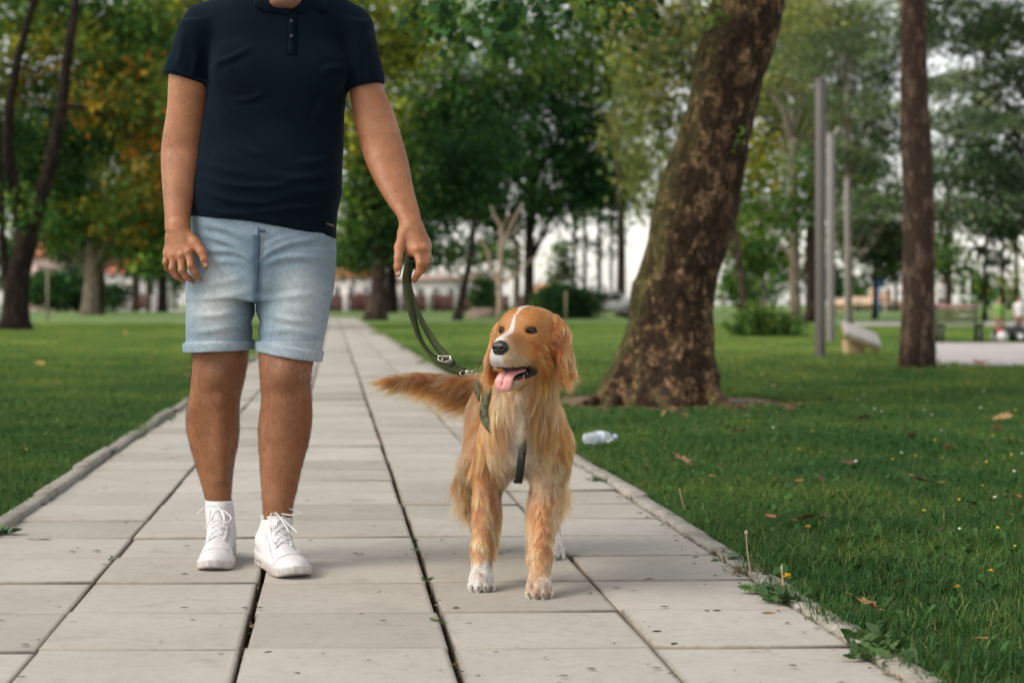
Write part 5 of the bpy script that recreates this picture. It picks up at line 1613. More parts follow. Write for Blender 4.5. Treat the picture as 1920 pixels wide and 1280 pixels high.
def shoe(toe, heel, ankle, lab, bows):
    toe = np.array([*toe, 0.0]); heel = np.array([*heel, 0.0]); L = np.linalg.norm(toe - heel)
    fw = (toe - heel) / L; rt = np.array([-fw[1], fw[0], 0]); rt = -rt if rt[0] < 0 else rt
    root = empty('shoe', (0, 0, 0)); root.parent = person; root['label'] = lab
    h = .0025
    lo = np.minimum(toe, heel) - .07; hi = np.maximum(toe, heel) + .07
    def loc(X, Y, Z):
        return ((X - heel[0]) * fw[0] + (Y - heel[1]) * fw[1]) / L, (X - heel[0]) * rt[0] + (Y - heel[1]) * rt[1], Z
    T_ = np.array([-.01, .0, .04, .12, .25, .40, .55, .70, .80, .88, .935, .975, 1.0])
    Wd = np.array([.004, .014, .026, .033, .034, .034, .039, .045, .0455, .0415, .0335, .0215, .006])
    Ht = np.array([.05, .068, .084, .092, .095, .094, .083, .066, .056, .050, .045, .039, .033])
    Bs = np.array([.030, .024, .016, .012, .012, .012, .012, .011, .012, .015, .020, .026, .030])
    Cx = np.array([0, 0, 0, 0, 0, .001, .003, .005, .006, .006, .005, .004, .004])
    def upper(X, Y, Z):
        t, s, z = loc(X, Y, Z)
        w = np.interp(t, T_, Wd); ht = smooth_interp(np.clip(t, T_[0], T_[-1]), T_, Ht); cx = np.interp(t, T_, Cx)
        zc = .020; b = np.maximum(ht - zc, .01)
        q = np.sqrt(((s - cx) / w) ** 2 + (np.where(z > zc, (z - zc) / b, (z - zc) / .03)) ** 2)
        # narrower towards the top (instep)
        d = (q - 1) * np.minimum(w, b) * .8
        d = np.maximum(d, (t - .995) * L)
        return np.maximum(d, .014 - z)
    F = Field(axis([(lo[0], hi[0], h)]), axis([(lo[1], hi[1], h)]), axis([(-.004, .19, h)]))
    F.apply(upper, lo, hi + [0, 0, .12])
    an = np.asarray(ankle)
    F.cap([*(heel + fw * L * .20)[:2], .070], [an[0], an[1], an[2]], .040, .0385, k=.016)
    F.cap([*(heel + fw * L * .46)[:2], .080], [*(an[:2] - fw[:2] * -.022), an[2] - .016], .020, .020, k=.03)
    F.apply(lambda X, Y, Z: -(an[2] - Z + ((X - an[0]) * fw[0] + (Y - an[1]) * fw[1]) * .18), lo, hi + [0, 0, .2], op='i')
    F.cap([an[0], an[1], an[2] - .012], [an[0], an[1], an[2] + .05], .0345, .0345, op='s', k=.003)
    V, Q = F.mesh(2)
    N = vnormals(V, Q)
    # knit creases across the toe box
    t, s, z = loc(V[:, 0], V[:, 1], V[:, 2])
    V = V + N * (.0009 * np.sin(t * 120) * np.exp(-((t - .66) / .07) ** 2) * sm(.03, .05, z) + .0012 * fbm(V, 30, 5))[:, None]
    up = mesh_np('upper', V, Q, M_SHOE, root)
    # sole
    def sole(X, Y, Z):
        t, s, z = loc(X, Y, Z)
        w = np.interp(t, T_, Wd) + .0045; cx = np.interp(t, T_, Cx)
        top = smooth_interp(np.clip(t, -.01, 1.01), np.array([-.01, .1, .3, .5, .75, .92, 1.01]), np.array([.048, .043, .034, .029, .026, .029, .036]))
        bot = smooth_interp(np.clip(t, -.01, 1.01), np.array([-.01, .06, .2, .4, .7, .9, 1.01]), np.array([.010, .001, .000, .002, .000, .004, .016]))
        q = (np.abs((s - cx) / w) ** 2.2) ** .5
        d = (q - 1) * w
        d = np.maximum(d, np.maximum(t - 1.0, -.008 - t) * L)
        return np.maximum(d, np.maximum(z - top, bot - z))
    F2 = Field(F.ax[0], F.ax[1], axis([(-.004, .06, .0022)]))
    F2.apply(sole, lo, hi + [0, 0, .05])
    F2.apply(lambda X, Y, Z: np.abs(loc(X, Y, Z)[2] - .016) - .0008 + 0 * X + np.where((loc(X, Y, Z)[0] < .35), -.001, .01), lo, hi, op='s')
    V, Q = F2.mesh(1)
    mesh_np('sole', V, Q, M_SOLE, root)
    # tongue, eyestay overlays, laces
    def top(tt, s, lift=.002):
        p = heel + fw * L * tt + rt * s
        e = np.hypot((up_V[:, 0] - p[0]), (up_V[:, 1] - p[1]))
        c = np.argsort(e)[:8]
        return np.array([p[0], p[1], up_V[c, 2].max() + lift])
    up_V = np.array([v.co[:] for v in up.data.vertices])
    mb = MB()
    for sgn in (-1, 1):
        mb.ribbon(spline([top(.64, sgn * .020, .001), top(.55, sgn * .022, .001), top(.46, sgn * .021, .001), top(.40, sgn * .019, .001)], 12), (0, 0, 1), .010, .003)
    mb.build('eyestay', M_SHOE, root)
    mb = MB()
    mb.ribbon(spline([top(.74, -.040, .0004), top(.79, -.028, .0006), top(.81, 0, .0008), top(.79, .030, .0006), top(.74, .042, .0004)], 18), (0, 0, 1), .0018, .0022)
    for sgn in (-1, 1): mb.ribbon(spline([top(.34, sgn * .026, .0004), top(.46, sgn * .030, .0006), top(.60, sgn * .032, .0006), top(.70, sgn * .036, .0004)], 16), (sgn * .6, 0, 1), .0018, .0022)
    mb.build('seam', M_SHOE, root)
    mb = MB()
    tt = np.linspace(.42, .62, 5)
    for i in range(4):
        for sgn in (-1, 1):
            a = top(tt[i], sgn * .019, .004); b = top(tt[i + 1], -sgn * .017, .004); m_ = (a + b) / 2 + [0, 0, .004]
            mb.tube(spline([a, m_, b], 8), .0019, 6)
    kn = top(.40, 0, .012)
    mb.tube([kn - rt * .006, kn + rt * .006], .0045, 8)
    for bw in bows:
        P = [kn] + [kn + rt * a - fw * -b + np.array([0, 0, c]) for a, b, c in bw]
        P[2:] = [P[1] + (q - P[1]) * .8 + np.array([0, 0, -.004]) for q in P[2:]]; mb.tube(spline(P, 26), .0017, 6)
    mb.build('lace', M_LACE, root)
    mb = MB()
    hp = heel + fw * L * .02
    mb.ribbon(spline([[hp[0], hp[1], .085], [hp[0] - fw[0] * .012, hp[1] - fw[1] * .012, .105], [hp[0] - fw[0] * .010, hp[1] - fw[1] * .010, .128], [hp[0] + fw[0] * .008, hp[1] + fw[1] * .008, .118]], 12), fw, .016, .003)
    mb.build('pull_tab', M_SHOE, root)
    return root
shoe((-.786, 4.452), (-.800, 4.750), ((411 - 960) * 4.69 / FPX, 4.690, .150), 'white knit trainer on the rear foot',
     [[(.020, .02, -.006), (.042, .05, -.020), (.030, .065, -.030), (.004, .02, .0)], [(-.022, .0, .010), (-.050, .01, .004), (-.066, .02, -.012)], [(-.012, .03, -.012), (-.026, .07, -.035), (-.034, .09, -.046)], [(.018, .04, -.012), (.022, .075, -.040)]])
shoe((-.548, 4.345), (-.672, 4.625), ((521 - 960) * 4.545 / FPX, 4.550, .128), 'white knit trainer on the front foot',
     [[(.028, .0, .012), (.062, .01, .006), (.070, .02, .000), (.040, .03, -.002), (.006, .01, .002)], [(-.020, .02, .004), (-.030, .05, -.022), (-.018, .06, -.03), (.0, .02, .0)], [(.014, .05, -.02), (.034, .10, -.040)], [(.004, .05, -.018), (.010, .095, -.038)]])
# socks showing above the collars
M_SOCK = mat_white('white_sock', (.76, .76, .77), .85)
for (x, y, z, r0) in (((411 - 960) * 4.69 / FPX, 4.69, .150, .0355), ((521 - 960) * 4.545 / FPX, 4.548, .128, .0355)):
    th = np.linspace(0, 2 * np.pi, 40, endpoint=False); rows = []
    for zz, rr_ in ((z - .03, r0), (z + .004, r0 + .0012), (z + .010, r0 + .0022), (z + .0125, r0 + .001), (z + .010, r0 - .001), (z - .02, r0 - .002)):
        rows.append(np.column_stack([x + rr_ * np.cos(th), y + rr_ * 1.02 * np.sin(th), np.full(40, zz)]))
    V = np.concatenate(rows); Q = [[i * 40 + j, i * 40 + (j + 1) % 40, (i + 1) * 40 + (j + 1) % 40, (i + 1) * 40 + j] for i in range(5) for j in range(40)]
    mesh_np('sock', V, np.array(Q), M_SOCK, person)
# ================================================================ THE DOG
YAW = math.radians(25)
H = np.array([.0372, 4.065, .6245])
hr_ = np.array([math.cos(YAW), -math.sin(YAW), 0]); hf_ = np.array([-math.sin(YAW), -math.cos(YAW), 0]); hu_ = np.array([0, 0, 1.0])
RH = np.stack([hr_, hf_, hu_], 1)
def HL(x, y, z): return H + hr_ * x + hf_ * y + hu_ * z
def to_local(P): return (P - H) @ RH

TAIL = np.array([(-.005, 4.83, .465), (-.10, 4.90, .462), (-.20, 4.90, .474), (-.29, 4.87, .482), (-.350, 4.85, .480)])
FL = [(-.030, 4.25, .37), (-.058, 4.27, .285), (-.073, 4.215, .095), (-.0745, 4.195, .045)]
FR = [(.093, 4.22, .37), (.086, 4.23, .285), (.070, 4.120, .095), (.0665, 4.095, .045)]
BL = [(-.066, 4.74, .40), (-.102, 4.66, .27), (-.114, 4.85, .155), (-.088, 4.80, .040)]
BR = [(.075, 4.74, .40), (.100, 4.64, .27), (.108, 4.80, .155), (.112, 4.715, .040)]
PAWS = [(-.0755, 4.185, .06), (.0645, 4.085, .0), (-.078, 4.79, .0), (.114, 4.700, -.12)]

SEGS = []   # (region, a, b, r)
def seg(reg, a, b, r): SEGS.append((reg, np.array(a, float), np.array(b, float), r))

def dog_body():
    xs = axis([(-.38, -.13, .0055), (-.13, .20, .0030)])
    ys = axis([(3.86, 4.30, .0030), (4.30, 4.98, .0055)])
    zs = axis([(-.003, .12, .0034), (.12, .46, .0045), (.46, .72, .0028)])
    F = Field(xs, ys, zs)
    def cap(reg, a, b, r1, r2, k): F.cap(a, b, r1, r2, k); seg(reg, a, b, (r1 + r2) / 2)
    # trunk
    F.ell((.030, 4.235, .405), (.078, .095, .120)); seg('chest', (.027, 4.22, .36), (.028, 4.21, .46), .085)
    cap('torso', (.025, 4.36, .425), (.0, 4.60, .435), .086, .084, .05)
    F.ell((.020, 4.40, .36), (.072, .14, .080), k=.04); seg('belly', (.012, 4.34, .325), (.005, 4.56, .35), .05)
    F.ell((-.002, 4.75, .44), (.088, .115, .098), k=.05); seg('torso', (0, 4.70, .45), (-.002, 4.79, .44), .085)
    cap('neck', (.015, 4.27, .50), HL(0, -.05, -.03), .085, .062, .05)
    cap('throat', (.028, 4.18, .43), HL(0, -.01, -.085), .080, .048, .05)
    for leg, nm in ((FL, 'fleg'), (FR, 'fleg')):
        F.ell(np.array(leg[0]) + [0, 0, -.02], (.046, .062, .100), k=.04)
        cap('shoulder', leg[0], leg[1], .048, .041, .03)
        cap(nm, leg[1], leg[2], .038, .0255, .02)
        cap(nm, leg[2], leg[3], .0265, .0235, .012)
    for leg in (BL, BR):
        F.ell(np.array(leg[0]) + [0, .01, -.03], (.042, .085, .115), k=.04); seg('thigh', leg[0], leg[1], .05)
        cap('thigh', leg[0], leg[1], .060, .034, .03)
        cap('hleg', leg[1], leg[2], .038, .022, .02)
        cap('hleg', leg[2], leg[3], .0225, .0215, .012)
    for i, (x, y, yaw) in enumerate(PAWS):
        R = rotz(yaw)
        F.ell((x, y - .004, .026), (.029, .038, .024), R, k=.012); seg('paw', (x, y + .02, .03), (x, y - .02, .02), .026)
        for j, (tx, ty, tr) in enumerate(((-.0225, -.022, .0105), (-.0085, -.034, .0118), (.0085, -.034, .0118), (.0225, -.022, .0105))):
            q = R @ np.array([tx, ty, 0])
            F.cap((x + q[0] * .8, y + q[1] * .45 - .002, .024), (x + q[0], y + q[1], .0145), tr, tr, k=.0035)
        for tx in (-.0155, 0, .0155):
            q = R @ np.array([tx, -.046, 0]); F.cap((x + q[0], y + q[1], .004), (x + q[0] * .9, y + q[1] + .012, .032), .0018, .0012, op='s', k=.004)
    # tail
    TS = spline(TAIL, 12); tr = np.linspace(.034, .010, 12)
    for i in range(11): F.cap(TS[i], TS[i + 1], tr[i], tr[i + 1], .01)
    for i in range(4): seg('tail', TAIL[i], TAIL[i + 1], .02)
    # ---- head
    E = lambda c, r, k=.02, op='u': F.ell(HL(*c), r, RH, k=k, op=op)
    C = lambda a, b, r1, r2, k=.015, op='u': F.cap(HL(*a), HL(*b), r1, r2, k=k, op=op)
    E((0, -.014, .012), (.067, .082, .057), .03)
    E((0, .026, .018), (.055, .044, .043), .03)
    for s in (-1, 1):
        E((.041 * s, .004, -.036), (.034, .054, .046), .03)
        E((.026 * s, .048, .027), (.016, .013, .010), .016)
        E((.030 * s, .052, -.012), (.018, .024, .016), .02)
        C((.026 * s, .045, -.042), (.0185 * s, .118, -.052), .0255, .0215, .016)
        C((.015 * s, .100, -.050), (.0120 * s, .136, -.049), .021, .0180, .012)
    C((0, .040, -.004), (0, .130, -.018), .028, .0195, .018)
    C((0, .06, -.028), (0, .128, -.032), .036, .0260, .02)
    seg('skull', HL(0, -.05, .0), HL(0, .02, .01), .055); seg('muzzle', HL(0, .06, -.03), HL(0, .14, -.036), .03)
    seg('cheek', HL(-.045, -.02, -.04), HL(-.035, .03, -.045), .03); seg('cheek', HL(.045, -.02, -.04), HL(.035, .03, -.045), .03)
    # lower jaw
    for s in (-1, 1): C((.033 * s, .012, -.076), (.0125 * s, .104, -.107), .0175, .0120, .012)
    C((0, .02, -.094), (0, .104, -.113), .021, .0135, .016)
    seg('jaw', HL(0, .01, -.085), HL(0, .105, -.108), .018)
    # mouth cavity
    C((0, .035, -.0765), (0, .116, -.0925), .0120, .0095, .004, 's')
    for s in (-1, 1):
        C((.022 * s, .062, -.0795), (.011 * s, .110, -.0935), .0105, .0080, .003, 's')
        C((.040 * s, .048, -.0630), (.029 * s, .078, -.0810), .0085, .0095, .003, 's'); C((.038 * s, .056, -.072), (.026 * s, .080, -.086), .0080, .0085, .003, 's')
        C((.038 * s, .042, -.058), (.060 * s, .044, -.050), .0045, .003, .004, 's')
        # eye sockets
        E((.0365 * s, .063, .0135), (.0128, .0125, .0078), .004, 's')
        # ears
        C((.058 * s, -.022, .032), (.082 * s, -.020, .002), .0170, .0170, .014)
        a = HL(.081 * s, -.020, -.014); F.ell(a, (.013, .038, .042), RH, k=.014)
        a = HL(.092 * s, -.012, -.055); F.ell(a, (.012, .036, .040), RH, k=.014)
        seg('ear', HL(.062 * s, -.026, .020), HL(.082 * s, -.020, -.02), .018); seg('ear', HL(.086 * s, -.016, -.03), HL(.096 * s, -.010, -.085), .022)
    return F.mesh(2)
dV, dQ = dog_body()
dN = vnormals(dV, dQ)

GOLD = np.array([.50, .225, .070]); RUST = np.array([.36, .155, .052]); CREAM = np.array([.66, .47, .28]); WHITE = np.array([.80, .76, .72]); DARK = np.array([.028, .018, .014])
def region(P):
    best = np.full(len(P), 1e9); idx = np.zeros(len(P), int)
    for i, (nm, a, b, r) in enumerate(SEGS):
        ab = b - a; t = np.clip(((P - a) @ ab) / (ab @ ab + 1e-12), 0, 1)
        d = np.linalg.norm(P - a - t[:, None] * ab, axis=1) - r
        m = d < best; best[m] = d[m]; idx[m] = i
    names = np.array([s[0] for s in SEGS])
    return names[idx], idx
def lerp(a, b, t):
    t = np.asarray(t)[:, None]
    return a * (1 - t) + b * t
def dog_color(P, reg):
    n = len(P); L = to_local(P)
    c = np.tile(GOLD, (n, 1)).astype(float)
    f = fbm(P, 22, 61, 2); f2 = fbm(P, (60, 60, 12), 71, 2)
    c = c * (1 + .16 * f[:, None]) * np.array([1, 1, 1])
    is_ = lambda *a: np.isin(reg, a)
    c[is_('ear')] = lerp(np.tile(RUST * 1.25, (n, 1)), np.tile(GOLD, (n, 1)), np.clip(.12 + .5 * f, 0, 1))[is_('ear')]
    m = is_('tail'); c[m] = lerp(np.tile(RUST * 1.2, (n, 1)), np.tile(GOLD * 1.0, (n, 1)), np.clip(.42 + .6 * f2, 0, 1))[m]
    # chest: cream streaks
    m = is_('chest', 'throat', 'neck') & (P[:, 1] < 4.24) & (P[:, 2] < .535)
    cen = np.exp(-((P[:, 0] - .024) / .030) ** 2)
    w = np.clip(.14 + .55 * cen + .75 * f2, 0, 1)
    cc = lerp(c, np.tile(CREAM, (n, 1)), w * .85); c[m] = cc[m]
    ws = np.exp(-((P[:, 0] - .022) / .020) ** 2 - ((P[:, 2] - .445) / .060) ** 2) * (P[:, 1] < 4.22) + 1.15 * np.exp(-((P[:, 0] - .022) / .045) ** 2 - ((P[:, 2] - .325) / .05) ** 2) * (P[:, 1] < 4.26)
    c = lerp(c, np.tile(WHITE, (n, 1)), np.clip(ws * 1.1, 0, 1))
    # pale tufts at the top of the front legs
    for (x, z, wx) in ((-.030, .310, .036), (.078, .300, .050)):
        w = 1.25 * np.exp(-((P[:, 0] - x) / wx) ** 2 - ((P[:, 2] - z) / .045) ** 2) * (P[:, 1] < 4.26)
        c = lerp(c, np.tile(CREAM * 1.08, (n, 1)), np.clip(w, 0, 1))
    m = is_('fleg'); c[m] = lerp(c, np.tile(CREAM, (n, 1)), np.clip(.34 + .38 * f2 + .3 * (P[:, 0] > 0) * sm(.16, .05, P[:, 2]), 0, 1))[m]
    m = is_('thigh', 'hleg'); c[m] = lerp(c, np.tile(CREAM, (n, 1)), np.clip(.25 + .5 * f2, 0, 1))[m]
    # white left fore paw, pale other paws
    w = sm(.105, .060, P[:, 2] + .022 * f + .014 * f2) * ((P[:, 0] < 0) & (P[:, 1] < 4.4)); c = lerp(c, np.tile(WHITE, (n, 1)), w)
    w = np.clip(sm(.075, .030, P[:, 2]) + .6 * (reg == 'paw'), 0, 1) * (P[:, 0] > 0) * .85; c = lerp(c, np.tile(lerp(CREAM[None], WHITE[None], [.5])[0], (n, 1)), w)
    w = sm(.085, .06, P[:, 2]) * (P[:, 1] > 4.5); c = lerp(c, np.tile(WHITE * .95, (n, 1)), w)
    # face
    hd = is_('skull', 'muzzle', 'cheek', 'jaw')
    x, y, z = L[:, 0], L[:, 1], L[:, 2]
    face = np.tile(GOLD * np.array([1.10, 1.08, 1.05]), (n, 1)) * (1 + .12 * f[:, None])
    face = lerp(face, np.tile(GOLD * .80, (n, 1)), np.exp(-((np.abs(x) - .040) / .02) ** 2 - ((y - .05) / .03) ** 2 - ((z + .012) / .018) ** 2) * .6)
    wd = np.where(y > .105, .0110, np.where(z < .052, .0020, .0020 + (z - .052) * .28)); wd = wd + np.clip(-y, 0, .1) * .05
    wd = np.where((y > .066) & (y <= .105), .0024 + (y - .066) * .22, wd)
    xo = x + np.where(y > .06, .004, 0)
    bl = sm(wd * 1.45, wd * .75, np.abs(xo)) * ((z > -.03) | (y > .1)) * (y > -.055)
    lipw = sm(-.036, -.054, z) * (y > .05) * sm(.05, .12, y)
    face = lerp(face, np.tile(CREAM * .95, (n, 1)), np.clip(lipw * .8 + .7 * sm(.128, .142, y), 0, 1) * (z < .0))
    face = lerp(face, np.tile(WHITE, (n, 1)), np.clip(bl, 0, 1))
    face = lerp(face, np.tile(WHITE * .95, (n, 1)), sm(.0, -.02, x) * sm(.10, .125, y) * (z < -.02) * .9)
    face = face * (1 - .55 * np.exp(-(((x) / .03) ** 2 + ((y - .128) / .016) ** 2 + ((z + .052) / .012) ** 2)))[:, None]
    face = lerp(face, np.tile(CREAM * .9, (n, 1)), (reg == 'jaw') * .65 * sm(-.10, -.115, z))
    c[hd] = face[hd]
    return np.clip(c, .004, .92), L
def mouth_dark(L):
    x, y, z = np.abs(L[:, 0]), L[:, 1], L[:, 2]
    # black lips, mouth lining, eye rims
    up = -.064 + 0 * y
    lips = ((z < -.0690) & (z > -.1005) & (y > .035) & (y < .16) & (x < .040) & (z > -.074 - (y - .03) * .38))
    lips |= (z < -.0690) & (z > -.0935) & (y > .045) & (y < .15)
    corner = (np.hypot(np.hypot(x - .041, y - .050), z + .063) < .0125) | ((x > .020) & (x < .050) & (y > .040) & (y < .082) & (z < -.052 - (y - .045) * .62) & (z > -.090 - (y - .045) * .3))
    d = np.hypot(np.hypot((x - .0365) / 1.0, (y - .058)), (z - .0135) / .80)
    rim = d < .0132
    inner = (x < .022) & (y > .02) & (y < .118) & (z < -.060) & (z > -.094)
    return lips | corner | inner, rim
reg_, _ = region(dV)
dcol, dL = dog_color(dV, reg_)
lips, rim = mouth_dark(dL)
dcol *= .62
nz = np.linalg.norm((dL - [0, .153, -.025]) / [.021, .02, .018], axis=1) < 1.0
dcol[lips] = DARK * .7; dcol[rim] = DARK * .6; dcol[nz] = DARK * .5
mi = (np.abs(dL[:, 0]) < .014) & (dL[:, 1] > .02) & (dL[:, 1] < .10) & (dL[:, 2] < -.058) & (dL[:, 2] > -.078)
def mat_dogskin():
    t = NT('dog_coat_base')
    t.principled(t.attr('col'), .55, None, .3)
    return t.m
dog = mesh_np('dog', dV, dQ, mat_dogskin(), None, True, {'col': dcol})
tag(dog, 'golden long haired dog with a white blaze standing on the path with its tongue out', 'dog')

# eyes ------------------------------------------------------------------------
def mat_eye():
    t = NT('dog_eye')
    v = t.attr('rr', 'Fac')
    c = t.ramp(v, [(0.0, (.002, .002, .002)), (.48, (.002, .002, .002)), (.54, (.115, .046, .015)), (.78, (.070, .026, .009)), (.86, (.004, .003, .002)), (1.0, (.004, .003, .002))])
    p = t.principled(c, 0.10, None, .35)
    return t.m
M_DEYE = mat_eye()
M_BLACKSKIN = mat_simple('black_skin', (.012, .009, .008), .35, nscale=300, bump=.5, bdist=.001)
for s in (-1, 1):
    c = HL(.0355 * s, .0515, .0128); V, Q = uvsphere((0, 0, 0), .0125, 28, 20)
    d = V / .0125; look = hf_ * 1.0 + hr_ * (.10 * s) + hu_ * .02; look /= np.linalg.norm(look)
    a = np.arccos(np.clip(d @ look, -1, 1)) / math.radians(52)
    o = mesh_np('eye', V + c, Q, M_DEYE, dog, True, {'rr': np.clip(a, 0, 1)})
    # eyelids: two soft dark rims
    for up_, nm in ((1, 'eyelid'), (-1, 'eyelid')):
        pts = []
        for t_ in np.linspace(-1, 1, 9):
            hx = .0142 * t_; hz = (.0066 if up_ > 0 else -.0062) * (1 - t_ * t_) - .0005
            yy_ = math.sqrt(max(.0130 ** 2 - hx ** 2 * .72 - hz ** 2, 0.000012))
            pts.append(c + hr_ * hx + hu_ * hz + hf_ * yy_)
        V, Q, T_ = tube(spline(pts, 16), np.r_[np.linspace(.0009, .0014, 8), np.linspace(.0014, .0009, 8)], 8)
        mesh_np(nm, V, [Q, T_], M_BLACKSKIN, dog)
# nose ------------------------------------------------------------------------
def nose():
    c = HL(0, .150, -.024)
    F = Field(*[axis([(c[i] - .04, c[i] + .04, .0011)]) for i in range(3)])
    E = lambda cc, r, k=.006, op='u': F.ell(HL(*cc), r, RH, k=k, op=op)
    E((0, .149, -.0205), (.0175, .0145, .0120), 0)
    E((-.010, .153, -.0250), (.0098, .0115, .0098)); E((.010, .153, -.0250), (.0098, .0115, .0098))
    E((0, .152, -.034), (.008, .010, .009))
    for s in (-1, 1):
        E((.0092 * s, .166, -.0262), (.0048, .0080, .0038), .002, 's'); F.cap(HL(.012 * s, .163, -.027), HL(.0205 * s, .156, -.030), .0016, .0010, k=.002, op='s')
    F.cap(HL(0, .168, -.030), HL(0, .160, -.048), .0012, k=.002, op='s')
    return F.mesh(1)
V, Q = nose()
t = NT('wet_nose'); g = t.n('ShaderNodeNewGeometry'); vo = t.n('ShaderNodeTexVoronoi'); vo.inputs['Scale'].default_value = 700; t.l(g.outputs['Position'], vo.inputs['Vector'])
t.principled((.010, .008, .008), .36, t.bump(vo.outputs['Distance'], .5, .0006), .55)
mesh_np('nose', V, Q, t.m, dog)
# tongue ----------------------------------------------------------------------
def tongue():
    c = HL(-.006, .10, -.09)
    F = Field(axis([(c[0] - .06, c[0] + .06, .0016)]), axis([(c[1] - .08, c[1] + .07, .0016)]), axis([(.45, .60, .0016)]))
    pts = [(.006, .050, -.080, .015, .006), (.005, .078, -.081, .0180, .0050), (.003, .100, -.0835, .0195, .0042), (.001, .117, -.0885, .0200, .0038), (-.001, .126, -.096, .0205, .0036), (-.002, .129, -.105, .0205, .0034), (-.004, .129, -.114, .0190, .0032), (-.005, .127, -.121, .0135, .0028)]
    A = spline(np.array(pts), 34)
    for i, p in enumerate(A):
        q = A[min(i + 1, len(A) - 1)] - A[max(i - 1, 0)]
        tdir = hr_ * q[0] + hf_ * q[1] + hu_ * q[2]; tdir /= np.linalg.norm(tdir)
        nrm = np.cross(hr_, tdir); nrm /= np.linalg.norm(nrm); sd = np.cross(tdir, nrm)
        R = np.stack([sd, tdir, nrm], 1)
        F.ell(HL(*p[:3]), (p[3], .0075, p[4]), R, k=.004)
    for i in range(6, 30):
        p = A[i]; q = A[i + 1] - A[i - 1]; tdir = hf_ * q[1] + hu_ * q[2]; tdir /= np.linalg.norm(tdir); nrm = np.cross(hr_, tdir)
        up_ = nrm if (nrm @ (hf_ + hu_)) > 0 else -nrm
        F.cap(HL(*p[:3]) + up_ * (p[4] + .0010), HL(*A[i + 1][:3]) + up_ * (p[4] + .0010), .0016, op='s', k=.004)
    return F.mesh(2)
V, Q = tongue()
t = NT('wet_tongue'); g = t.n('ShaderNodeNewGeometry'); n1 = t.noise(g.outputs['Position'], 600, 3)
p = t.principled(t.ramp(t.noise(g.outputs['Position'], 60, 3), [(.3, (.56, .225, .215)), (.7, (.68, .32, .30))]), .38, t.bump(n1, .35, .0006), .5)
p.inputs['Subsurface Weight'].default_value = .2; p.inputs['Subsurface Radius'].default_value = (.008, .003, .002); p.inputs['Subsurface Scale'].default_value = .5
mesh_np('tongue', V, Q, t.m, dog)
# teeth -----------------------------------------------------------------------
M_TOOTH = mat_simple('tooth', (.70, .62, .48), .3, namp=.05)
mb = MB()
for s in (-1, 1):
    for (x, y, z, l, r) in ((.0150, .122, -.066, .009, .0024), (.0270, .086, -.064, .0080, .0028), (.0300, .072, -.064, .008, .0030)):
        mb.tube([HL(x * s, y, z), HL(x * s, y + .001, z - l * .6), HL(x * s * .98, y - .001, z - l)], [r, r * .75, r * .2], 7)
    for (x, y, z, l, r) in ((.0110, .114, -.102, .008, .0022), (.0165, .100, -.100, .004, .0026), (.0205, .088, -.097, .004, .0032), (.0240, .075, -.094, .004, .0036), (.0275, .062, -.090, .004, .0036)):
        mb.tube([HL(x * s, y, z), HL(x * s, y, z + l * .6), HL(x * s, y - .001, z + l)], [r, r * .75, r * .2], 7)
mb.build('teeth', M_TOOTH, dog)['kind'] = 'stuff'
# claws
M_CLAW = mat_simple('claw', (.10, .075, .06), .4)
for i, (x, y, yaw) in enumerate(PAWS):
    R = rotz(yaw)
    for tx, ty in ((-.0225, -.022), (-.0085, -.034), (.0085, -.034), (.0225, -.022)):
        q = R @ np.array([tx, ty - .010, 0]); q2 = R @ np.array([tx * 1.03, ty - .019, 0])
        mb = MB(); mb.tube(spline([(x + q[0], y + q[1], .014), (x + (q[0] + q2[0]) / 2, y + (q[1] + q2[1]) / 2, .0125), (x + q2[0], y + q2[1], .005)], 6), [.0026, .0025, .0023, .0019, .0014, .0006], 7)
        mb.build('claw', M_CLAW, dog)

# ---------------------------------------------------------------- fur
def mat_fur():
    t = NT('fur')
    h = t.n('ShaderNodeBsdfHairPrincipled')
    try: h.model = 'CHIANG'
    except Exception: pass
    h.parametrization = 'COLOR'
    oi = t.n('ShaderNodeHairInfo')
    c = t.attr('col')
    t.l(c, h.inputs['Color'])
    h.inputs['Roughness'].default_value = .38; h.inputs['Radial Roughness'].default_value = .55
    h.inputs['Random Roughness'].default_value = .1
    t.l(h.outputs[0], t.out.inputs[0])
    return t.m
M_FUR = mat_fur()

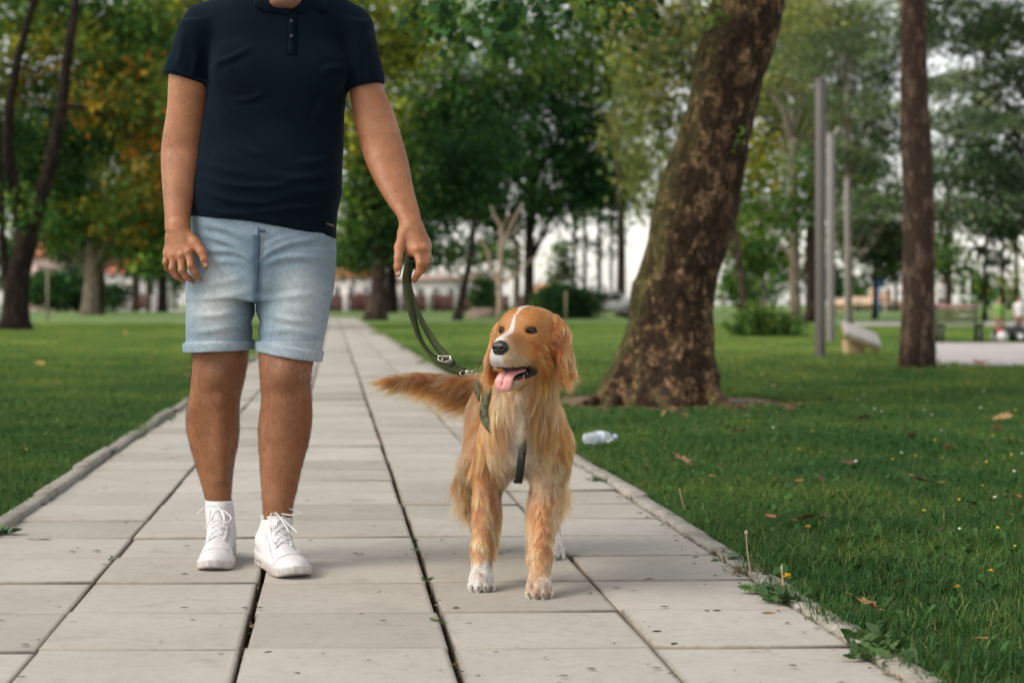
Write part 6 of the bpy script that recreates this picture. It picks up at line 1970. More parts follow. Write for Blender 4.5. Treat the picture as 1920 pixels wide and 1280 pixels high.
def grow(P, N, reg, seed, K=7, lenmul=1.0, rad=.00036, clump_div=32, tint=1.0):
    r = np.random.default_rng(seed)
    n = len(P); L = to_local(P)
    D = np.zeros((n, 3)); ln = np.full(n, .03); lift = np.full(n, .3); grav = np.full(n, .3); cl = np.full(n, .5)
    down = np.array([0, 0, -1.0]); back = np.array([0, 1.0, -.25])
    out = N
    def setr(m, d, l, li, g, c):
        D[m] = d[m] if getattr(d, 'ndim', 1) == 2 else d
        ln[m] = l[m] if np.ndim(l) else l; lift[m] = li; grav[m] = g; cl[m] = c
    is_ = lambda *a: np.isin(reg, a)
    x, y, z = L[:, 0], L[:, 1], L[:, 2]
    setr(is_('torso'), back, .032, .18, .35, .45)
    setr(is_('belly'), down + [0, .5, 0], .040, .3, .6, .6)
    setr(is_('neck'), down + [0, .5, 0], .055, .30, .45, .55)
    front = np.clip(-N[:, 1], 0, 1)
    setr(is_('throat'), np.column_stack([N[:, 0] * .30, -.12 + 0 * x, -1 + 0 * x]), .050 + .035 * front, .26, .50, .75)
    chd = np.column_stack([(P[:, 0] - .026) * -2.0, -.10 + 0 * x, -1 + 0 * x])
    setr(is_('chest'), chd, .028 + .066 * front * sm(.32, .43, P[:, 2]) * np.exp(-((P[:, 0] - .026) / .08) ** 2) + .015 * sm(.36, .44, P[:, 2]), .20, .50, .80)
    setr(is_('shoulder'), np.column_stack([N[:, 0] * .1, .15 + 0 * x, -1 + 0 * x]), .026 + .022 * (P[:, 2] > .30), .20, .4, .62)
    rear = np.clip(N[:, 1], 0, 1)
    inner = np.clip(-np.sign(P[:, 0]) * N[:, 0], 0, 1)
    setr(is_('fleg'), np.column_stack([0 * x, .35 * rear, -1 + 0 * x]), .020 + (.060 * rear ** .7 + .040 * inner) * sm(.07, .16, P[:, 2]) + .018 * sm(.18, .29, P[:, 2]), .26, .42, .60)
    setr(is_('thigh'), np.column_stack([N[:, 0] * .15, .35 + 0 * x, -1 + 0 * x]), .030 + .055 * rear + .020 * np.abs(N[:, 0]) * (P[:, 2] < .32), .24, .5, .6)
    setr(is_('hleg'), np.column_stack([N[:, 0] * .45, .35 * rear, -1 + 0 * x]), .015 + (.080 * rear + .055 * np.abs(N[:, 0])) * sm(.08, .18, P[:, 2]), .22, .45, .6)
    setr(is_('paw'), np.column_stack([0 * x, -.6 + 0 * x, -.6 + 0 * x]), .0135, .22, .2, .45)
    # tail: along the tail and hanging below it
    tt = np.clip((TAIL[0, 0] - P[:, 0]) / (TAIL[0, 0] - TAIL[-1, 0]), 0, 1)
    und = np.clip(-N[:, 2], 0, 1)
    td = np.column_stack([-1.0 + .25 * tt, .0 + 0 * x, -.10 - (.95 - .75 * tt) * (.25 + und)])
    setr(is_('tail'), td, .050 + .050 * (1 - tt) * (und + .25) + .015 * (1 - tt), .30, .30, .62)
    # head
    hb = lambda a, b, c: hr_ * a + hf_ * b + hu_ * c
    sk = np.outer(x * 4, hr_) + np.outer(-np.ones(n), hf_) + np.outer(.15 - .9 * np.abs(x) / .06, hu_)
    setr(is_('skull'), sk, np.clip(.012 + .020 * sm(.05, -.05, y), .011, .04) + .016 * sm(.03, -.03, z), .30, .15, .50)
    mz = np.outer(np.sign(x) * .5, hr_) + np.outer(-np.ones(n), hf_) + np.outer(-.35 * np.ones(n), hu_)
    setr(is_('muzzle'), mz, np.clip(.0085 + .010 * sm(.11, .05, y), .0045, .02), .24, .08, .45)
    ck = np.outer(np.sign(x) * .35, hr_) + np.outer(-.75 * np.ones(n), hf_) + np.outer(-.8 * np.ones(n), hu_)
    setr(is_('cheek'), ck, .018 + .030 * sm(.03, -.02, y) + .020 * sm(-.03, -.06, z), .30, .30, .6)
    setr(is_('jaw'), hb(0, -.8, -.6), .0075 + .014 * sm(.08, .02, y), .16, .2, .3)
    er = np.outer(np.sign(x) * (.42 + .45 * sm(-.02, -.08, z)), hr_) + np.outer(.10 * np.ones(n), hf_) + np.outer(-np.ones(n), hu_)
    setr(is_('ear'), er, .022 + .026 * sm(.01, -.07, z), .16, .22, .70)
    ln *= lenmul * r.uniform(.72, 1.22, n)
    # tangent flow + small swirls
    sw = np.stack([fbm(P, 26, 81 + seed, 1), fbm(P, 26, 83 + seed, 1), fbm(P, 26, 85 + seed, 1)], 1)
    D = D / (np.linalg.norm(D, axis=1, keepdims=True) + 1e-9) + sw * .30 + r.normal(0, .10, (n, 3))
    T = D - N * (D * N).sum(1, keepdims=True) * .92
    T /= np.linalg.norm(T, axis=1, keepdims=True) + 1e-9
    pts = np.zeros((n, K, 3)); pts[:, 0] = P - N * .001
    stp = (ln / (K - 1))[:, None]
    wl = r.uniform(0, 6.28, n)
    for k in range(1, K):
        t_ = k / (K - 1)
        d = T + N * (lift[:, None] * (1.25 - 1.1 * t_)) + down * (grav[:, None] * 1.5 * t_)
        d /= np.linalg.norm(d, axis=1, keepdims=True)
        pts[:, k] = pts[:, k - 1] + d * stp
    # wave
    side = np.cross(T, N)
    ph = fbm(P, 30, 91, 1) * 3
    for k in range(1, K):
        t_ = k / (K - 1)
        pts[:, k] += side * (np.sin(t_ * 5.5 + ph) * ln * .085 * t_)[:, None]
    # clumps
    nc = max(8, n // clump_div); ci = r.choice(n, nc, replace=False)
    kd = kdtree.KDTree(nc)
    for j, i in enumerate(ci): kd.insert(pts[i, 2], j)
    kd.balance()
    own = np.array([kd.find(p)[1] for p in pts[:, 2]])
    G = pts[ci[own]]
    tk = np.linspace(0, 1, K)[None, :, None] ** 1.3
    rel = ln[:, None, None] / ln[ci[own]][:, None, None]
    Gs = G[:, :1] + (G - G[:, :1]) * np.clip(rel, .5, 1.25)
    same = (np.linalg.norm(G[:, 0] - pts[:, 0], axis=1) < .009 + .16 * ln)[:, None, None]
    amt = (cl[:, None, None] * r.uniform(.55, 1.15, n)[:, None, None]).clip(0, .95) * tk * same
    pts = pts * (1 - amt) + Gs * amt
    m = np.where(is_('fleg', 'hleg', 'paw', 'shoulder', 'ear', 'cheek'))[0]
    for k in range(2, K, 2):
        q = pts[m, k]; vi = np.array([KDV.find(p)[1] for p in q])
        dd = ((q - dV[vi]) * dN[vi]).sum(1)
        pts[m, k] = q + dN[vi] * np.clip(.0016 + .0012 * k / K - dd, 0, .02)[:, None]
    for k in range(1, K - 1, 2): pts[m, k] = (pts[m, k - 1] + pts[m, k + 1]) / 2
    col, L_ = dog_color(P, reg)
    cr = r.normal(0, 1, nc)[own]; hr2 = r.normal(0, 1, n)
    col = col * np.exp(np.where(is_('skull', 'muzzle', 'jaw'), .12, .40) * cr + .12 * hr2)[:, None] * tint
    col = np.clip(col, .004, .95) ** np.array([1.32, 1.44, 1.38]) * np.array([1.14, .98, .88])
    m = is_('chest', 'throat', 'neck', 'thigh', 'tail') & (P[:, 2] < .53)
    mm = m & (r.random(nc)[own] < .26)
    col[mm] = lerp(col, np.tile(CREAM, (n, 1)), np.full(n, .35))[mm]
    mm = m & (r.random(nc)[own] < .15)
    col[mm] = lerp(col, np.tile(RUST * 1.2, (n, 1)), np.full(n, .45))[mm]
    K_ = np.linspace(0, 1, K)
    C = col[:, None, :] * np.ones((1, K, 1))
    C = C * (1 - .68 * (1 - K_) ** 1.3)[None, :, None]     # roots much darker: shade deep in the coat painted into the colour
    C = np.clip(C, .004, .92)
    R = rad * (1 - .80 * K_ ** 2)[None] * r.uniform(.75, 1.25, n)[:, None]
    pz = np.where(is_('muzzle', 'skull', 'jaw'), .78, 1.0)
    R = R * pz[:, None]
    return pts, R, C

KDV = kdtree.KDTree(len(dV))
for _i, _p in enumerate(dV): KDV.insert(_p, _i)
KDV.balance()
def fur():
    fc = dV[dQ].mean(1); frg, _ = region(fc); fL = to_local(fc)
    fl, fr = mouth_dark(fL)
    nzf = np.linalg.norm((fL - [0, .155, -.028]) / [.020, .020, .018], axis=1) < 1.0
    ban = fl | fr | nzf
    dens = {'torso': .55, 'belly': .5, 'neck': 1.0, 'throat': 1.5, 'chest': 1.5, 'shoulder': 2.2, 'fleg': 3.6, 'thigh': 1.0, 'hleg': 2.4, 'paw': 4.5, 'tail': 1.9, 'skull': 3.0, 'muzzle': 5.5, 'cheek': 3.0, 'jaw': 4.0, 'ear': 2.3}
    w = np.array([dens[a] for a in frg]) * (~ban)
    w *= np.where((fc[:, 1] > 4.35) & (frg == 'torso') & (np.abs(fc[:, 0]) < .08) & (fc[:, 2] > .3), .5, 1)
    P, N, i = sample_surface(dV, dQ, 120000, w)
    reg = frg[i]
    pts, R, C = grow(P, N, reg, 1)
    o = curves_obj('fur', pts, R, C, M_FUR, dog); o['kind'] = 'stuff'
    # sparse long feathering
    w2 = np.where(np.isin(frg, ['chest', 'throat', 'tail', 'ear', 'thigh', 'neck']), 1.0, 0) * (~ban)
    w2 += np.where(np.isin(frg, ['fleg', 'hleg', 'shoulder']), .7, 0)
    P, N, i = sample_surface(dV, dQ, 9000, w2); reg = frg[i]
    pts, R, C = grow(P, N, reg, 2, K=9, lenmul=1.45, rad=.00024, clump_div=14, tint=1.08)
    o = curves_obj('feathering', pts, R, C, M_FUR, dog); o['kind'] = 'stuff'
    # whiskers
    r = np.random.default_rng(3); Wk = []
    for s in (-1, 1):
        for k in range(9):
            a = HL(s * r.uniform(.020, .028), r.uniform(.085, .125), r.uniform(-.055, -.035)); d = hr_ * s * r.uniform(.7, 1) + hf_ * r.uniform(-.5, .2) + hu_ * r.uniform(-.5, -.1)
            l = r.uniform(.03, .05); Wk.append([a + d * l * t_ + np.array([0, 0, -.010]) * t_ ** 2 for t_ in np.linspace(0, 1, 5)])
    Wk = np.array(Wk)
    o = curves_obj('whisker', Wk, np.tile(np.linspace(.00022, .00006, 5), (len(Wk), 1)), np.tile([.7, .65, .6], (len(Wk), 1)), M_FUR, dog); o['kind'] = 'stuff'
fur()

# ---------------------------------------------------------------- harness and leash
def mat_web(name, c1, c2, sc_=900):
    t = NT(name)
    g = t.n('ShaderNodeNewGeometry'); n1 = t.noise(g.outputs['Position'], sc_, 2); n2 = t.noise(g.outputs['Position'], 40, 3)
    c = t.ramp(n1, [(.35, c1), (.65, c2)])
    c = t.mix(c, t.ramp(n2, [(.3, .8), (.7, 1.15)]), 1, 'MULTIPLY')
    t.principled(c, .75, t.bump(n1, .5, .0008), .3)
    return t.m
M_OLIVE = mat_web('olive_webbing', (.022, .030, .009), (.048, .060, .020))
M_CAMO = mat_web('camouflage_webbing', (.030, .034, .012), (.11, .11, .055), 90)
M_DARKWEB = mat_web('dark_webbing', (.008, .010, .008), (.022, .026, .018))
t = NT('steel'); t.principled((.62, .60, .57), .22, None, .5, Metallic=1.0); M_STEEL = t.m
harness = empty('dog_harness', (0, 4.3, .45)); tag(harness, 'olive camouflage harness half hidden in the dog\'s chest fur', 'harness')
hloc = np.array([0, 4.3, .45])
mb = MB(); P = spline([(.032, 4.128, .455), (.030, 4.110, .42), (.027, 4.108, .37), (.022, 4.112, .32), (.016, 4.150, .270), (.012, 4.24, .262)], 24) - hloc
mb.ribbon(P, np.column_stack([np.zeros(24), -np.ones(24), np.linspace(0, -.9, 24)]), .019, .003); mb.build('chest_strap', M_DARKWEB, harness)
mb = MB(); P = [.004, .030, 0] + spline([(-.052, 4.170, .515), (-.068, 4.148, .47), (-.074, 4.140, .435), (-.064, 4.124, .408), (-.040, 4.106, .390), (-.012, 4.100, .380)], 24) - hloc
mb.ribbon(P, np.column_stack([-np.linspace(1, .2, 24), -np.ones(24), np.zeros(24)]), .022, .003); mb.build('neck_strap', M_CAMO, harness)
mb = MB(); P = spline([(-.02, 4.35, .550), (-.06, 4.33, .535), (-.090, 4.27, .50), (-.080, 4.19, .47)], 20) - hloc
mb.ribbon(P, np.array([[-.5 - .02 * k, -.2, .8 - .04 * k] for k in range(20)]), .022, .003); mb.build('shoulder_strap', M_CAMO, harness)
mb = MB(); P = spline([(.03, 4.33, .565), (-.03, 4.335, .575), (-.085, 4.33, .552)], 12) - hloc
mb.ribbon(P, (0, -.15, 1), .024, .004); mb.build('back_strap', M_OLIVE, harness)

leash = empty('dog_leash', (-.25, 4.39, .74)); tag(leash, 'olive green webbing leash folded double in the man\'s hand and clipped to the dog\'s harness', 'leash')
ll = np.array([-.25, 4.39, .74])
def Wl(*a): return W(*a) - ll
# strap that leaves the fist wide and face-on, runs to the ring
A = spline([Wl(768, 496, 4.412), Wl(763, 520, 4.40), Wl(766, 560, 4.395), Wl(776, 600, 4.385), Wl(787, 634, 4.37), Wl(802, 658, 4.355), Wl(820, 675, 4.34), Wl(838, 686, 4.335), Wl(856, 693, 4.33), Wl(871, 699, 4.325)], 44)
tA = np.linspace(0, 1, 44)
angA = np.interp(tA, [0, .25, .5, .68, .80, 1], [15, 30, 62, 66, 40, 18])      # strap turns edge-on half way down
nA = np.array([[.9 * math.sin(math.radians(a)), -math.cos(math.radians(a)), .5 * math.sin(math.radians(a)) * t_] for a, t_ in zip(angA, tA)])
mb = MB(); mb.ribbon(A, nA, .024, .0026); mb.build('strap', M_OLIVE, leash)
B = spline([Wl(771, 496, 4.418), Wl(768, 525, 4.415), Wl(775, 560, 4.41), Wl(790, 600, 4.40), Wl(808, 632, 4.385), Wl(823, 654, 4.365), Wl(838, 670, 4.345), Wl(850, 684, 4.334)], 40)
tB = np.linspace(0, 1, 40)
angB = np.interp(tB, [0, .3, .6, .8, 1], [-75, -62, -50, -25, 10])
nB = np.array([[math.sin(math.radians(a)), -math.cos(math.radians(a)), .1] for a in angB])
mb = MB(); mb.ribbon(B, nB, .020, .0026); mb.build('strap', M_OLIVE, leash)
# loop inside the fist
C_ = spline([Wl(768, 498, 4.412), Wl(768, 480, 4.425), Wl(774, 466, 4.432), Wl(786, 466, 4.43), Wl(786, 482, 4.42), Wl(772, 500, 4.418)], 24)
mb = MB(); mb.ribbon(C_, (.2, -1, .1), .024, .0026); mb.build('handle_loop', M_OLIVE, leash)
def ring(c, n, a, b, r, flat=0):
    n = np.asarray(n, float); n /= np.linalg.norm(n); e1 = np.cross(n, [0, 0, 1.0]); e1 /= np.linalg.norm(e1); e2 = np.cross(n, e1)
    th = np.linspace(0, 2 * np.pi, 33)
    return [np.asarray(c) + e1 * a * math.cos(t_) + e2 * b * (max(math.sin(t_), -.55) if flat else math.sin(t_)) for t_ in th]
mb = MB(); mb.tube(ring(Wl(833, 671, 4.333), (-.25, -1, .55), .0165, .0105, .0016, 1), .0013, 8); mb.build('ring', M_STEEL, leash)
mb = MB(); mb.tube(ring(Wl(838, 674, 4.331), (.55, -1, .35), .0140, .0080, .0015), .0011, 8); mb.build('slider', M_STEEL, leash)
mb = MB()
mb.tube(ring(Wl(869, 700, 4.322), (.45, -.7, .5), .0105, .0070, .002), .0014, 8)
mb.tube(spline([Wl(872, 697, 4.320), Wl(878, 695, 4.318), Wl(884, 697, 4.320)], 8), [.0022, .0028, .0028, .0022, .0026, .0028, .0022, .0015], 10)
mb.tube(spline([Wl(884, 697, 4.32), Wl(890, 693, 4.322), Wl(894, 698, 4.325), Wl(889, 703, 4.325), Wl(883, 699, 4.322)], 16), .0013, 8)
mb.build('clip', M_STEEL, leash)
# ================================================================ BUILDINGS, BENCHES, POSTS
M_PLASTER = mat_simple('white_plaster', (.72, .69, .66), .9, nscale=1.5, namp=.06)
M_PINKW = mat_simple('pink_plaster', (.52, .38, .34), .9, nscale=1.5, namp=.08)
M_ROOF = mat_simple('orange_roof_tiles', (.40, .14, .07), .85, nscale=3, namp=.2, bump=.5, bdist=.05)
M_PANE = mat_simple('window_pane', (.03, .035, .04), .15, nscale=.5)
M_DOOR = mat_simple('brown_door', (.10, .05, .03), .6)
def house(name, label, u0, u1, veave, vridge, Y, wall=M_PLASTER, roof=M_ROOF, wins=3, depth=9, cat='house'):
    p = PX(Y)
    x0, x1 = (u0 - 960) * p, (u1 - 960) * p; ze = CAM_H - (veave - HOR) * p; zr = CAM_H - (vridge - HOR) * p
    cx = (x0 + x1) / 2; w = x1 - x0
    root = empty(name, (cx, Y, 0)); tag(root, label, cat)
    mb = MB(); mb.box((0, depth / 2, ze / 2 - .05), (w, depth, ze + .1)); mb.build('wall', wall, root, False)
    o = .5
    V = np.array([[-w / 2 - o, -o, ze], [w / 2 + o, -o, ze], [w / 2 + o, depth + o, ze], [-w / 2 - o, depth + o, ze], [-w / 2 + w * .12, depth / 2, zr], [w / 2 - w * .12, depth / 2, zr],
                  [-w / 2 - o, -o, ze + .18], [w / 2 + o, -o, ze + .18], [w / 2 + o, depth + o, ze + .18], [-w / 2 - o, depth + o, ze + .18]])
    mb = MB(); mb.add(V, np.array([[0, 3, 2, 1], [0, 1, 7, 6], [1, 2, 8, 7], [2, 3, 9, 8], [3, 0, 6, 9], [6, 7, 5, 4], [8, 9, 4, 5]]), np.array([[7, 8, 5], [9, 6, 4]]))
    rf = mb.build('roof', roof, root, False)
    mb = MB(); mb.box((w * .2, depth * .6, zr + .3), (.7, .7, 1.6)); mb.build('chimney', wall, rf, False)
    for i in range(wins):
        wx = -w / 2 + w * (i + .5) / wins
        ww = min(1.4, w / wins * .45)
        mb = MB()
        for a, b, c, d in ((0, .75, ww + .2, .1), (0, -.75, ww + .2, .1), (-ww / 2, 0, .1, 1.4), (ww / 2, 0, .1, 1.4), (0, 0, .07, 1.4)): mb.box((wx + a, -.04, ze * .55 + b), (c, .10, d))
        fr = mb.build('window', M_PLASTER, root, False)
        mb = MB(); mb.box((wx, -.012, ze * .55), (ww - .06, .03, 1.38)); mb.build('pane', M_PANE, fr, False)
    mb = MB(); mb.box((w * .03 + w / wins * .5, -.03, 1.05), (1.0, .08, 2.1)); mb.build('door', M_DOOR, root, False)
    return root
house('orange_roofed_house', 'pink walled house with an orange roof beyond the hedge at the far left', 52, 128, 480, 432, 190, M_PINKW, M_ROOF, 3)
house('orange_roofed_house', 'white house with an orange roof seen left of the pale trunk', 96, 168, 505, 462, 215, M_PLASTER, M_ROOF, 2)
house('white_house', 'white house seen right of the pale trunk on the left', 188, 300, 512, 478, 230, M_PLASTER, M_ROOF, 3)
house('white_house', 'white house with a small red roof behind the grey trunked path side tree', 618, 700, 520, 500, 205, M_PLASTER, M_ROOF, 3)
house('white_house', 'low white house behind the dark red fence above the leash', 745, 860, 526, 514, 215, M_PLASTER, mat_simple('faded_roof', (.34, .24, .20), .85), 4)
house('white_house', 'narrow white house partly behind the thin leaning tree', 862, 930, 526, 508, 235, M_PLASTER, mat_simple('grey_roof', (.30, .22, .19), .85), 2)
house('orange_kiosk', 'low building with an orange roof left of the dark round bush', 1000, 1062, 552, 530, 200, M_PINKW, mat_simple('pale_orange_roof', (.55, .25, .12), .8), 2)
house('yellow_pavilion', 'low ochre pavilion with an orange roof between the posts and the pine', 1592, 1690, 572, 556, 170, mat_simple('ochre_wall', (.50, .36, .20), .9), mat_simple('orange_awning', (.55, .38, .26), .8), 3)
# dark red fence
def fence():
    Y = 152; p = PX(Y); x0, x1 = (600 - 960) * p, (1016 - 960) * p; n = int((x1 - x0) / 2.2)
    root = empty('red_fence', ((x0 + x1) / 2, Y, 0)); tag(root, 'long dark red board fence behind the trees in the centre', 'fence')
    M_ = mat_simple('dark_red_paint', (.085, .024, .020), .8, nscale=2); Mp = mat_simple('fence_post', (.06, .03, .025), .8)
    c = (x0 + x1) / 2; pan = None
    for i in range(n + 1):
        x = x0 + (x1 - x0) * i / n - c
        if i == 0:
            mb = MB(); mb.box((0, 0, .78), (.16, .16, 1.66)); a = mb.build('fence_post', Mp, root, False); a.location = (x, 0, 0)
        else: reuse('fence_post', a.data, root, (x, 0, 0))
        if i < n:
            if pan is None:
                mb = MB()
                for k in range(7): mb.box((.16 + (k + .5) * .268, .06, .76), (.25, .03, 1.45))
                mb.box((1.1, .09, .35), (1.9, .03, .1)); mb.box((1.1, .09, 1.2), (1.9, .03, .1))
                pan = mb.build('board_panel', M_, root, False); pan.location = (x, 0, 0); pan['kind'] = 'stuff'
            else:
                q = reuse('board_panel', pan.data, root, (x, 0, 0)); q['kind'] = 'stuff'
fence()

# grey posts -------------------------------------------------------------------
M_POST = mat_simple('grey_metal', (.105, .090, .084), .5, nscale=4, namp=.1)
def post(label, u, vb, vt, wpx, M_POST=M_POST):
    Y = GY(vb); p = PX(Y); x = (u - 960) * p; h = CAM_H - (vt - HOR) * p; w = wpx * p * .78
    root = empty('lamp_post', (x, Y + w / 2, 0)); tag(root, label, 'lamp post', 'grey posts')
    R = rotz(math.radians(38))
    mb = MB(); mb.bbox((0, 0, h / 2 - .05), (w, w, h + .1), .008, R); mb.build('pole', M_POST, root, False)
    mb = MB(); mb.bbox((0, 0, h + .02), (w * 1.06, w * 1.06, .04), .006, R); mb.build('cap', M_POST, root, False)
    mb = MB(); mb.bbox((0, 0, .012), (w * 1.6, w * 1.6, .024), .004, R); mb.build('base_plate', M_POST, root, False)
    return root
post('tallest square grey post standing nearest on the lawn', 1539.5, 670, 152, 18)
post('second square grey post, just right of the tallest one', 1558.5, 641, 252, 14, mat_simple('pale_grey_metal', (.20, .18, .17), .5, nscale=4, namp=.1))
post('farthest square grey post, left of the stone slab bench', 1589, 622, 336, 9, mat_simple('dull_pale_metal', (.20, .18, .16), .5, nscale=4, namp=.1))

# tilted slab bench -------------------------------------------------------------
def slab_bench():
    Y = 23.3; p = PX(Y); c = W(1614, 645, Y); root = empty('slab_bench', (c[0], Y, 0)); tag(root, 'stone bench with a tilted grey slab on a tan block beside the posts', 'bench')
    Ms = mat_simple('grey_stone_top', (.36, .34, .32), .8, nscale=8, namp=.12); Mt = mat_simple('tan_block', (.38, .26, .14), .85, nscale=8, namp=.2, bump=.4)
    me_ = mat_simple('mossy_edge', (.20, .155, .06), .9, nscale=12, namp=.3)
    R = roty(math.radians(21)) @ rotx(math.radians(15))
    mb = MB(); mb.bbox((.01, 0, .290), (.50, .62, .05), .004, R); mb.build('seat', Ms, root, False)
    mb = MB(); mb.bbox((-.012, 0, .235), (.50, .62, .055), .004, R); mb.build('seat_edge', me_, root, False)
    mb = MB(); mb.bbox((-.09, .03, .10), (.25, .36, .22), .012, roty(math.radians(-3))); mb.build('block', Mt, root, False)
slab_bench()

# park bench ---------------------------------------------------------------------
M_GRNW = mat_simple('green_bench_wood', (.10, .13, .045), .7, nscale=6, namp=.2); M_PINKB = mat_simple('faded_red_slat', (.30, .17, .14), .7, nscale=6, namp=.2); M_IRON = mat_simple('dark_iron', (.03, .03, .03), .5)
def park_bench(label, u0, u1, vb):
    Y = GY(vb); p = PX(Y); x0, x1 = (u0 - 960) * p, (u1 - 960) * p; w = x1 - x0; c = (x0 + x1) / 2
    root = empty('park_bench', (c, Y, 0)); tag(root, label, 'bench')
    for k in range(4):
        mb = MB(); mb.bbox((0, -.20 + k * .115, .34), (w, .09, .03), .005); mb.build('seat_slat', M_GRNW, root, False)
    for k in range(3):
        mb = MB(); mb.bbox((0, .24 + k * .03, .44 + k * .105), (w, .025, .085), .005); mb.build('back_slat', M_PINKB if k == 2 else M_GRNW, root, False)
    for s in (-.42, .42):
        mb = MB(); mb.box((s * w, -.17, .16), (.06, .05, .33)); mb.box((s * w, .19, .16), (.06, .05, .33)); mb.box((s * w, .0, .31), (.05, .44, .04)); mb.box((s * w, .275, .50), (.05, .04, .42), rotx(-.2)); mb.build('leg', M_IRON, root, False)
park_bench('green slatted park bench with a faded red top slat beyond the pine trunk', 1756, 1842, 641)

# goal frame ---------------------------------------------------------------------
def goal():
    Y = 88; p = PX(Y); root = empty('goal_frame', ((1805 - 960) * p, Y, 0)); tag(root, 'white goal frame on the sports ground at the right', 'goal')
    M_ = mat_simple('white_paint', (.72, .72, .70), .5)
    x0 = (1796 - 1805) * p; x1 = (1816 - 1805) * p
    for nm, a, b, r in (('upright', (x0, 0, -.05), (x0, 0, 1.9), .07), ('upright', (x1, 0, -.05), (x1, 0, 2.6), .08), ('crossbar', (x0, 0, .70 + 12 * p), (x1 + .4, 0, .70 + 12 * p), .05), ('crossbar', (x0, 0, .7 - 22 * p + .02), (x1 + .3, 0, .7 - 22 * p + .02), .035)):
        mb = MB(); mb.tube([a, b], r, 8); mb.build(nm, M_, root)
goal()
M_BLUE = mat_simple('blue_paint', (.10, .26, .50), .5)
def pole_thing(name, label, u, Y, vt, w, mat, cat):
    p = PX(Y); root = empty(name, ((u - 960) * p, Y, 0)); tag(root, label, cat)
    mb = MB(); mb.tube([(0, 0, -.05), (0, 0, CAM_H - (vt - HOR) * p)], w * p / 2, 8); mb.build('pole', mat, root)
    return root
r1 = pole_thing('play_pole', 'blue painted playground pole left of the pine trunk', 1647, 110, 540, 5, M_BLUE, 'pole')
mb = MB(); mb.box((0, 0, 2.2), (.9, .1, .9)); mb.build('panel', M_BLUE, r1, False)
r2 = pole_thing('play_pole', 'white playground pole just right of the blue one', 1659, 112, 535, 5, mat_simple('cream_paint', (.66, .60, .52), .5), 'pole')
mb = MB(); mb.box((0, 0, 1.1), (.8, .1, .5)); mb.build('panel', mat_simple('orange_paint', (.55, .20, .07), .5), r2, False)
# young stake on the left lawn
stk = pole_thing('wooden_stake', 'thin wooden stake on the lawn near the forked tree', 89, 72, 508, 4.5, mat_simple('grey_wood', (.22, .19, .13), .9), 'stake')
stk2 = pole_thing('wooden_stake', 'thin pale stake in front of the dark round bush', 1061, 70, 545, 3, mat_simple('pale_wood', (.26, .22, .13), .9), 'stake')

# parked car far behind -------------------------------------------------------------
def car():
    Y = 84; p = PX(Y); c = (1140 - 960) * p
    root = empty('parked_car', (c, Y + .9, 0)); tag(root, 'pale grey parked car beyond the lawn left of the leaning trunk', 'car')
    body_ = [(-2.0, .30), (-2.05, .55), (-1.95, .78), (-1.2, .88), (-.65, 1.30), (.75, 1.34), (1.45, .95), (2.0, .86), (2.08, .55), (2.0, .28)]
    V = []; 
    for y_, s_ in ((-.82, .0), (-.86, .0), (.86, .0), (.82, .0)):
        for x, z in body_:
            yy_ = y_ * (1 - .16 * max(0, (z - .85) / .5)); V.append((x, yy_, z))
    n = len(body_); Q = [[i * n + j, i * n + (j + 1) % n, (i + 1) * n + (j + 1) % n, (i + 1) * n + j] for i in range(3) for j in range(n)]
    mb = MB(); mb.add(V, np.array(Q), np.array([[0, j + 1, j] for j in range(1, n - 1)] + [[3 * n, 3 * n + j, 3 * n + j + 1] for j in range(1, n - 1)])[:, ::-1])
    mb.build('body', mat_simple('silver_paint', (.55, .54, .53), .3, nscale=1, namp=.02), root, False)
    for x in (-.33, .52):
        mb = MB(); mb.box((x, -.80, 1.08), (.72, .10, .30)); mb.build('window', M_PANE, root, False)
    for x in (-1.3, 1.3):
        for y in (-.84, .84):
            mb = MB(); mb.tube([(x, y - .1, .31), (x, y + .1, .31)], .31, 20); wh = mb.build('wheel', M_IRON, root)
            mb = MB(); mb.tube([(x, y - .115 * (1 if y < 0 else -1), .31), (x, y, .31)], .18, 14); mb.build('rim', M_POST, wh)
    for x in (-2.02, 2.04):
        mb = MB(); mb.bbox((x, -.55, .68), (.08, .3, .14), .02); mb.build('headlight', M_PLASTER, root, False)
    root.scale = (.72, .9, 1.0)
car()
def rock():
    Y = GY(588); c = W(905, 577, 88); V, Q = uvsphere((0, 0, .0), (.95, .8, .62), 24, 16)
    N = V / np.linalg.norm(V, axis=1, keepdims=True); V = V + N * (.16 * fbm(V, 1.6, 5))[:, None]
    V[:, 2] = np.maximum(V[:, 2], -.05)
    o = mesh_np('boulder', V, Q, mat_simple('brown_stone', (.16, .12, .09), .9, nscale=3, namp=.25, bump=.6, bdist=.05)); o.location = (c[0], 88, 0); o.scale = (.85, .85, .95)
    tag(o, 'rounded brown boulder on the lawn behind the dog\'s ear', 'rock')
rock()

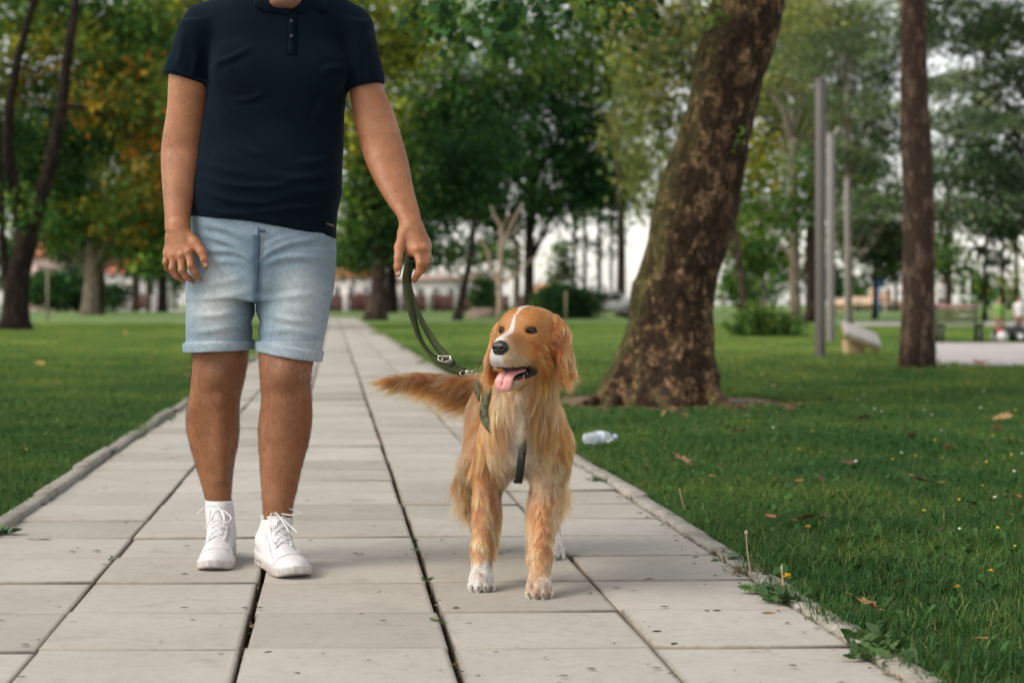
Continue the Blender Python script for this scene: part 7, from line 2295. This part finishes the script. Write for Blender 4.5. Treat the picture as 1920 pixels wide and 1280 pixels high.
# far people and the ride-on toy --------------------------------------------------
def small_person(name, label, x, Y, h, shirt_c, trou_c, hair_c, sit=False):
    root_l = np.array([x, Y, 0]); s = h / 1.75
    F = Field(axis([(-.35 * s, .35 * s, .022 * s)]), axis([(-.4 * s, .3 * s, .022 * s)]), axis([(-.02, h + .05, .022 * s)]))
    k = .05 * s; c = lambda a, b, r1, r2: F.cap(np.array(a) * s, np.array(b) * s, r1 * s, r2 * s, k)
    hip = .92
    for q in (-1, 1):
        c((.10 * q, 0, hip), (.11 * q, -.05 if q > 0 else .04, .50), .085, .06); c((.11 * q, -.05 if q > 0 else .04, .50), (.11 * q, .0 if q > 0 else .10, .08), .055, .04); c((.11 * q, .0 if q > 0 else .10, .05), (.12 * q, -.14 if q > 0 else -.02, .03), .04, .035)
        c((.18 * q, 0, 1.42), (.24 * q, .0, 1.15), .05, .042); c((.24 * q, .0, 1.15), (.22 * q, -.10, .92), .038, .03)
        for j in range(4): F.cap(np.array((.22 * q + (j - 1.5) * .018, -.11, .90)) * s, np.array((.22 * q + (j - 1.5) * .02, -.13, .83)) * s, .012 * s, .010 * s, .01 * s)
    c((0, 0, .98), (0, 0, 1.36), .14, .16); c((0, 0, 1.42), (0, 0, 1.55), .06, .055)
    F.ell(np.array((0, -.01, 1.64)) * s, np.array((.078, .095, .11)) * s, k=k); F.ell(np.array((0, -.10, 1.63)) * s, np.array((.015, .02, .02)) * s, k=.02)
    V, Q = F.mesh(1); z = V[:, 2] / s
    col = np.where(z[:, None] > 1.50, [.42, .24, .16], np.where((z[:, None] > .95) & (np.abs(V[:, :1]) < .235 * s), shirt_c, np.where(z[:, None] > .93, [.42, .24, .16], np.where(z[:, None] > .09, trou_c, [.1, .1, .1]))))
    col = np.where((z[:, None] > 1.66) | ((z[:, None] > 1.58) & (V[:, 1:2] > .01 * s)), hair_c, col)
    o = mesh_np(name, V, Q, M_CLOTHV, None, True, {'col': col}); o.location = root_l
    return tag(o, label, 'person')
t = NT('far_clothes'); t.principled(t.attr('col'), .8, None, .2); M_CLOTHV = t.m
small_person('person', 'far person in a white top and dark red trousers behind the park bench', (1767 - 960) * PX(70), 70, 1.70, [.6, .58, .58], [.16, .04, .035], [.05, .03, .02])
small_person('person', 'small child in a green top beside the ride-on toy car', (1873 - 960) * PX(33), 33, .82, [.20, .34, .08], [.45, .26, .18], [.30, .17, .10])
small_person('person', 'child in a white top at the right edge behind the toy car', (1911 - 960) * PX(34), 34, .86, [.68, .66, .66], [.42, .22, .15], [.12, .07, .04])
def toy():
    Y = 31.6; p = PX(Y); root = empty('ride_on_car', ((1893 - 960) * p, Y, 0)); tag(root, 'black and red ride-on toy car with white wheels on the paved square', 'toy car')
    M_B = mat_simple('black_plastic', (.02, .02, .025), .35); M_R = mat_simple('red_plastic', (.45, .06, .03), .4); M_Wt = mat_simple('white_plastic', (.65, .64, .63), .4)
    F = Field(axis([(-.30, .30, .012)]), axis([(-.22, .30, .012)]), axis([(.02, .46, .012)]))
    F.cap((-.18, 0, .17), (.20, 0, .18), .10, .11, .03); F.cap((-.18, .14, .17), (.20, .14, .18), .10, .11, .03); F.cap((.16, .07, .26), (.20, .07, .38), .07, .045, .03); F.ell((-.02, .07, .27), (.09, .13, .06), op='s', k=.02)
    V, Q = F.mesh(1); mesh_np('body', V, Q, M_B, root)
    mb = MB(); mb.bbox((-.20, -.085, .20), (.12, .05, .10), .02); mb.build('fender', M_R, root)
    mb = MB(); mb.tube([(-.10, .07, .26), (-.14, .04, .36)], .012, 8); mb.tube([(-.14 + .07 * math.cos(a), .04 + .02 * math.sin(a), .36 + .06 * math.sin(a)) for a in np.linspace(0, 6.28, 17)], .010, 6); mb.build('steering_wheel', M_B, root)
    for x in (-.17, .17):
        for y in (-.11, .25):
            mb = MB(); mb.tube([(x, y - .035, .10), (x, y + .035, .10)], .10, 20); w_ = mb.build('wheel', M_B if x > 0 else M_Wt, root)
            mb = MB(); mb.tube([(x, y - .042, .10), (x, y, .10)], .055, 14); mb.build('rim', M_Wt, w_)
toy()

# ================================================================ SMALL THINGS ON THE GROUND
def leaf_mesh(kind, seed):
    r = np.random.default_rng(seed)
    if kind == 'maple':
        prof = [(0, 0), (.10, .22), (.42, .18), (.30, .42), (.52, .62), (.28, .66), (.16, .98), (0, .80)]
    elif kind == 'oval':
        prof = [(0, 0), (.14, .18), (.24, .42), (.22, .66), (.12, .88), (0, 1.0)]
    else:
        prof = [(0, 0), (.06, .2), (.085, .5), (.06, .8), (0, 1.0)]
    P = prof + [(-x, y) for x, y in prof[-2:0:-1]]
    P = np.array(P); P = P + r.normal(0, .025, P.shape) * (P[:, :1] != 0)
    c = np.array([0, .5]); rings = []
    for s_ in (1.0, .55): rings.append(c + (P - c) * s_)
    V2 = np.concatenate(rings + [c[None]]); n = len(P)
    Q = [[j, (j + 1) % n, n + (j + 1) % n, n + j] for j in range(n)]; T_ = [[n + j, n + (j + 1) % n, 2 * n] for j in range(n)]
    x, y = V2[:, 0], V2[:, 1] - .5
    z = .30 * np.abs(x) ** 1.3 + .28 * y * y * r.uniform(.4, 1.6) + .10 * np.sin(5 * x + 3 * y + seed) + r.normal(0, .015, len(x))
    V = np.column_stack([V2, z - z.min() + .02])
    V[:, 1] -= .5
    mb = MB(); mb.add(V, np.array(Q), np.array(T_))
    if kind == 'maple':
        Vt, Qt, Tt = tube([(0, -.5, V[0, 2]), (.02, -.68, V[0, 2] + .05), (.06, -.85, V[0, 2] + .02)], [.012, .010, .008], 5); mb.add(Vt, Qt, Tt)
    o = mb.build('fallen_leaf', None, None); me = o.data; bpy.data.objects.remove(o)
    return me
def mat_dryleaf(name, a, b):
    t = NT(name); v = t.coord('Object'); n1 = t.noise(v, 3.5, 5, .7); n2 = t.noise(v, 14, 4)
    c = t.ramp(n1, [(.3, a), (.7, b)]); c = t.mix(c, t.ramp(n2, [(.3, .6), (.65, 1.1)]), .8, 'MULTIPLY')
    t.principled(c, .7, t.bump(n2, .4, .05), .3)
    return t.m
LM = {'tan': mat_dryleaf('tan_leaf', (.20, .11, .05), (.46, .29, .14)), 'orange': mat_dryleaf('orange_leaf', (.26, .09, .03), (.50, .22, .08)), 'brown': mat_dryleaf('brown_leaf', (.045, .025, .015), (.17, .09, .045)), 'yellow': mat_dryleaf('yellow_leaf', (.30, .18, .03), (.55, .40, .10))}
LK = {k: [leaf_mesh(k, i + 3) for i in range(3)] for k in ('maple', 'oval', 'long')}
LSET = {}
rl = np.random.default_rng(11)
def leaf(u, v, wpx, col, kind='maple', label=None, z=None, group=None):
    Y = GY(v); p = PX(Y); x = (u - 960) * p; sz = wpx * p
    i = int(rl.integers(3)); key = (kind, i, col)
    if key not in LSET:
        me = LK[kind][i].copy(); me.materials.append(LM[col]); LSET[key] = me
    c = x - KX * Y; on_path = -1.08 < c < 1.12
    if z is None: z = .001 if on_path else .046
    o = reuse('fallen_leaf', LSET[key])
    o.location = (x, Y, z); o.scale = (sz * 1.25, sz * 1.25, sz * (.8 if not on_path else .35)); o.rotation_euler = (rl.normal(0, .26 if not on_path else .03), rl.normal(0, .26 if not on_path else .03), rl.uniform(0, 6.28) if kind != 'long' else rl.uniform(1.3, 1.8))
    tag(o, label, 'leaf', group or 'fallen leaves'); return o
for a in (
  (1278, 883, 38, 'tan', 'maple', 'curled tan leaf in the grass nearest the kerb beside the dog'), (1391, 826, 34, 'tan', 'maple', 'tan leaf lying flat in front of the leaning tree\'s root'),
  (1443, 996, 28, 'orange', 'oval', 'round orange brown leaf above the tall dry stalk'), (1512, 1004, 46, 'tan', 'maple', 'large crinkled tan leaf under the single yellow flower'), (1545, 1000, 26, 'orange', 'oval', 'small orange leaf touching the large crinkled tan leaf'),
  (1723, 926, 50, 'tan', 'maple', 'big curled tan leaf alone in the middle of the right lawn'), (1755, 930, 34, 'yellow', 'long', 'narrow yellowish leaf beside the big curled tan leaf'), (1816, 970, 30, 'brown', 'maple', 'dark brown curled leaf on the right lawn'),
  (1127, 884, 30, 'orange', 'maple', 'orange leaf leaning on the kerb right of the dog\'s leg'), (1593, 890, 30, 'brown', 'maple', 'split brown leaf in the middle distance of the right lawn'), (1743, 1130, 30, 'brown', 'long', 'dark narrow leaf in the near grass at the right'),
  (1690, 1127, 24, 'orange', 'oval', 'small orange brown leaf left of the dark narrow leaf'), (1629, 1176, 46, 'tan', 'maple', 'big tan leaf behind the leafy weed clump'), (1497, 1122, 42, 'tan', 'maple', 'crumpled tan leaf on the kerb behind the dandelion'),
  (1660, 1262, 24, 'tan', 'oval', 'pale dry leaf standing in the weed clump by the kerb'), (1697, 1272, 30, 'orange', 'oval', 'orange leaf at the bottom edge beside the weed clump'), (1838, 1240, 26, 'orange', 'long', 'orange leaf at the lower right of the near lawn'), (1856, 1234, 22, 'brown', 'long', 'reddish dark leaf just right of the lower orange leaf'),
  (1595, 1236, 40, 'orange', 'long', 'orange leaf on the slab under the weed clump'), (1441, 1150, 26, 'tan', 'oval', 'small tan leaf on the slab edge beneath the dandelion'),
  (72, 1012, 44, 'yellow', 'long', 'long yellow leaf on the left edge of the path'), (20, 1009, 30, 'orange', 'long', 'orange leaf under the weed at the left edge'), (14, 1081, 40, 'yellow', 'long', 'dull yellow leaf cut by the left edge of the picture'), (54, 1081, 24, 'brown', 'long', 'dark curled leaf scrap beside the dull yellow leaf'),
  (171, 866, 16, 'orange', 'oval', 'orange leaf on the left kerb, farther one'), (103, 921, 18, 'brown', 'long', 'brown leaf lying on the left kerb'), (75, 690, 18, 'yellow', 'maple', 'yellow leaf in the left lawn'), (712, 822, 14, 'orange', 'oval', 'small orange leaf caught in the middle joint of the path')):
    leaf(*a)
G = 'small fallen leaves scattered over the lawns'
for u, v, w, c in ((1512, 838, 14, 'tan'), (1621, 823, 13, 'yellow'), (1709, 836, 20, 'tan'), (1778, 859, 18, 'tan'), (1855, 853, 14, 'brown'), (1870, 821, 20, 'tan'), (1906, 847, 18, 'tan'), (1354, 897, 16, 'brown'), (1500, 925, 15, 'orange'), (1539, 920, 16, 'brown'),
                   (1906, 956, 16, 'orange'), (1212, 901, 16, 'brown'), (1243, 866, 14, 'yellow'), (1288, 945, 12, 'tan'), (1244, 790, 14, 'tan'), (1163, 806, 14, 'yellow'), (1906, 955, 14, 'orange'), (1764, 1022, 13, 'brown'), (1560, 760, 20, 'brown'), (1480, 782, 24, 'brown'), (1620, 800, 26, 'tan'), (1880, 800, 34, 'tan'),
                   (1336, 915, 14, 'yellow'), (1440, 870, 11, 'yellow'), (350, 714, 12, 'tan'), (110, 632, 14, 'orange'), (172, 625, 10, 'yellow'), (290, 640, 10, 'tan'), (235, 628, 9, 'yellow'), (1840, 690, 30, 'orange'), (1680, 705, 14, 'tan'), (1450, 735, 12, 'tan')):
    place = 'left lawn' if u < 700 else ('far part of the right lawn' if v < 780 else ('right lawn near the picture edge' if u > 1800 else ('right lawn in line with the bottle' if v < 880 else 'near part of the right lawn')))
    leaf(u, v, w, c, 'maple' if w > 14 else 'oval', 'small %s fallen leaf in the %s' % ('dark brown' if c == 'brown' else c, place), None, G)

# flecks of bark and leaf crumbs on the slabs
def litter():
    r = np.random.default_rng(21); mb = MB()
    for k in range(340):
        y = 2.9 + 9 * r.random() ** 1.7; c = r.uniform(-1.0, 1.04)
        if r.random() < .3: c = COLS[int(r.integers(1, 5))] + r.normal(0, .03)
        x = c + KX * y; L = r.uniform(.0025, .013) * (1 + .6 * (r.random() < .1)); a = r.normal(0, .5); Rz = rotz(a)
        w = L * r.uniform(.12, .45)
        V = np.array([[-L, 0, 0], [-L * .3, w, .0012], [L * .4, w * .8, .0016], [L, 0, 0], [L * .4, -w, .0006], [-L * .4, -w * .8, .0006]]) @ Rz.T + [x, y, .0022 + r.uniform(0, .0015)]
        col = np.array([[.035, .026, .02], [.06, .04, .028], [.14, .085, .05], [.30, .24, .17]][int(r.choice(4, p=[.45, .3, .17, .08]))]) * r.uniform(.7, 1.2)
        mb.add(V, np.array([[0, 1, 4, 5], [1, 2, 3, 4]]), col=col)
    for k in range(110):   # in the wide joints
        y = r.uniform(2.9, 9); c = (COLS[2] if r.random() < .5 else COLS[3]) + r.normal(0, .004); x = c + KX * y; L = r.uniform(.006, .014)
        V = np.array([[-L, 0, 0], [0, L * .4, .004], [L, 0, .001], [0, -L * .4, .003]]) @ rotz(r.uniform(0, 6)).T + [x, y, r.uniform(-.030, -.008)]
        mb.add(V, np.array([[0, 1, 2, 3]]), col=np.array([.20, .12, .07]) * r.uniform(.4, 1.3))
    t = NT('leaf_crumbs'); t.principled(t.attr('col'), .85, None, .2)
    o = mb.build('leaf_litter', t.m, None, False); tag(o, 'dark crumbs of bark and dry leaf scattered on the slabs', 'litter', kind='stuff')
litter()

# dry leaves and crumbs gathered along the kerb
def kerb_debris():
    r = np.random.default_rng(31); mb = MB()
    for k in range(420):
        side = r.random() < .7; y = 2.9 + 8 * r.random() ** 1.5
        c = (1.058 + r.normal(0, .006) if r.random() < .6 else 1.058 - abs(r.normal(0, .035))) if side else (-1.020 + abs(r.normal(0, .012)))
        x = c + KX * y; L = r.uniform(.003, .012); a = r.uniform(0, 6.28)
        V = np.array([[-L, 0, 0], [-L * .2, L * .45, L * .3], [L, L * .1, .001], [L * .1, -L * .4, L * .15]]) @ rotz(a).T + [x, y, .003]
        mb.add(V, np.array([[0, 1, 2, 3]]), col=np.array([[.16, .085, .04], [.06, .04, .025], [.30, .18, .09], [.05, .09, .03]][int(r.choice(4, p=[.35, .35, .15, .15]))]) * r.uniform(.6, 1.3))
    t = NT('kerb_crumbs'); t.principled(t.attr('col'), .85, None, .2)
    o = mb.build('kerb_litter', t.m, None, False); tag(o, 'dry leaf crumbs gathered along the foot of the kerbs', 'litter', kind='stuff')
kerb_debris()

# bare earth and litter round the foot of the leaning tree
def tree_foot():
    r = np.random.default_rng(77); n = 60; th = np.linspace(0, 2 * np.pi, n, endpoint=False)
    rad = 1 + .10 * np.sin(3 * th + 1) + .07 * np.sin(7 * th) + r.normal(0, .03, n)
    V = np.column_stack([1.02 + 1.08 * rad * np.cos(th), 12.05 + 1.0 * rad * np.sin(th), np.full(n, -.002)])
    o = mesh_np('bare_earth', V, np.array([list(range(n))]), mat_simple('dry_earth', (.16, .10, .055), .95, nscale=9, namp=.35, bump=.8, bdist=.02), smooth=False); tag(o, kind='structure')
    mb = MB()
    for k in range(420):
        a = r.uniform(math.pi, 2 * math.pi); q = r.uniform(.62, 1.15); x = 1.02 + 1.1 * q * math.cos(a); y = 12.05 + 1.02 * q * math.sin(a); L = r.uniform(.012, .04)
        V = np.array([[-L, 0, 0], [-L * .2, L * .5, L * .4], [L, L * .1, .004], [L * .1, -L * .5, L * .2]]) @ rotz(r.uniform(0, 6.28)).T + [x, y, .004 + r.uniform(0, .01)]
        mb.add(V, np.array([[0, 1, 2, 3]]), col=np.array([[.30, .17, .08], [.12, .07, .04], [.42, .30, .13], [.06, .12, .03]][int(r.choice(4, p=[.4, .25, .15, .2]))]) * r.uniform(.6, 1.3))
    t = NT('tree_crumbs'); t.principled(t.attr('col'), .85, None, .2)
    o = mb.build('leaf_litter', t.m, None, False); tag(o, 'dry leaf litter on the bare earth round the leaning tree', 'litter', kind='stuff')
tree_foot()

# weeds ---------------------------------------------------------------------------
def lobed_leaf(seed, L=1.0, teeth=5):
    r = np.random.default_rng(seed); n = 2 * teeth + 1; ys = np.linspace(0, 1, n)
    env = .24 * np.sin(np.pi * ys ** .75) ** .8 * (1 + .0 * ys)
    w = env * np.where(np.arange(n) % 2 == 1, 1.2, .62) + .008
    w[-1] = .004
    x = []; V = []
    for i in range(n):
        for s_ in (-1, 0, 1): V.append([s_ * w[i], ys[i] - (.04 if s_ else 0), .10 * abs(s_) * w[i] + .02 * math.sin(5 * ys[i] + seed) - .22 * ys[i] ** 2 + .30 * ys[i]])
    Q = [[i * 3 + j, i * 3 + j + 1, (i + 1) * 3 + j + 1, (i + 1) * 3 + j] for i in range(n - 1) for j in (0, 1)]
    return np.array(V) * L, np.array(Q)
def mat_weed(name, a, b):
    t = NT(name); v = t.coord('Object'); n1 = t.noise(v, 5, 4); oi = t.n('ShaderNodeObjectInfo')
    c = t.ramp(n1, [(.3, a), (.7, b)]); c = t.mix(c, t.ramp(oi.outputs['Random'], [(0, (.65, .75, .7)), (1, (1.35, 1.2, 1.0))]), 1, 'MULTIPLY')
    p = t.principled(c, .45, t.bump(n1, .3, .05), .4)
    tr = t.n('ShaderNodeBsdfTranslucent'); t.l(c, tr.inputs['Color']); mx = t.n('ShaderNodeMixShader'); mx.inputs[0].default_value = .2
    t.l(p.outputs[0], mx.inputs[1]); t.l(tr.outputs[0], mx.inputs[2]); t.l(mx.outputs[0], t.out.inputs[0]); return t.m
M_WEED = mat_weed('weed_green', (.040, .095, .030), (.095, .175, .060)); M_STALK = mat_simple('dry_stalk', (.42, .30, .20), .8)
WL = []
for i in range(5):
    V, Q = lobed_leaf(i, 1.0, 4 + i % 3) if i < 3 else (None, None)
    if V is None:
        ys = np.linspace(0, 1, 8); V = np.array([[s_ * (.30 * math.sin(math.pi * min(1, y * .92 + .06)) ** .7 + .003), y, .12 * abs(s_) * .3 + .32 * y - .28 * y * y] for y in ys for s_ in (-1, 0, 1)])
        Q = np.array([[k * 3 + j, k * 3 + j + 1, (k + 1) * 3 + j + 1, (k + 1) * 3 + j] for k in range(7) for j in (0, 1)])
    o = mesh_np('leaf', V, Q, M_WEED); WL.append(o.data); bpy.data.objects.remove(o)
def weed(u, v, label, n, L, spread=1.0, kinds=(0, 1, 2), up=.6, seed=0, cat='weed', z=0.0, ex=1.0, ey=1.0):
    Y = GY(v); x = (u - 960) * PX(Y); r = np.random.default_rng(int(u + v) + seed)
    root = empty('weed', (x, Y, z)); tag(root, label, cat, 'weeds in the path joints')
    for k in range(n):
        a = r.uniform(0, 6.283); l = L * r.uniform(.55, 1.2)
        q = reuse('leaf', WL[int(r.choice(kinds))], root)
        q.scale = (l * r.uniform(.8, 1.3), l, l); q.rotation_euler = (r.uniform(-.1, up), r.normal(0, .35), a)
        q.location = (r.normal(0, .25 * L * spread) * ex, r.normal(0, .25 * L * spread) * ey, r.uniform(0, .012))
    return root
weed(1655, 1232, 'large leafy weed clump spilling over the kerb at the lower right', 54, .048, 2.4, (0, 1, 2, 0, 4), .9, ex=1.1, ey=1.2)
weed(1625, 1205, 'leafy weed joined to the back of the large clump at the kerb', 22, .042, 1.8, (0, 3, 4), .9)
d_ = weed(1470, 1130, 'dandelion rosette with a yellow flower growing at the kerb', 30, .046, 1.6, (0, 1, 2), .7)
weed(1437, 1112, 'jagged leafed weed left of the dandelion on the slab edge', 14, .05, 1.3, (0, 1, 2), .35)
weed(1120, 905, 'small tuft of weed by the kerb right of the dog', 10, .035, 1.6, (3, 4), .5)
weed(1372, 1052, 'dry reddish grass tuft rooted beside the kerb', 9, .045, 1.5, (0, 3), .4)
weed(8, 1002, 'green weed at the left edge of the path', 10, .05, 1.2, (0, 1, 3), .6)
weed(776, 1010, 'tiny weed in the middle joint, the farthest of four', 6, .018, 1, (3, 4), .9, z=-.012); weed(780, 1030, 'tiny weed in the middle joint, the second of four', 7, .019, 1, (3, 4), .9, z=-.012)
weed(800, 1086, 'tiny weed in the middle joint beside the dog\'s white paw', 7, .018, 1, (3, 4), .9, z=-.012); weed(829, 1163, 'tiny weed in the middle joint, the nearest of four', 6, .018, 1.4, (3, 4), .5, z=-.010)
weed(207, 1050, 'tiny weed in the joint left of the man\'s shoes', 6, .018, 1.2, (3, 4), .6, z=-.004)
for u, v, n, lb in ((268, 822, 4, 'small weed in the left kerb joint, third from the man\'s shin'), (215, 852, 5, 'small weed in the left kerb joint, second nearest to the camera'), (158, 892, 4, 'small weed in the left kerb joint, nearest to the camera'), (320, 788, 6, 'small weed in the left kerb joint, next to the man\'s shin'), (340, 772, 6, 'small weed half hidden behind the man\'s shin at the left kerb')):
    weed(u, v, lb, n, .028, 1.6, (3, 4), .6)
# grassy tufts creeping over the right kerb
def tuft(u, v, n, L, col, label):
    Y = GY(v); x = (u - 960) * PX(Y); r = np.random.default_rng(int(u)); mb = MB()
    for k in range(n):
        a = r.uniform(0, 6.28); l = L * r.uniform(.5, 1.2); b = np.array([r.normal(0, L * .35), r.normal(0, L * .45), 0]); d = np.array([math.cos(a), math.sin(a), 0]); h = r.uniform(.12, .8)
        P = np.array([b, b + d * l * .5 + [0, 0, l * h * .6], b + d * l + [0, 0, l * h * .55]]); S_ = spline(P, 5); sd = np.cross(d, [0, 0, 1]) * .0018
        V = np.concatenate([S_ + sd * np.linspace(1, .15, 5)[:, None], S_ - sd * np.linspace(1, .15, 5)[:, None]]); Q = [[i, i + 1, 6 + i, 5 + i] for i in range(4)]
        c = np.array(col) * r.uniform(.6, 1.4) if r.random() < .6 else np.array([.05, .11, .03]) * r.uniform(.6, 1.4)
        mb.add(V, np.array(Q), col=c)
    o = mb.build('grass_tuft', M_LEAFG, None, False); o.location = (x, Y, .0); tag(o, label, 'grass tuft', 'grass tufts along the kerb')
tuft(1405, 1076, 120, .06, (.22, .13, .06), 'dry reddish grass tuft spreading from the kerb onto the slab')
tuft(1350, 1040, 60, .04, (.20, .13, .06), 'smaller dry tuft farther along the same kerb'); tuft(1118, 902, 70, .045, (.10, .12, .04), 'green tuft spilling over the kerb right of the dog'); tuft(1285, 985, 30, .025, (.20, .14, .07), 'thin dry tuft between kerb and slab')
tuft(1545, 1150, 60, .04, (.14, .08, .05), 'brown tuft in the gap before the near kerb stone'); tuft(1190, 935, 30, .03, (.14, .12, .05), 'little tuft at the kerb behind the orange leaf')
# dandelion and flowers
M_YEL = mat_simple('yellow_petals', (.72, .46, .02), .6, nscale=400, namp=.2); M_STEM = mat_simple('green_stem', (.10, .16, .05), .6)
def flower(u, v, h, label, rad=.011, seed=0, up=True):
    Y = GY(v); x = (u - 960) * PX(Y); root = empty('flower', (x, Y, 0)); tag(root, label, 'flower', 'yellow flowers')
    r = np.random.default_rng(seed + int(u)); e = np.array([r.normal(0, .01), r.normal(0, .01), h])
    mb = MB(); mb.tube(spline([(0, 0, 0), e * [.2, .2, .55], e], 8), .0012, 6); mb.build('stem', M_STEM, root)
    mb = MB()
    for k in range(34):
        a = r.uniform(0, 6.28); el = r.uniform(-.1, 1.3); d = np.array([math.cos(a) * math.cos(el), math.sin(a) * math.cos(el), math.sin(el) * .7]); s_ = np.array([-math.sin(a), math.cos(a), 0]) * .0016
        L = rad * r.uniform(.8, 1.1); mb.add([e - s_ * .5, e + d * L - s_, e + d * L * 1.06, e + d * L + s_, e + s_ * .5], np.array([[0, 1, 3, 4]]), np.array([[1, 2, 3]]))
    mb.build('petals', M_YEL, root, False)['kind'] = 'stuff'
flower(1468, 1128, .062, 'yellow dandelion flower in front of the kerb', .013); flower(1516, 1020, .050, 'single yellow flower above the crinkled tan leaf', .009)
flower(1867, 1105, .045, 'yellow flower in the near grass at the right edge', .008); flower(1805, 1135, .045, 'yellow flower between the dark leaf and the right edge', .008)
rf_ = np.random.default_rng(8)
mb = MB()
def dot(x, y, z, s_, c):
    V, Q = uvsphere((x, y, z), (s_, s_, s_ * .7), 6, 4); mb.add(V, Q, col=c)
for k in range(190):
    right = rf_.random() < .72
    y = rf_.uniform(4.2, 22)
    x = rf_.uniform(1.25, max(1.3, .32 * y + .2)) if right else rf_.uniform(-.34 * y - 1, -1.3 + KX * y)
    if not right and x > -1.2 + KX * y: continue
    dot(x, y, rf_.uniform(.045, .075), rf_.uniform(.0035, .007), np.array([.60, .46, .04]) * rf_.uniform(.6, 1.15) if rf_.random() < .7 else np.array([.6, .62, .5]))
t = NT('tiny_flowers'); t.principled(t.attr('col'), .6, None, .2)
o = mb.build('wild_flowers', t.m, None); tag(o, 'tiny yellow and white flower heads dotted through both lawns', 'flowers', kind='stuff')
# dry stalks
def stalk(pts, w, label, bud=True):
    vb = pts[0][1]; Y = GY(vb); x = (pts[0][0] - 960) * PX(Y); root = empty('dry_stalk', (x, Y, 0)); tag(root, label, 'stalk', 'dry flower stalks')
    P = np.array([W(u, v, Y) for u, v in pts]) - [x, Y, 0]; mb = MB(); mb.tube(spline(P, 12), w, 6); mb.build('stem', M_STALK, root)
    if bud:
        V, Q = uvsphere(P[-1] + [0, 0, .003], (.0045, .0045, .0065), 10, 8); mesh_np('seed_head', V, Q, M_STALK, root)
stalk([(1410, 1088), (1402, 1040), (1399, 1000)], .0016, 'tall dry stalk with a round bud rising beside the kerb')
stalk([(1464, 1120), (1467, 1080), (1466, 1058)], .0018, 'upright dry stalk behind the dandelion flower', False); stalk([(1474, 1125), (1468, 1085), (1464, 1062)], .0014, 'thinner dry stalk crossing the upright one', False)
stalk([(1285, 960), (1278, 935), (1274, 915)], .0014, 'short dry stalk in the lawn below the curled tan leaf', False)
# crushed bottle
def bottle():
    Y = GY(842); c = ((1124 - 960) * PX(Y), Y); root = empty('plastic_bottle', (c[0], c[1], .03)); tag(root, 'crushed clear plastic bottle with a pale blue cap in the grass', 'bottle')
    t = NT('clear_blue_plastic'); t.principled((.84, .90, .94), .15, None, .5, Transmission_Weight=.65, IOR=1.25)
    n = 26; xs_ = np.linspace(-.085, .075, n); R_ = np.interp(xs_, [-.085, -.08, -.03, -.01, .02, .05, .062, .075], [.006, .030, .032, .026, .032, .030, .014, .012])
    V, Q, T_ = tube(np.column_stack([xs_, .006 * np.sin(xs_ * 40), .03 + .006 * np.cos(xs_ * 30)]), R_, 20, True); V = V + [0, 0, 0]
    V[:, 2] *= .85; V += .004 * np.stack([fbm(V, 60, 3), fbm(V, 60, 4), fbm(V, 60, 5)], 1)
    mesh_np('body', V, [Q, T_], t.m, root)
    mb = MB(); mb.tube([(.074, .0, .027), (.088, .0, .027)], .0145, 14); mb.build('cap', mat_simple('blue_cap', (.35, .50, .68), .4), root)
    mb = MB(); V, Q, T_ = tube([(-.022, 0, .026), (.018, 0, .026)], .0325, 20, False); mb.add(V, Q); mb.build('wrapper', mat_simple('pale_blue_wrapper', (.62, .70, .76), .4), root)
    root.rotation_euler = (0, 0, math.radians(18))
bottle()
# faint chalk drawing on the slab right of the dog
def chalk():
    t = NT('chalk'); g = t.n('ShaderNodeNewGeometry'); n1 = t.noise(g.outputs['Position'], 220, 4, .8)
    p = t.n('ShaderNodeBsdfPrincipled'); p.inputs['Base Color'].default_value = (.62, .62, .62, 1); p.inputs['Roughness'].default_value = .95
    tr = t.n('ShaderNodeBsdfTransparent'); mx = t.n('ShaderNodeMixShader'); t.l(t.ramp(n1, [(.42, 0.0), (.75, .50)]), mx.inputs[0]); t.l(tr.outputs[0], mx.inputs[1]); t.l(p.outputs[0], mx.inputs[2]); t.l(mx.outputs[0], t.out.inputs[0])
    mb = MB()
    def line(pts, w=.010):
        P = []
        for u, v in pts: Y = GY(v); P.append([(u - 960) * PX(Y), Y, .0045])
        S_ = spline(P, max(8, len(P) * 4)); T = np.gradient(S_, axis=0); T /= np.linalg.norm(T, axis=1, keepdims=True); sd = np.cross(T, [0, 0, 1.0]) * w / 2
        n = len(S_); V = np.concatenate([S_ + sd, S_ - sd]); mb.add(V, np.array([[i, i + 1, n + i + 1, n + i] for i in range(n - 1)]))
    line([(1165 + 50 * math.cos(a), 1027 + 10 * math.sin(a)) for a in np.linspace(0, 6.28, 20)])
    line([(1140, 1082), (1165, 1066), (1178, 1080), (1186, 1064), (1197, 1082), (1206, 1066), (1214, 1080)]); line([(1100, 1075), (1125, 1068), (1150, 1072)]); line([(922, 1022), (938, 1030)], .02)
    line([(1120, 1040), (1150, 1037), (1200, 1038)], .006)
    o = mb.build('chalk_drawing', t.m, None, False); tag(o, 'faint white chalk oval and scribble on the slabs right of the dog', 'chalk drawing')
chalk()
